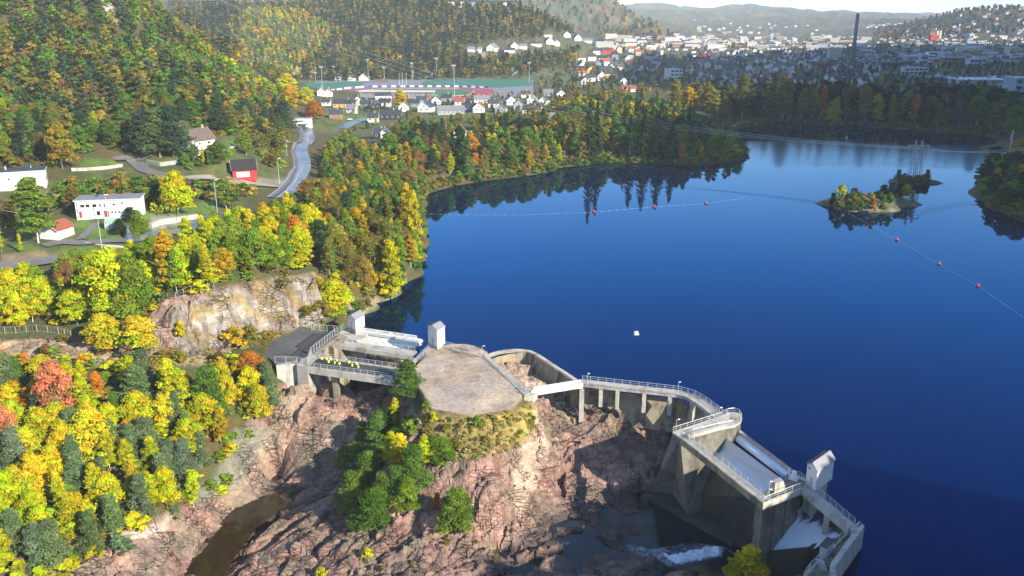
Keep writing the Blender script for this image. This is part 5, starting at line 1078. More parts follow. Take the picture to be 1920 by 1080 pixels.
lamp('lamp post at the grove end of the people bridge', 757, 696, YAW, 2.6, .3, -1); lamp('lamp post on the sunlit middle pier parapet', 1441, 941, DZ, 2.4, .2); lamp('lamp post on the back fence of the platform', 585, 620, YAW, 2.2, .2)
# ================================================================== lower river
POOL = water_mat('pool_water', (.028, .016, .006), .06, .8, .12); RIV = water_mat('river_water', (.006, .010, .018), .10, 2.5, .5)
ngon('pool_water', [(p[0], p[1], -18.8) for p in PP([(340,1120),(352,1040),(470,900),(560,820),(620,740),(740,715),(760,740),(700,800),(640,880),(560,930),(480,990),(430,1060),(400,1120)], -18.8)], POOL)
ngon('river_water', [(p[0], p[1], -15.7) for p in PP([(820,1130),(880,1060),(1000,1000),(1100,960),(1200,915),(1400,1000),(1520,1060),(1480,1130),(1380,1100),(1250,1130)], -15.7)], RIV)
def foam_mat():
    m = bpy.data.materials.new('white_water'); m.use_nodes = True; nt = m.node_tree; b = nt.nodes['Principled BSDF']; b.inputs['Roughness'].default_value = .5
    g = nt.nodes.new('ShaderNodeAttribute'); g.attribute_name = 'Col'; n = nt.nodes.new('ShaderNodeTexNoise'); n.inputs['Scale'].default_value = 1.6; n.inputs['Detail'].default_value = 8; n.inputs['Roughness'].default_value = .75
    gg = nt.nodes.new('ShaderNodeNewGeometry'); nt.links.new(gg.outputs['Position'], n.inputs['Vector'])
    ad = nt.nodes.new('ShaderNodeMath'); ad.operation = 'ADD'; nt.links.new(g.outputs['Fac'], ad.inputs[0]); nt.links.new(n.outputs[0], ad.inputs[1])
    r = nt.nodes.new('ShaderNodeMapRange'); r.inputs[1].default_value = .92; r.inputs[2].default_value = 1.30; nt.links.new(ad.outputs[0], r.inputs[0])
    mx = nt.nodes.new('ShaderNodeMix'); mx.data_type = 'RGBA'; mx.inputs[6].default_value = (.02, .035, .06, 1); mx.inputs[7].default_value = (.66, .74, .84, 1); nt.links.new(r.outputs[0], mx.inputs[0]); nt.links.new(mx.outputs[2], b.inputs['Base Color']); return m  # foam white dimmed and blued, putting shade into its colour
FOAM = foam_mat()
def foam(poly, z, name='rapids', amp=.5, n=60, dense=.75):
    W_ = PP(poly, z); xs = [p[0] for p in W_]; ys = [p[1] for p in W_]
    X, Y = np.meshgrid(np.linspace(min(xs), max(xs), n), np.linspace(min(ys), max(ys), n)); m = softpoly(X, Y, [(p[0], p[1]) for p in W_], 1.6)
    Z = z-.40+.5*m+amp*m*(fbm(X*.9, Y*.9, 301, 4)-.15)-.5*(m < .02)
    f = np.clip(m*dense+.35*(fbm(X/2.5, Y/2.5, 311)-.5)*m, 0, 1); I = np.arange(n*n).reshape(n, n); keep = (m[:-1, :-1]+m[1:, 1:]) > 0
    F = np.stack([I[:-1, :-1], I[:-1, 1:], I[1:, 1:], I[1:, :-1]], -1)[keep]
    return link(name, npmesh(name, np.stack([X, Y, Z], -1).reshape(-1, 3), F, [FOAM], col=np.repeat(f.reshape(-1, 1), 3, 1), smooth=True), kind='structure')
foam([(1225,1030),(1260,1036),(1330,1018),(1368,1026),(1362,1048),(1310,1060),(1265,1066),(1240,1050)], -15.72, 'rapids_water', 1.3, 90, .95)
foam([(1200,1024),(1228,1022),(1300,1010),(1372,1022),(1366,1052),(1300,1068),(1250,1072),(1215,1050)], -15.74, 'rapids_water', .35, 80, .45)
foam([(1150,1012),(1215,1018),(1240,1034),(1226,1056),(1180,1048)], -15.66, 'rapids_water', .3, 60, .42)
foam([(1040,1014),(1080,1006),(1100,1012),(1060,1028)], -15.66, 'rapids_water', .3, 50, .45)
foam([(1235,1032),(1290,1016),(1320,1014),(1290,1030),(1250,1040)], -15.72, 'rapids_water', .6, 50, .6)
foam([(1085,1003),(1110,996),(1135,988),(1130,996),(1100,1006)], -15.72, 'rapids_water', .4, 40, .7)
foam([(1262,983),(1272,990),(1284,1000),(1276,1000),(1264,992)], -15.5, 'rapids_water', .4, 30, .8)
foam([(1210,1030),(1240,1040),(1232,1050),(1205,1042)], -15.72, 'rapids_water', .4, 40, .45)
foam([(920,1070),(945,1062),(942,1074),(925,1082)], -15.72, 'rapids_water', .4, 30, .6)
foam([(1103,1028),(1115,1030),(1118,1040),(1104,1036)], -15.72, 'rapids_water', .4, 30, .6)
# water sliding over the right overflow
n = 40; X = np.zeros((n, n)); Y = X.copy(); Z = X.copy(); Fm = X.copy()
A = np.array(P(1492,926,-.3)); B = np.array(P(1592,1000,-.3)); C_ = np.array(P(1520,1034,-5.2)); D_ = np.array(P(1412,1038,-8.4))
for i in range(n):
    for j in range(n):
        s = i/(n-1); q = j/(n-1); pt = (A*(1-s)+B*s)*(1-q)+(D_*(1-s)+C_*s)*q; zz = pt[2]+.5*math.sin(math.pi*q); X[i, j], Y[i, j], Z[i, j] = pt[0], pt[1], zz; Fm[i, j] = q
st = fbm(np.arange(n)[:, None]/2.2+np.zeros((n, n)), Fm*1.5, 401); f = np.clip((Fm-.05)*2.6+st-.35, 0, 1)
I = np.arange(n*n).reshape(n, n); F = np.stack([I[:-1, :-1], I[1:, :-1], I[1:, 1:], I[:-1, 1:]], -1).reshape(-1, 4)[:, ::-1]
link('water_slide', npmesh('water_slide', np.stack([X, Y, Z+.12*st], -1).reshape(-1, 3), F, [FOAM], col=np.repeat(f.reshape(-1, 1), 3, 1), smooth=True), kind='structure')
# ================================================================== people on the footbridge
SKIN = mat('skin', (.45, .28, .2), .6); TROU = mat('dark_trousers', (.02, .025, .03), .9); HIVIS = mat('hi_vis_yellow', (.62, .85, .05), .7); REFL = mat('reflective_band', (.7, .72, .7), .3); HAIR = mat('helmet_white', (.8, .8, .8), .4)
HAIRS = [mat('hair_dark', (.03, .02, .015), .8), HAIR, mat('helmet_blue', (.03, .08, .3), .4), mat('hair_fair', (.35, .25, .12), .8)]
def person_mesh(pose):
    me = bpy.data.meshes.new('person_body'); J = {'pel': (0, 0, .95), 'ch': (0, 0, 1.25), 'nk': (0, 0, 1.47), 'hd': (0, .01, 1.62), 'ht': (0, .01, 1.74)}
    a = pose
    J.update(ls=(-.19, 0, 1.40), rs=(.19, 0, 1.40), le=(-.25, -.03-.08*a, 1.12), re=(.25, -.03+.1*a, 1.12), lh=(-.22, .10+.15*a, .92), rh=(.22, .14, .90+.12*a), lf=(-.19, .2+.15*a, .86), rf=(.19, .22, .86+.16*a),
             lp=(-.1, 0, .92), rp=(.1, 0, .92), lk=(-.11, .03+.08*a, .5), rk=(.12, .02-.05*a, .5), la=(-.12, -.01+.1*a, .09), ra=(.13, -.02-.12*a, .09), lt=(-.13, .16+.1*a, .04), rt=(.15, .14-.12*a, .04))
    R = dict(pel=.15, ch=.17, nk=.06, hd=.105, ht=.07, ls=.075, rs=.075, le=.05, re=.05, lh=.036, rh=.036, lf=.03, rf=.03, lp=.10, rp=.10, lk=.065, rk=.065, la=.045, ra=.045, lt=.04, rt=.04)
    E = [('pel', 'ch'), ('ch', 'nk'), ('nk', 'hd'), ('hd', 'ht'), ('ch', 'ls'), ('ls', 'le'), ('le', 'lh'), ('lh', 'lf'), ('ch', 'rs'), ('rs', 're'), ('re', 'rh'), ('rh', 'rf'), ('pel', 'lp'), ('lp', 'lk'), ('lk', 'la'), ('la', 'lt'), ('pel', 'rp'), ('rp', 'rk'), ('rk', 'ra'), ('ra', 'rt')]
    ks = list(J); me.from_pydata([J[k] for k in ks], [(ks.index(a_), ks.index(b_)) for a_, b_ in E], []); me.update()
    o = bpy.data.objects.new('person_body', me); COL.objects.link(o); md = o.modifiers.new('s', 'SKIN')
    for i, k in enumerate(ks): me.skin_vertices[0].data[i].radius = (R[k], R[k]*.8 if k in ('pel', 'ch') else R[k]); me.skin_vertices[0].data[i].use_root = (k == 'pel')
    o.modifiers.new('u', 'SUBSURF').levels = 1; dg = bpy.context.evaluated_depsgraph_get(); m2 = bpy.data.meshes.new_from_object(o.evaluated_get(dg)); m2.name = 'person_body'
    bpy.data.objects.remove(o); m2.materials.clear()
    for mm in (TROU, HIVIS, SKIN): m2.materials.append(mm)
    for p in m2.polygons:
        c = p.center; p.material_index = 0 if (c.z < .93 and abs(c.x) < .21 and not (c.y > .1 and c.z > .6)) else (2 if c.z > 1.47 or (c.z < .96 and c.y > .08) else 1); p.use_smooth = True
    return m2
def vest_mesh():
    b = MB(); b.lathe([(.17, .80), (.185, .95), (.20, 1.2), (.21, 1.38), (.12, 1.47)], 12); b.lathe([(.20, 1.02), (.207, 1.03), (.207, 1.08), (.20, 1.09)], 12, m=1)
    me = b.mesh('vest', [HIVIS, REFL]); 
    for v in me.vertices: v.co.y *= .74
    return me
BODY = [person_mesh(0), person_mesh(1)]; VEST = vest_mesh(); HM = [MB().lathe([(.115, 1.64), (.122, 1.69), (.10, 1.77), (.04, 1.80)], 10, (0, -.005, 0)).mesh('hair', h) for h in HAIRS]
pl = [(604,680,.3),(613,681,2.4),(617,686,.9),(621,681,4),(628,688,1.5),(632,684,5.2),(637,690,.2),(651,685,2.0),(655,687,3.3),(661,693,1.1),(669,690,4.4),(672,696,2.6)]
for i, (u, v, r) in enumerate(pl):
    lab = f"person in a yellow hi-vis vest, {'' if 0 else ['first','second','third','fourth','fifth','sixth','seventh','eighth','ninth','tenth','eleventh','last'][i]} from the left on the footbridge"
    if i == 11: lab = 'person in a yellow hi-vis vest, rightmost in the group on the footbridge'
    x, y, z = P(u, v, YAW-.24); t = thing('person', lab, 'person', (x, y, z), r, 'people on the footbridge'); t.scale = (1.04,)*3
    link('body', BODY[i % 2], t); link('vest', VEST, t); link('hair', HM[(i*3) % 4], t)
# ================================================================== things on the lake
def buoy(label, u, v, r=.75):
    x, y, z = P(u, v, .3); t = thing('buoy', label, 'buoy', (x, y, 0), group='red marker buoys')
    MB().lathe([(.15*r, -.5*r), (.75*r, -.3*r), (1*r, .1*r), (.95*r, .6*r), (.6*r, 1.0*r), (.2*r, 1.15*r)], 14, (x, y, 0)).build('float', mat('buoy_red', (.42, .02, .04), .4), t, smooth=True)
    MB().lathe([(.16*r, 1.1*r), (.16*r, 1.5*r), (.05*r, 1.55*r)], 8, (x, y, 0)).build('top_stub', mat('buoy_pale', (.7, .5, .5), .5), t)
buoy('far red buoy nearest the wooded bank', 1113.5, 396.5, .8); buoy('far red buoy in the middle of the back boom line', 1226.5, 387, .8); buoy('far red buoy below the wooded point', 1324, 381, .8)
buoy('red buoy closest below the rocky islet', 1682, 449, .75); buoy('middle red buoy of the right-hand boom line', 1761, 494, .7); buoy('nearest red buoy of the right-hand boom line', 1834, 535, .62)
def floats(label, px, step=2.6, r=.16):
    pts = PP(px, 0); t = thing('float_line', label, 'boom', pts[0]); b = MB()
    for p in resample(pts, step): b.lathe([(.4*r, -.5*r), (r, 0), (r, .6*r), (.4*r, r)], 6, (p.x, p.y, 0))
    b.build('small_floats', WHITEP, t, kind='stuff'); MB().path([Vector(p)+Vector((0, 0, .02)) for p in pts], .012, 4).build('line', GALV, t)
floats('dotted line of white floats from the wooded bank to the wooded point', [(792,401),(860,403),(980,403),(1113,398),(1226,388),(1324,382),(1390,372)], 4.2, .13)
floats('dotted line of white floats from the islet towards the right edge', [(1585,398),(1612,411),(1682,450),(1761,495),(1834,536),(1925,600)], 3.4, .09)
t = thing('raft', 'tiny square white raft floating alone on the lake', 'raft', P(1193, 627, 0)); x, y, _ = t['_o']
MB().box((x, y, .15), (1.3, 1.1, .35), .2).build('deck', WHITEP, t)
for sx, sy in ((-.5, -.4), (.5, -.4), (.5, .4), (-.5, .4)): MB().box((x+sx, y+sy, .55), (.1, .1, .5)).build('corner_post', RUST, t)
MB().box((x, y, .8), (1.1, .9, .06), .2).build('top_frame', WHITEP, t)
# islets
def islet(name, cx, cy, rx, ry, h, rot=0, seed=1, label=''):
    n = 46; X, Y = np.meshgrid(np.linspace(-1.25, 1.25, n), np.linspace(-1.25, 1.25, n)); r = np.hypot(X, Y); a = np.arctan2(Y, X)
    edge = 1+.16*np.sin(3*a+seed)+.1*np.sin(5*a+2*seed); Z = np.clip(1-(r/edge)**2.2, -1, 1)*h; sl, e = slabs(X*5, Y*5, 500+seed); Z = np.where(Z > -.4, Z+sl*1.2*np.clip(1.2-r, 0, 1), Z)-.3*(r > 1)
    Z = np.clip(Z, -2, 99); ca, sa = math.cos(rot), math.sin(rot); WX = cx+X*rx*ca-Y*ry*sa; WY = cy+X*rx*sa+Y*ry*ca
    cc = np.array([.17, .145, .11])*(.7+.6*fbm(WX/1.5, WY/1.5, 5))[..., None]; g = (fbm(WX/4, WY/4, 9) > .5)[..., None]; cc = np.where(g, np.array([.09, .10, .04]), cc)
    I = np.arange(n*n).reshape(n, n); F = np.stack([I[:-1, :-1], I[:-1, 1:], I[1:, 1:], I[1:, :-1]], -1).reshape(-1, 4)
    link('islet', npmesh('islet', np.stack([WX, WY, Z], -1).reshape(-1, 3), F, [gnd.data.materials[0]], col=cc.reshape(-1, 3)), kind='structure')
    return lambda u, v: 0
c1_ = P(1632, 390, 0); islet('a', c1_[0]+1, c1_[1]+5, 24, 14, 5.2, .15, 1); c2_ = P(1710, 343, 0); islet('b', c2_[0]+1, c2_[1]+2, 15, 9, 2.4, 0, 2)
def isl(kind, col, u, v, z, hpx, wpx, where):
    x, y, _ = P(u, v, z); s = (y*CP+(CAMZ-z)*SP)/FPX; plant(kind, col, x, y, hpx*s, wpx*s, where, z, 'trees on the rocky islets')
for a in (('maple_tree','lime yellow',1577,378,1.5,34,26),('pine_tree','dark green',1600,376,2.5,26,24),('pine_tree','very dark green',1561,385,.6,26,18),('shrub','mid green',1592,394,1,20,26),('shrub','mid green',1612,393,1.5,18,24),('birch_tree','orange',1636,397,.8,30,20),('maple_tree','ochre',1630,385,2,26,26),
          ('pine_tree','dark green',1655,370,2.8,26,26),('pine_tree','dark blue-green',1670,368,2.8,28,22),('pine_tree','very dark green',1686,368,2,26,22),('birch_tree','golden',1698,372,1.6,30,22),('birch_tree','ochre',1710,380,.6,26,16),('shrub','dull brown',1620,376,3,12,24),('pine_tree','dark green',1645,378,3,22,22),('shrub','olive green',1570,388,.8,14,20),('shrub','olive green',1655,392,1.2,10,16)):
    isl(*a, where='on the larger islet')
rq = random.Random(4)
for k in range(26):
    f = rq.random(); u = 1562+140*f+rq.uniform(-4, 4); v = 390-16*f+rq.uniform(-7, 6); kd, cl = rq.choice((('shrub','mid green'),('shrub','olive green'),('pine_tree','dark green'),('shrub','dull brown'),('birch_tree','olive green'),('maple_tree','mid green')))
    isl(kd, cl, u, v, 2.6, rq.uniform(12, 24), rq.uniform(16, 26), where='on the larger islet')
for k in range(9):
    isl(rq.choice(('shrub', 'pine_tree')), rq.choice(('dark green', 'mid green', 'olive green')), rq.uniform(1684, 1740), rq.uniform(337, 345), 1.1, rq.uniform(10, 16), rq.uniform(14, 22), where='on the small pylon islet')
for a in (('pine_tree','mid green',1684,338,1,22,16),('shrub','dull brown',1703,342,1.2,14,24),('shrub','dull brown',1722,342,1.2,14,24),('pine_tree','mid green',1738,338,.8,22,16),('shrub','olive green',1735,345,.8,14,18),('shrub','mid green',1690,346,.6,10,18)):
    isl(*a, where='on the small pylon islet')
# pylon, wires and switchyard
STEEL = mat('pylon_steel', (.42, .42, .44), .5, metal=.3)
def mast(t, x, y, z, h, w0=3.4, w1=.5):
    for k, (sx, sy) in enumerate(((-1, -1), (1, -1), (1, 1), (-1, 1))):
        MB().tube((x+sx*w0/2, y+sy*w0/2, z), (x+sx*w1/2, y+sy*w1/2, z+h), .16, .12, 4).build('leg', STEEL, t)
    b = MB(); n = 8
    for i in range(n):
        for f in range(4):
            c = ((-1, -1), (1, -1), (1, 1), (-1, 1)); a = c[f]; d = c[(f+1) % 4]; wa = w0+(w1-w0)*i/n; wb = w0+(w1-w0)*(i+1)/n; za = z+h*i/n; zb = z+h*(i+1)/n
            b.tube((x+a[0]*wa/2, y+a[1]*wa/2, za), (x+d[0]*wb/2, y+d[1]*wb/2, zb), .07, n=3, cap=False); b.tube((x+d[0]*wa/2, y+d[1]*wa/2, za), (x+a[0]*wb/2, y+a[1]*wb/2, zb), .07, n=3, cap=False)
    b.build('lattice', STEEL, t)
pb = P(1708, 338, 1.5); t = thing('pylon', 'twin-legged lattice power pylon on the small islet', 'pylon', pb)
s_ = (pb[1]*CP+(CAMZ-1.5)*SP)/FPX; hp = 76*s_/.99; dx_ = 15*s_
mast(t, pb[0], pb[1], 1, hp); mast(t, pb[0]+dx_, pb[1]+2, 1, hp*.97)
zc = 1+hp*.86; MB().box((pb[0]+dx_/2, pb[1]+1, zc), (dx_*2.7, .35, .5), .08).build('crossarm', STEEL, t)
tips = [Vector((pb[0]+dx_/2+k*dx_*1.25, pb[1]+1+k*.9, zc)) for k in (-1, 0, 1)]
for k, q in enumerate(tips): MB().lathe([(.12, -1.5), (.2, -1.2), (.1, -.9), (.2, -.6), (.1, 0)], 6, tuple(q)).build('insulator', WHITEP, t)
ends = [Vector(G(400+10*k, 900, 112+3*k)) for k in range(3)]; ends2 = [Vector(P(1990+6*k, 262+3*k, 18)) for k in range(3)]
def wire(a, b, sag, label):
    pts = [a.lerp(b, f)-Vector((0, 0, 4*sag*f*(1-f))) for f in np.linspace(0, 1, 40)]; t = thing('power_line', label, 'power line', tuple(a), group='overhead power lines'); o = Vector(t['_o'])
    MB().path([p for p in pts], .08, 4).build('cable', WHITEP, t)
nm = ['nearest', 'middle', 'farthest']
for k in range(3):
    wire(tips[k]-Vector((0, 0, 1.5)), ends[k], 30, f'{nm[k]} overhead cable sweeping from the islet pylon to the upper left hill'); wire(tips[k]-Vector((0, 0, 1.5)), ends2[k], 4, f'{nm[k]} overhead cable from the islet pylon to the right bank switchyard')
t = thing('switchyard_gantry', 'tall steel gantry with insulators on the dark right bank', 'gantry', P(1900, 300, 6))
g0 = Vector(P(1891, 296, 7)); g1 = Vector(P(1935, 302, 7)); sg = (g0.y*CP+78*SP)/FPX
for p, h in ((g0, 52), (g1, 52)): MB().tube(p, p+Vector((0, 0, h*sg)), .55, .4, 6).build('column', STEEL, t)
MB().tube(g0+Vector((0, 0, 30*sg)), g1+Vector((0, 0, 30*sg)), .3, n=4).build('beam', STEEL, t); MB().tube(g0+Vector((0, 0, 12*sg)), g1+Vector((0, 0, 12*sg)), .25, n=4).build('beam', STEEL, t)
for k in range(5):
    p = g0.lerp(g1, (k+.3)/5)-Vector((0, 3, 0)); MB().lathe([(.4, 0), (.5, 1), (.25, 3.2), (1.0, 3.4), (1.0, 3.7)], 8, tuple(p)).build('insulator', WHITEP, t)
t = thing('platform_post', 'grey post with white disc top left of the switchyard gantry', 'post', P(1877, 305, 6)); x, y, z = t['_o']
MB().tube((x, y, z), (x, y, z+17*sg), .5, .5, 8).build('post', STEEL, t); MB().lathe([(1.9, 17*sg), (1.9, 17*sg+.5)], 10, (x, y, z)).build('disc_top', WHITEP, t)
t = thing('switchyard_wall', 'low dark wall of the switchyard above the right bank trees', 'wall', P(1900, 312, 6))
block('wall_body', [(1872,306),(1940,318),(1940,314),(1874,303)], 9, 3, mat('lilac_dark', (.14, .13, .17), .8), parent=t)
# ================================================================== roads
WETR = mat('wet_asphalt', (.10, .115, .14), .28, noise=.15, nscale=.4); DRYR = mat('dry_asphalt', (.16, .155, .15), .7, noise=.12, nscale=.6); GRAV = mat('gravel_road', (.32, .28, .23), .9, noise=.2, nscale=.8); KERB = mat('kerb_stone', (.30, .29, .27), .8)
LINE = mat('road_line', (.7, .7, .68), .6)
def smooth(pts, n=8):
    out = []
    for i in range(len(pts)-1):
        p0 = np.array(pts[max(i-1, 0)]); p1 = np.array(pts[i]); p2 = np.array(pts[i+1]); p3 = np.array(pts[min(i+2, len(pts)-1)])
        for k in range(n):
            t = k/n; out.append(.5*((2*p1)+(-p0+p2)*t+(2*p0-5*p1+4*p2-p3)*t*t+(-p0+3*p1-3*p2+p3)*t**3))
    out.append(np.array(pts[-1])); return out
def road(name, px, width, m, off=0.0, lift=.30, mid=None, n=10, ymin=60, kind='structure'):
    c = [ground(u, v, ymin)[:2] for (u, v) in px]; c = smooth(c, n); V = []; L = len(c); cr = []
    nn = 5
    for i, p in enumerate(c):
        d = c[min(i+1, L-1)]-c[max(i-1, 0)]; d = d/(np.linalg.norm(d)+1e-9); nr_ = np.array([d[1], -d[0]])
        for k in range(nn): q = p+nr_*(off+width*(k/(nn-1)-.5)); V.append([q[0], q[1], 0])
    V = np.array(V); zc = H(V[:, 0], V[:, 1]); zz = zc.reshape(L, nn).mean(1, keepdims=True)*np.ones((1, nn)); V[:, 2] = np.maximum(zz.ravel(), zc-.2)+lift
    I = np.arange(L*nn).reshape(L, nn); F = np.stack([I[:-1, :-1], I[:-1, 1:], I[1:, 1:], I[1:, :-1]], -1).reshape(-1, 4)
    a, b, cc = V[F[0, 0]], V[F[0, 1]], V[F[0, 2]]
    if np.cross(b-a, cc-a)[2] < 0: F = F[:, ::-1]
    return link(name, npmesh(name, V, F, [m], smooth=True), kind=kind)
RD = [(520,372),(541,355),(556,336),(566,318),(566,300),(562,287),(566,272),(578,258),(576,246),(566,238)]
road('road', RD, 8.5, WETR); road('pavement', [(u-11, v) for u, v in RD[:-1]], 2.4, DRYR, -.5, .42)
for o in (-3.4, 0, 3.4): road('road_line', RD, .22, LINE, o, .35)
road('road', [(-60,508),(0,502),(60,494),(120,486)], 7, DRYR); road('road', [(370,428),(400,412),(430,402)], 7, WETR); road('road', [(240,454),(300,440),(370,428)], 7, WETR)
road('garden_drive', [(82,462),(120,455),(165,456),(235,452),(262,456)], 5.5, DRYR); road('garden_drive', [(150,450),(165,436),(180,420)], 2.6, DRYR)
road('garden_drive', [(215,300),(240,298),(258,305),(272,318),(300,326),(340,334)], 6, DRYR); road('garden_drive', [(255,300),(275,291),(282,286)], 5, DRYR)
road('gravel_road', [(350,336),(420,342),(475,347),(520,350)], 7, GRAV); road('road', [(640,242),(655,234),(672,227),(690,222)], 9, WETR)
road('road', [(1142,112),(1152,118),(1162,125),(1172,133)], 16, WETR, lift=.6); road('road', [(760,192),(840,186),(920,182),(990,176)], 8, WETR)
road('shore_path', [(1366,243),(1385,232),(1430,227),(1490,227),(1530,229)], 5, GRAV, lift=.5)
# ================================================================== walls in the gardens
STONE = mat('garden_stone', (.40, .38, .34), .9, noise=.3, nscale=.9, bump=.5)
def wall_along(label, px, h, th=.5, m=STONE, name='garden_wall', dz=-.4):
    c = [ground(u, v) for (u, v) in px]; t = thing(name, label, 'wall', c[0])
    for a, b in zip(c[:-1], c[1:]):
        a = Vector(a); b = Vector(b); d = Vector((b.x-a.x, b.y-a.y, 0)).normalized(); n_ = Vector((d.y, -d.x, 0))*th/2
        q = [a+n_, b+n_, b-n_, a-n_]; MB().prism(q, [a.z+dz, b.z+dz, b.z+dz, a.z+dz], [a.z+h, b.z+h, b.z+h, a.z+h]).build('wall_section', m, t)
    return t
wall_along('pale curved retaining wall below the upper lawn', [(275,303),(300,309),(330,306),(360,296),(385,285)], 1.6); wall_along('long pale edging wall below the left upper lawn', [(134,321),(160,320),(200,316),(229,311)], 1.2, .8, CONC)
wall_along('grey stone wall curving around the lower lawn', [(282,428),(300,420),(330,416),(370,410)], 1.6, 1.2); wall_along('low kerb wall along the front garden path', [(160,457),(200,462),(232,464)], .5, .3, CONC); wall_along('pale low wall around the right upper lawn', [(412,283),(428,279),(442,275)], .9)
def netfence(label, px, sp, z=None):
    pts = [ground(u, v) if z is None else P(u, v, z) for (u, v) in px]; return railing(label, pts, tall=True, step=sp, infill=1.0, grp='net fences on the rock')
netfence('row of pale fence posts along the left rock shelf', [(-10,627),(30,625),(70,622),(110,626),(134,634)], 2.4); netfence('row of pale fence posts above the bare cliff', [(262,572),(300,566),(330,560),(360,552),(402,545)], 2.6)
# ================================================================== houses
WM = {'white': mat('white_boards', (.74, .74, .72), .7), 'cream': mat('cream_boards', (.62, .52, .34), .7), 'yellow': mat('yellow_boards', (.60, .42, .12), .7), 'red': mat('red_boards', (.42, .03, .03), .7), 'grey': mat('grey_boards', (.32, .35, .36), .7), 'black': mat('black_boards', (.03, .03, .035), .7), 'brown': mat('brown_boards', (.24, .13, .07), .8), 'blue-grey': mat('bluegrey_boards', (.22, .30, .38), .7)}
RM = {'dark': mat('slate_roof', (.045, .05, .065), .6, noise=.15, nscale=1), 'brown': mat('brown_tile_roof', (.13, .095, .08), .8, noise=.2, nscale=2), 'red': mat('red_tile_roof', (.30, .08, .05), .8, noise=.2, nscale=2), 'grey': mat('grey_roof', (.20, .21, .23), .7, noise=.1, nscale=1), 'black': mat('black_roof', (.03, .028, .028), .7, noise=.15, nscale=1)}
TRIM = mat('white_trim', (.8, .8, .78), .6)
def lthing(*a, **k):
    t = thing(*a, **k); t['_o'] = (0.0, 0.0, 0.0); return t
def window(t, c, w_, h, ax, frame=True, dark=True):
    """c centre local; ax 'x' wall facing -y, 'y' facing +-x"""
    d = (w_, .10, h) if ax == 'x' else (.10, w_, h); f = MB().box(c, d).build('window', TRIM if frame else DARK, t)
    if frame:
        e = .06*(-1 if (c[1] < 0 if ax == 'x' else c[0] < 0) else 1)
        c2 = (c[0], c[1]+e, c[2]) if ax == 'x' else (c[0]+e, c[1], c[2]); d2 = (w_*.8, .06, h*.8) if ax == 'x' else (.06, w_*.8, h*.8)
        g = MB().box(c2, d2).build('pane', DARK, f)
def house(label, u, v, W, D, h, rise, rz, wall, roof, wins=(), gwins=(), door=None, chim=None, base=None, cat='house', name='house', xyz=None, garage=None, ov=.45, ymin=60):
    """W along the ridge (local x), D across; wins on the long wall facing -y: (x, z, w, h); gwins on the gable at +x or -x: (side, y, z, w, h)"""
    p = xyz or ground(u, v, ymin)
    t = lthing(name, label, cat, (p[0], p[1], p[2]), rz)
    MB().box((0, 0, h/2-1), (W, D, h+2)).build('wall', WM[wall], t)
    if rise > .05:
        for s in (-1, 1): MB().add([(s*W/2, -D/2, h), (s*W/2, D/2, h), (s*W/2, 0, h+rise)], [(0, 1, 2) if s > 0 else (0, 2, 1)]).build('gable', WM[wall], t)
        r = MB(); k = ov*rise/(D/2)
        slab(r, [(-W/2-ov, 0, h+rise+.12), (W/2+ov, 0, h+rise+.12), (W/2+ov, -D/2-ov, h-k+.12), (-W/2-ov, -D/2-ov, h-k+.12)], .16); slab(r, [(-W/2-ov, 0, h+rise+.12), (W/2+ov, 0, h+rise+.12), (W/2+ov, D/2+ov, h-k+.12), (-W/2-ov, D/2+ov, h-k+.12)], .16)
        ro = r.build('roof', RM[roof], t)
        tr = MB()
        for s in (-1, 1):
            for q in (-1, 1): tr.tube((s*(W/2+ov), q*(D/2+ov), h-k), (s*(W/2+ov), 0, h+rise), .09, n=4)
        tr.build('bargeboard', TRIM, t)
    else:
        ro = MB().box((0, 0, h+.2), (W+.7, D+.7, .35)).build('roof', RM[roof], t); MB().box((0, 0, h+.02), (W+.9, D+.9, .16)).build('fascia', TRIM, t)
    for (x, z, w_, hh) in wins: window(t, (x, -D/2-.03, z), w_, hh, 'x')
    for (s, y, z, w_, hh) in gwins: window(t, (s*(W/2+.03), y, z), w_, hh, 'y')
    if door is not None: MB().box((door[0], -D/2-.04, 1.05), (door[1], .1, 2.1)).build('door', mat('door_'+door[2], {'red': (.3, .05, .04), 'white': (.75, .75, .73), 'dark': (.05, .05, .05)}[door[2]], .6), t)
    if chim is not None: MB().box((chim, 0, h+rise+.5), (.8, .7, 1.5)).build('chimney', CONC, ro)
    return t
# the long white two-storey house
LW = [(x, 3.9, 1.5, 1.2) for x in (-7.6, -6.0, -3.9)]+[(-2.2, 3.9, .5, 1.5), (-.9, 3.9, .45, 1.6), (2.0, 4.0, .9, .7), (4.6, 4.4, .5, 1.0)]+[(x, 1.5, .7, .7) for x in (1.2, 2.2, 3.4)]+[(5.8, 1.7, .6, .9), (6.8, 1.7, .6, .9), (7.9, 1.7, .6, .9), (-3.0, 1.3, 1.4, 1.8)]
t = house('long white two-storey flat house with green-grey roof and red doors', 210, 402, 19.5, 8, 5.6, 0, .20, 'white', 'grey', LW, door=(-.6, 1.4, 'red'))
MB().box((-8.6, -4.06, 1.1), (1.1, .1, 2.1)).build('door', MATS['door_red'], t); MB().box((0, -4.05, 2.8), (19.5, .12, .14)).build('floor_band', RM['grey'], t); MB().box((-4, 1, 6.2), (.8, .8, 1.0)).build('chimney', RM['dark'], t)
MB().box((-8.95, -4.25, 2.8), (.12, .5, 5.4)).build('corner_post', TRIM, t)
house('red gabled garage with white door and dark roof beside gravel drive', 458, 329, 9.5, 9.5, 3.2, 3.4, .35, 'red', 'black', gwins=[(1, 0, 4.6, 1.2, .9), (1, -2.4, 1.6, 1.4, .9)], door=(-.6, 5.2, 'white'), cat='garage', name='garage')
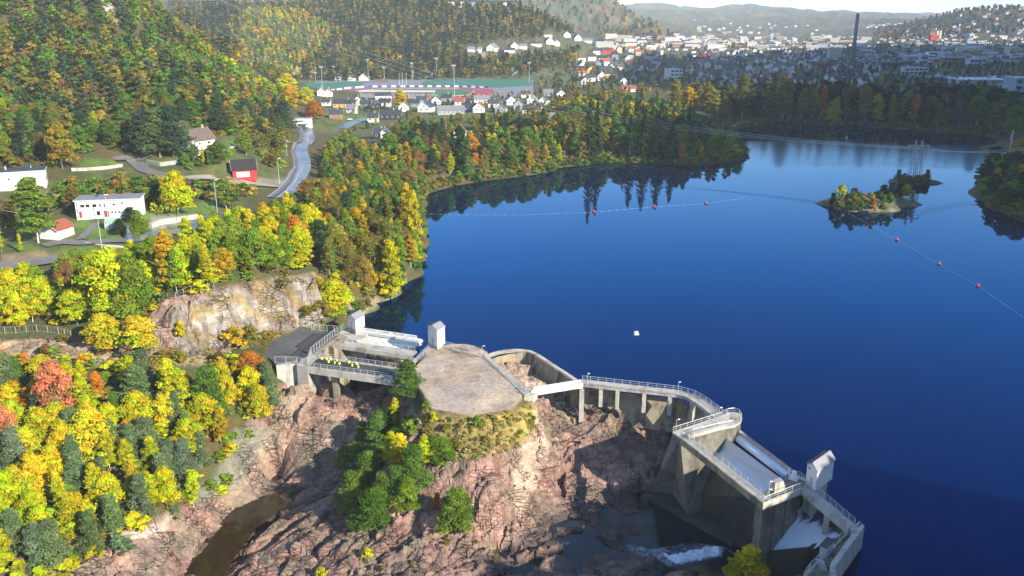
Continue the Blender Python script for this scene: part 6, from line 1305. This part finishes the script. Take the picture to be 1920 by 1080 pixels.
t = house('white house with brown tiled roof half hidden behind dark pines', 372, 272, 11, 9, 3.4, 4.6, 1.05, 'white', 'brown', [(2, 1.8, 1.6, 1.3), (-3, 1.8, 1.2, 1.1)], [(-1, -2.2, 1.7, 2.2, 1.5), (-1, 2.4, 1.7, .8, 1.2), (-1, 0, 4.6, 1.0, 1.0)], chim=3)
MB().box((-7.5, 3.6, .9), (6, 6, 3.4)).build('annex', WM['white'], t); MB().box((-7.5, 3.6, 2.75), (6.4, 6.4, .3)).build('annex_roof', RM['brown'], t)
MB().box((-8, -3.5, .9), (6, 5, .3)).build('terrace', CONC, t); MB().box((-8, -3.2, 2.2), (3.5, 2.8, 2.6)).build('porch', WM['white'], t)
t = house('modern pale house with flat dark roof at the left edge', 40, 352, 17, 9, 6.6, 0, .42, 'white', 'dark', [(-6.8, 2.6, 1.2, 4.2), (-3, 4.2, .8, .8)], [(1, 0, 3.2, 3.5, 2)])
MB().tube((-4, 0, 6.8), (-4, 0, 8.2), .3, n=8).build('flue', GALV, t); MB().tube((4, 1, 6.8), (4, 1, 7.8), .15, n=8).build('flue', GALV, t); MB().box((-9.6, -3.5, -.2), (7, 5, .4)).build('deck', CONC, t); MB().box((-9.9, -1.5, 2.4), (3.0, 5, 5)).build('bay', WM['brown'], t)
house('small white garage with red-brown roof behind the weeping birch', 108, 444, 7.2, 6.4, 3.0, 2.0, 1.35, 'white', 'red', door=None, cat='garage', name='garage')
t = house('white flat-roofed building with carport at the top of the winding road', 567, 236, 13, 7, 5.2, 0, .1, 'white', 'grey', [(-1.5, 3.6, 7, 1.3)], door=(3.5, 2.2, 'white'), name='house')
MB().box((1.0, -5, 2.4), (8, 4, .5)).build('carport_roof', TRIM, t); [MB().box((sx, -6.6, 1.1), (.35, .35, 2.4)).build('carport_post', TRIM, t) for sx in (-2.6, 4.6)]
t = lthing('greenhouse', 'pale green glass greenhouse below the long white house', 'greenhouse', ground(214, 428), .3)
gm = mat('greenhouse_glass', (.30, .42, .34), .2); MB().box((0, 0, 1.2), (4.6, 4, 2.4)).build('glazing', gm, t); b = MB(); slab(b, [(-2.4, 0, 3.4), (2.4, 0, 3.4), (2.4, -2.2, 2.3), (-2.4, -2.2, 2.3)], .06); slab(b, [(-2.4, 0, 3.4), (2.4, 0, 3.4), (2.4, 2.2, 2.3), (-2.4, 2.2, 2.3)], .06); b.build('roof', gm, t)
for k in range(6): MB().box((-2.3+k*.92, -2.03, 1.2), (.08, .08, 2.4)).build('glazing_bar', TRIM, t)
t = lthing('signboard', 'small white marker board on the bank left of the road', 'sign', ground(543, 258), .2)
MB().box((0, 0, 1.8), (1.4, .1, 2.2)).build('board', WHITEP, t); MB().box((0, .1, .6), (.12, .12, 1.6)).build('post', GALV, t)
def pole(label, u, v, hpx, arm=1.2, name='street_lamp', z=None, m=GALV, double=False, r=.13):
    g = ground(u, v) if z is None else P(u, v, z); s = (g[1]*CP+(CAMZ-g[2])*SP)/FPX; h = hpx*s/.97; t = thing(name, label, 'street lamp' if name == 'street_lamp' else 'mast', g, group='street lamps by the gardens' if name == 'street_lamp' else 'floodlight masts at the stadium')
    MB().tube(g, (g[0], g[1], g[2]+h), r, r*.6, 8).build('pole', m, t)
    if name == 'street_lamp': MB().tube((g[0], g[1], g[2]+h), (g[0]+arm, g[1]-.3, g[2]+h+.2), .07, n=5).build('arm', m, t); MB().box((g[0]+arm, g[1]-.3, g[2]+h+.2), (1.0, .4, .22)).build('lamp_head', WHITEP, t)
    else: MB().box((g[0], g[1]-.3, g[2]+h), (4.2, .5, 1.1)).build('floodlights', GALV, t); MB().box((g[0], g[1], g[2]+h-1.4), (3.2, .3, .3)).build('crossbar', m, t)
pole('tall street lamp at the left by the garden drive', 192, 470, 64, .6); pole('street lamp in front of the long white house', 205, 425, 58, .5); pole('street lamp beside the lower lawn below the gravel road', 408, 402, 63, .8); pole('street lamp where the gravel road meets the winding road', 524, 345, 46, .8); pole('street lamp on the left pavement of the winding road', 538, 292, 26, .6); pole('dark lamp post at the right bend of the winding road', 577, 268, 30, .6); pole('street lamp beside the black house road', 671, 224, 24, .6)
for i, (u, v, h) in enumerate(((564,147,18),(592,153,16),(605,172,44),(626,148,22),(691,152,38),(721,158,30),(773,150,30),(819,145,33),(852,180,54),(992,160,40))): pole(f"grey floodlight mast, {['first','second','third','fourth','fifth','sixth','seventh','eighth','ninth','last'][i]} from the left around the stadium", u, v, h, name='floodlight_mast', m=mat('mast_grey', (.35, .37, .40), .5), r=.35)
# ================================================================== stadium
ZS = 15.6
def pad(name, poly, z, m, kind='structure'):
    return MB().prism(PP(poly, z), z-1.0, z).build(name, m, None, (0, 0, 0), kind=kind)
TURF = mat('artificial_turf', (.035, .16, .10), .8, noise=.08, nscale=.2); TURF2 = mat('grass_pitch', (.05, .17, .07), .9, noise=.15, nscale=.1); TRK = mat('running_track', (.33, .05, .07), .8, noise=.08, nscale=.1)
pad('stadium_ground', [(560,170),(600,150),(760,146),(1000,146),(1000,176),(900,192),(640,188)], ZS-.3, mat('stadium_paving', (.20, .21, .22), .8))
pad('running_track', [(610,176),(630,170),(690,165),(870,164),(925,167),(925,174),(905,184),(840,190),(660,188),(612,182)], ZS, TRK); pad('grass_pitch', [(668,170),(720,166.5),(860,166.5),(890,170),(880,178),(840,181),(690,181),(665,175)], ZS+.06, TURF2)
pad('turf_pitch', [(570,167),(575,156),(650,153.5),(690,154.5),(668,162),(610,167)], ZS+.03, TURF); pad('turf_pitch', [(785,160),(800,150),(995,146.5),(1000,160),(940,164)], ZS+.03, TURF)
for k in range(5):
    a = [(652+4*k, 189-.6*k), (905-3*k, 186-1.0*k)]; 
for a in ([(668,170),(720,166.5),(860,166.5),(890,170),(880,178),(840,181),(690,181),(665,175),(668,170)],):
    w_ = [Vector(p)+Vector((0, 0, .12)) for p in PP(a, ZS)]; MB().path(w_, .12, 4).build('pitch_line', TRIM, None, (0, 0, 0), kind='structure')
t = thing('advertising_boards', 'row of white and blue boards along the far side of the running track', 'barrier', P(800, 163.5, ZS)); bl_ = mat('board_blue', (.05, .10, .35), .5)
ps = resample([Vector(p) for p in PP([(690,163.6),(760,163.2),(860,163.2),(915,165)], ZS)], 5.2)
for i, (a, b) in enumerate(zip(ps[:-1], ps[1:])):
    d = (b-a); MB().box(tuple((a+b)/2+Vector((0, 0, .9))), (d.length*.98, .3, 1.9), math.atan2(d.y, d.x)).build('board', TRIM if i % 2 else bl_, t)
t = thing('advertising_boards', 'pale boards curving around the left end of the running track', 'barrier', P(640, 168, ZS)); ps = resample([Vector(p) for p in PP([(608,178),(622,171),(650,166.5),(690,164)], ZS)], 6)
for i, (a, b) in enumerate(zip(ps[:-1], ps[1:])):
    d = (b-a); MB().box(tuple((a+b)/2+Vector((0, 0, .9))), (d.length*.98, .3, 1.7), math.atan2(d.y, d.x)).build('board', TRIM if i % 3 else bl_, t)
t = lthing('grandstand', 'long low grandstand with pale roof on the near side of the track', 'grandstand', P(745, 184, ZS), -.03)
MB().box((0, 0, 2.5), (72, 8, 5)).build('seating_block', mat('stand_grey', (.22, .23, .25), .8), t); slab(MB(), [(-37, -5, 6.4), (37, -5, 6.4), (37, 5, 7.2), (-37, 5, 7.2)], .4).build('roof', mat('stand_roof', (.55, .53, .50), .6), t)
for k in range(10): MB().box((-34+k*7.6, -4.2, 3), (.4, .4, 6)).build('column', CONC, t)
for i, u in enumerate((749, 755, 762)): 
    g = P(u, 160, ZS); t = thing('flagpole', f'bare white flagpole, {["left","middle","right"][i]} of three beside the track', 'flagpole', g); MB().tube(g, (g[0], g[1], g[2]+13), .18, .1, 6).build('pole', TRIM, t); MB().lathe([(.3, 13), (.3, 13.4), (.1, 13.6)], 6, g).build('finial', TRIM, t)
# ================================================================== houses by the stadium and on the hill (u, v, width px, wall, roof, gable towards us?, label)
def mid(u, v, wpx, wall, roof, end, label, hs=1.0, flat=False, rz=None, cat='house', ymin=560):
    g = ground(u, v, ymin)
    if g is None: return
    s = (g[1]*CP+(CAMZ-g[2])*SP)/FPX; W = wpx*s; r = (rz if rz is not None else ((u*7 % 11)-5)*.05)
    if end:   # gable end faces the camera
        D = W*.95; L = W*1.25; h = 4.2*hs; house(label, 0, 0, L, D, h, 0 if flat else D*.42, r+math.pi/2, wall, roof, gwins=[(-1, -D*.22, 2.4, 1.4, 1.3), (-1, D*.22, 2.4, 1.4, 1.3), (-1, 0, h+.9, 1.2, 1.1)], chim=L*.2 if not flat else None, xyz=g, cat=cat)
    else:
        D = min(10, W*.62); h = 3.8*hs; n = max(2, int(W/3.4)); house(label, 0, 0, W, D, h, 0 if flat else 3.0, r, wall, roof, wins=[(-W/2+W*(k+.5)/n, 2.2, 1.5, 1.3) for k in range(n)]+([(-W/2+W*(k+.5)/n, h-1.4, 1.5, 1.2) for k in range(n)] if hs > 1.4 else []), gwins=[(1, 0, 2.2, 1.4, 1.3), (1, 0, h+.8, 1, .9)], chim=W*.15 if not flat else None, xyz=g, cat=cat)
for a in ((537,140,34,'white','grey',0,'long low white house with grey roof at the hill foot'),(634,150,10,'white','grey',1,'tiny white shed behind the left turf pitch'),(660,152,12,'white','dark',1,'little white gabled hut behind the left turf pitch'),(684,151,18,'white','grey',1,'white gabled house between two floodlight masts'),
          (716,159,26,'brown','brown',0,'brown wooden clubhouse beside the far bend of the track'),(800,146,22,'white','dark',0,'white house with dark roof at the wood edge above the track'),(828,141,28,'grey','dark',0,'dark low house right of the white house above the track'),(920,137,13,'white','grey',1,'white cabin left of the last hillside trees'),(960,139,18,'white','dark',1,'white gabled house above the right turf pitch'),
          (648,201,42,'yellow','dark',0,'yellow house with dark roof left of the stadium'),(630,222,26,'brown','dark',0,'dark roofed brown house below the yellow house'),(718,186,30,'white','dark',0,'dark roofed white house in front of the grandstand'),(696,182,15,'white','red',0,'little red roofed house before the grandstand'),(603,179,15,'white','grey',1,'white gable poking out behind the sunlit trees'),(617,180,13,'white','red',1,'second white gable behind the sunlit trees'),
          (705,204,20,'black','dark',1,'black gabled house with white trim left of the glowing birch'),(733,223,40,'black','dark',0,'large black house with white dormer above the rocky bank'),(700,229,20,'white','dark',0,'white garage beside the large black house'),(775,200,28,'grey','dark',0,'grey house with dark roof right of the glowing birch'),(800,209,26,'white','dark',1,'white gable house with dark roof beside the wide grey house'),(845,214,50,'grey','grey',0,'wide grey house with white dormer above the wooded bank'),
          (880,208,26,'blue-grey','dark',0,'dark blue roofed house right of the wide grey house'),(898,210,22,'white','red',1,'white house with red roof by the track end'),(903,193,28,'white','grey',0,'pale house with grey roof touching the track bend'),(958,196,20,'white','dark',1,'white gabled house right of the track bend'),(863,264,20,'white','grey',1,'small white gabled cottage alone among peninsula trees'),
          (972,204,20,'grey','dark',1,'grey gabled house behind the tall spruce'),(998,194,17,'white','grey',1,'white house second row behind the tall spruce'),(998,213,34,'white','dark',0,'white house with black roof left of the tall spruces'),(1050,228,38,'grey','grey',0,'grey and white house with deck above the lake trees'),(1052,184,20,'white','grey',1,'white house half hidden by dark trees near the power line'),
          (1178,172,26,'white','red',0,'white and red striped roof house above the peninsula trees'),(1350,170,22,'white','dark',1,'white gabled house with big window above the far shore'),(1325,154,38,'white','grey',0,'long pale building with white roof right of the apartment block'),(1080,132,34,'red','dark',0,'dark red long house behind the spruces'),(1092,142,16,'white','red',0,'small white house below the dark red long house'),
          (714,280,22,'black','dark',0,'dark blue roofed house sunk among the bank trees'),(722,262,14,'white','grey',1,'little white gable above the dark sunken house')): mid(*a)
for a in ((612,198,16,'white','dark',0,'low white house left of the yellow house'),(672,196,18,'white','dark',1,'white gable between yellow house and grandstand'),(686,202,20,'grey','dark',0,'grey house behind the black gabled house'),(722,199,22,'white','black',0,'long white house before the grandstand centre'),(757,208,20,'white','dark',1,'white gable just right of the glowing birch'),
          (790,194,20,'blue-grey','dark',0,'blue-grey house below the grandstand end'),(818,196,18,'white','dark',1,'white gable behind the wide grey house'),(860,197,22,'white','red',0,'white house with red roof behind the wide grey house'),(838,190,20,'grey','dark',0,'grey roof touching the near track straight'),(925,201,20,'white','dark',0,'white house two plots right of the red roofed one'),
          (940,211,20,'grey','dark',1,'grey gable above the lake trees near the track bend'),(985,183,18,'white','dark',0,'white house beside the right end of the turf pitch'),(1020,196,18,'white','dark',1,'white gable between the tall spruces and cottages'),(1028,180,16,'grey','grey',0,'small grey house under the power cables'),(660,212,18,'white','grey',0,'white house above the short blue road')): mid(*a)
for a in ((890,96,26,'white','grey',0,'wide white house on the wooded hill slope, leftmost'),(924,95,19,'white','grey',1,'white gabled house on the hill slope, second'),(955,98,20,'white','dark',0,'white house on the hill slope with tall window'),(905,108,16,'grey','grey',0,'pale low shed beneath the hill slope houses'),(963,90,14,'white','dark',1,'white gable at the left of the upper hill row'),(980,90,16,'white','grey',0,'second white house of the upper hill row'),(1004,86,22,'white','dark',0,'third white house of the upper hill row'),
          (1029,82,16,'white','dark',1,'fourth white house of the upper hill row'),(1043,84,12,'white','grey',1,'narrow white house of the upper hill row'),(1027,67,16,'white','brown',0,'white house high on the hill end'),(1063,68,14,'white','dark',1,'white gabled house highest on the hill end'),(1081,76,14,'white','dark',1,'white house right of the highest gable'),(1099,78,22,'white','grey',0,'last white house at the right hill end')): mid(*a, ymin=1000)
for i, (u, w_, c) in enumerate(((858,38,'white'),(885,14,'blue-grey'),(915,18,'grey'),(945,24,'white'))): 
    g = G(u, 1620, 115+9); mid_l = ['big white house on the hilltop skyline','blue-grey house beside the big hilltop house','grey house between hilltop roofs','last white house on the hilltop skyline'][i]; s = (g[1])/FPX; zz = float(H(np.array([g[0]]), np.array([g[1]]))[0])
    house(mid_l, 0, 0, w_*s*.9, 11, 8, 3, .05*i, c, 'dark', wins=[(-5+k*5, 5, 2.4, 2) for k in range(3)], xyz=(g[0], g[1], zz+4))
# apartment block and industry
def blk(label, u, v, wpx, hpx, col, dm=14, rz=0.0, roof=(.45, .46, .48), rows=0, name='apartment_building', cat='building', ymin=900, lines=(.04, .05, .07)):
    g = ground(u, v, ymin); s = (g[1]*CP+(CAMZ-g[2])*SP)/FPX; W = wpx*s; h = hpx*s; t = lthing(name, label, cat, g, rz)
    MB().box((0, 0, h/2-1), (W, dm, h+2)).build('wall', mat('cladding_%.2f_%.2f_%.2f' % col, col, .7, noise=.06, nscale=.2), t); MB().box((0, 0, h+.3), (W+.8, dm+.8, .6)).build('roof', mat('roof_%.2f_%.2f' % roof[:2], roof, .6), t)
    for r in range(rows):
        z = h*(r+.6)/(rows+.1); n = max(3, int(W/7))
        for k in range(n): MB().box((-W/2+W*(k+.5)/n, -dm/2-.06, z), (W/n*.7, .2, h/rows*.42)).build('window', DARK, t)
    MB().box((W*.2, 0, h+1.2), (3, 3, 1.6)).build('roof_plant', mat('plant_grey', (.4, .4, .42), .6), t)
    return t
blk('white square apartment block with blue-shaded side above the lake trees', 1262, 150, 24, 20, (.72,.72,.70), 22, .25, rows=3); blk('pale industrial building with two dark window bands by the shore wood', 1713, 140, 44, 13, (.55,.56,.56), 16, -.02, rows=2, name='factory'); blk('long low warehouse with bright pale roof behind the right shore', 1832, 158, 92, 10, (.34,.30,.30), 50, -.12, (.62,.66,.70), rows=0, name='warehouse', cat='warehouse')
blk('white silo-like tower block in the industrial quarter', 1742, 122, 13, 24, (.72,.70,.66), 16, 0, rows=4, name='tower_block'); blk('grey-blue block touching the white tower', 1730, 122, 14, 18, (.38,.44,.52), 16, 0, rows=2, name='tower_block'); blk('long brick red factory building in the sunlit quarter', 1786, 122, 44, 14, (.42,.15,.10), 18, 0, rows=2, name='factory'); blk('pale factory with dark window band right of the brick factory', 1828, 125, 30, 14, (.45,.50,.55), 18, 0, rows=2, name='factory')
blk('blue-grey factory hall at the far right edge', 1915, 182, 52, 34, (.26,.34,.44), 30, -.1, (.4,.45,.5), rows=3, name='factory'); blk('dark brown industrial hall left of the white tower', 1676, 128, 54, 12, (.17,.11,.10), 20, 0, (.12,.12,.14), rows=1, name='factory'); blk('beige office block left of the tall chimney', 1563, 113, 23, 20, (.50,.45,.36), 14, .1, rows=0, name='office_block'); blk('white office tower near the right edge', 1896, 116, 12, 14, (.72,.72,.70), 16, .1, rows=3, name='office_block')
blk('blue-grey office block left of the white office tower', 1880, 116, 16, 12, (.3,.38,.46), 16, .1, rows=2, name='office_block'); blk('pale shed row roof in front of the long warehouse', 1880, 150, 40, 6, (.5,.52,.55), 22, -.1, (.7,.72,.75), name='warehouse', cat='warehouse'); blk('low dark factory roof spread behind the lakeside wood', 1760, 150, 100, 6, (.14,.15,.18), 40, -.05, (.09,.10,.13), name='warehouse', cat='warehouse')
blk('long brown apartment row near the left sunlit quarter', 1450, 103, 30, 9, (.36,.22,.18), 14, 0, (.5,.48,.46), rows=1, name='factory'); blk('dark long hall between warehouse and right edge', 1895, 168, 60, 8, (.10,.10,.16), 30, -.1, (.12,.12,.18), name='warehouse', cat='warehouse')
# the tall chimney
g = ground(1598, 118, 1200); s = (g[1]*CP+(CAMZ-g[2])*SP)/FPX; hh = 88*s; t = thing('chimney', 'very tall slim grey industrial chimney rising above the town', 'chimney', g)
MB().lathe([(4.4*s*1.0, -2), (3.3*s, hh*.5), (2.9*s, hh)], 20, g).build('shaft', mat('chimney_grey', (.20, .19, .20), .8, noise=.1, nscale=.1), t, smooth=True); MB().lathe([(3.5*s, hh*.985), (3.5*s, hh*1.0), (3.0*s, hh*1.01)], 20, g).build('crown_ring', mat('chimney_rim', (.5, .48, .46), .8), t); MB().lathe([(3.6*s, hh*.88), (3.6*s, hh*.895)], 20, g).build('gallery', GALV, t)
# ================================================================== the town
def town():
    rs = random.Random(17); protos = {}
    def proto(wall, roof, k):
        if (wall, roof, k) not in protos:
            W, D, h, r = ((13, 9.5, 5.6, 4.2), (16, 10, 5, 4.0), (11, 9.5, 7, 4.4))[k]; b = MB(); b.box((0, 0, h/2-1), (W, D, h+2), m=0)
            for s_ in (-1, 1): b.add([(s_*W/2, -D/2, h), (s_*W/2, D/2, h), (s_*W/2, 0, h+r)], [(0, 1, 2) if s_ > 0 else (0, 2, 1)], 0)
            kk = .5*r/(D/2); slab(b, [(-W/2-.5, 0, h+r+.15), (W/2+.5, 0, h+r+.15), (W/2+.5, -D/2-.5, h-kk+.15), (-W/2-.5, -D/2-.5, h-kk+.15)], .2, 1); slab(b, [(-W/2-.5, 0, h+r+.15), (W/2+.5, 0, h+r+.15), (W/2+.5, D/2+.5, h-kk+.15), (-W/2-.5, D/2+.5, h-kk+.15)], .2, 1)
            for x in (-W*.28, 0, W*.28): b.box((x, -D/2-.04, 2.2), (1.3, .1, 1.2), m=2)
            for s_ in (-1, 1):
                for y in (-D*.2, D*.2): b.box((s_*(W/2+.04), y, 2.4), (.1, 1.2, 1.2), m=2)
            b.box((W*.2, 0, h+r+.4), (.8, .8, 1.4), m=1); protos[(wall, roof, k)] = b.mesh('house', [WM[wall], RM[roof], DARK])
        return protos[(wall, roof, k)]
    zones = [('behind the shore wood', 138, 164), ('in nearer rows', 122, 138), ('in middle rows', 108, 122), ('in farther rows', 97, 108)]
    sides = [('left of apartment block', 1085, 1240), ('right of apartment block', 1290, 1430), ('left of tall chimney', 1430, 1590), ('around the chimney foot', 1590, 1680), ('before the industrial quarter', 1680, 1760)]
    L = {}; used = []
    for zi, (zn, v0, v1) in enumerate(zones):
        for si, (sn, u0, u1) in enumerate(sides):
            if si >= 3 and zi == 3: continue
            n = int((u1-u0)*(v1-v0)/(230 if zi == 0 else 170)*(1+zi*.28)*(.35 if si == 4 else 1)*(.55 if zi == 0 and si != 1 else 1))
            for _ in range(n):
                for tr in range(12):
                    u = rs.uniform(u0, u1); v = rs.uniform(v0, v1)
                    if abs(u-1262) < 24 and v > 120: continue
                    if abs(u-1157-(v-120)*1.4) < 7 and v < 136: continue
                    g = ground(u, v, 900)
                    if g is None: continue
                    if all((g[0]-a)**2+(g[1]-b)**2 > 20**2 for a, b in used): used.append((g[0], g[1])); break
                else: continue
                wall = rs.choice(['white']*9+['cream', 'grey', 'red', 'yellow', 'blue-grey']); roof = rs.choice(['dark']*6+['black']*2+['grey', 'red', 'brown'])
                L.setdefault((wall, roof, zn+' '+sn), []).append((u, g, rs.randrange(3), rs.choice((0, math.pi/2))+rs.gauss(.25, .15)))
    tot = 0
    for (wall, roof, pl_), A in L.items():
        A.sort(key=lambda a: a[0])
        for i, (u, g, k, r) in enumerate(A):
            if tot >= 235: break
            tot += 1; lab = f"{wall} house, {roof} roof, {ordn(i)} from left {pl_}" if len(A) > 1 else f"{wall} house with {roof} roof {pl_}"
            link('house', proto(wall, roof, k), loc=(g[0], g[1], g[2]-.2), label=lab, cat='house', group='houses in the town').rotation_euler = (0, 0, r)
    # the sunlit far quarter and the hillside suburbs, too small to tell apart: one mass
    b = MB(); mats = [mat('far_white', (.50, .48, .45), .7), RM['dark'], RM['red'], mat('pale_roof', (.45, .45, .45), .6), WM['cream'], WM['brown'], WM['red']]
    def one(x, y, z, W, D, h, rz, wm, rm):
        ca, sa = math.cos(rz), math.sin(rz); b.box((x, y, z+h/2-1), (W, D, h+2), rz, wm)
        V = [(-W/2, -D/2, h), (W/2, -D/2, h), (W/2, D/2, h), (-W/2, D/2, h), (-W/2, 0, h+2.5), (W/2, 0, h+2.5)]; b.add([(x+p[0]*ca-p[1]*sa, y+p[0]*sa+p[1]*ca, z+p[2]+.1) for p in V], [(0, 1, 5, 4), (2, 3, 4, 5), (0, 4, 3), (1, 2, 5)], rm)
    for _ in range(620):
        u = rs.uniform(1130, 1960); v = rs.uniform(70, 95) if u < 1600 else rs.uniform(70, 118)
        g = ground(u, v, 1500)
        if g is None: continue
        k = rs.random(); big = rs.random() < .16; one(g[0], g[1], g[2], rs.uniform(22, 45) if big else rs.uniform(10, 20), rs.uniform(14, 26) if big else 10, rs.uniform(6, 14) if big else 5, rs.uniform(-.4, .6), 0 if k < .62 else rs.choice((4, 4, 5)), 3 if big and rs.random() < .6 else rs.choice((1, 1, 1, 3, 5)))
    for (u0, u1, y0, y1, n) in ((1690, 1960, 3300, 4100, 90), (1620, 1760, 4500, 5100, 70), (1300, 1560, 3300, 5200, 60), (1240, 1330, 2500, 3200, 30)):
        for _ in range(n):
            u = rs.uniform(u0, u1); y = rs.uniform(y0, y1); x = G(u, y, 30)[0]; z = float(H(np.array([x]), np.array([y]))[0]); one(x, y, z, 16, 12, 7, rs.uniform(-.5, .5), 0, rs.choice((1, 3)))
    b.build('distant_town', mats, None, (0, 0, 0), label='sunlit far town of pale houses and halls spread below the hills', cat='town', kind='stuff')
town()
# church of the far town, chapel towers
g = ground(1750, 76, 2000); t = lthing('church', 'brick church with twin spires in the sunlit far town', 'church', g, .1); br = WM['brown']
MB().box((0, 0, 9), (34, 16, 20)).build('nave', WM['red'], t); slab(MB(), [(-18, -9, 19), (18, -9, 19), (18, 0, 30), (-18, 0, 30)], .5).build('roof', RM['red'], t)
for x in (10, 22):
    MB().box((x, -4, 18), (7, 7, 38)).build('tower', WM['cream'], t); MB().lathe([(4.5, 37), (.2, 56)], 8, (x, -4, 0)).build('spire', RM['dark'], t)
# cars
def car(label, u, v, col, rz, z=None):
    g = ground(u, v); t = lthing('parked_car', label, 'car', (g[0], g[1], g[2]+.38), rz, group='parked cars'); b = MB()
    sec = [(-2.2, .35, .75), (-2.1, .3, .95), (-1.2, .28, 1.0), (1.0, .28, .98), (2.1, .3, .82), (2.25, .35, .6)]; V = []; F = []
    for (x, zl, zh) in sec: V += [(x, -.88, zl), (x, -.9, zh-.1), (x, -.8, zh), (x, .8, zh), (x, .9, zh-.1), (x, .88, zl)]
    for i in range(len(sec)-1):
        for j in range(6): F.append((i*6+j, i*6+(j+1) % 6, (i+1)*6+(j+1) % 6, (i+1)*6+j))
    F += [tuple(range(6))[::-1], tuple(range(30, 36))]; b.add(V, F); pm = mat('car_'+label.split()[0], col, .25); b.build('body', pm, t, smooth=False)
    MB().prism([(-1.0, -.68), (.55, -.68), (.55, .68), (-1.0, .68)], .95, 1.45, 0, [(-1.7, -.8), (1.15, -.8), (1.15, .8), (-1.7, .8)]).build('cabin_glass', DARK, t); MB().box((-.22, 0, 1.47), (1.5, 1.3, .05)).build('roof', pm, t)
    for x in (-1.35, 1.4):
        for y in (-.82, .82): MB().tube((x, y-.1, .33), (x, y+.1, .33), .33, n=12).build('wheel', mat('tyre', (.02, .02, .02), .8), t)
    for y in (-.6, .6): MB().box((2.22, y, .68), (.06, .3, .14)).build('headlight', TRIM, t)
car('blue car parked under the white carport', 572, 242, (.03, .08, .25), .3); car('white car parked beside the stadium houses', 655, 226, (.7, .7, .7), .8); car('dark car standing by the dark sunken house', 700, 268, (.04, .04, .05), .2)
# ================================================================== place the plants, write their labels
def place_plants():
    rs = random.Random(99); groups = {}
    for p in PLANTS:
        u, v = proj(p[2], p[3], p[4]); p.append(float(u)); dep = p[3]*CP-(p[4]-CAMZ)*SP; p.append(p[5]*p[6]/dep**2)
    keep = []; rest = []
    for kind in sorted(set(p[0] for p in PLANTS)):
        L = sorted([p for p in PLANTS if p[0] == kind], key=lambda p: -p[11]); keep += L[:290]; rest += L[290:]
    for p in keep: groups.setdefault((p[0], p[1], p[7]), []).append(p)
    cnt = {}
    for (kind, colour, zone), L in groups.items():
        L.sort(key=lambda p: p[10])
        for i, p in enumerate(L):
            if len(L) == 1: lab = f"{colour} {KINDWORD[kind]} {zone}"
            else: lab = f"{colour} {KINDWORD[kind]}, {ordn(i)} from left {zone}"
            x, y, z, h, w_ = p[2:7]
            vi = cnt.get(kind, 0); cnt[kind] = vi+1; cm, tm = VAR[kind][(vi*7+int(x*3)) % len(VAR[kind])]
            o = thing(kind, lab, 'shrub' if 'shrub' in kind else 'tree', (x, y, z-.15), rs.uniform(0, 6.28), p[8])
            sx = w_/REFW[kind]; o.scale = (sx, sx, h/REFH[kind])
            c = link('crown', cm, o); j = p[9]; f = rs.uniform(1-j*1.6, 1+j*1.6); b = PAL[colour]
            c.color = (min(1, b[0]*f*rs.uniform(1-j, 1+j)), min(1, b[1]*f*rs.uniform(1-j*.6, 1+j*.6)), b[2]*f*rs.uniform(.7, 1.3), 1)
            link('trunk', tm, o)
    if rest:
        far_trees('background_woodland', [tuple(p[:6]) for p in rest if 'shrub' not in p[0]], 'autumn woodland filling in behind the nearer trees on banks and peninsula', 260, .8, 5)
place_plants()
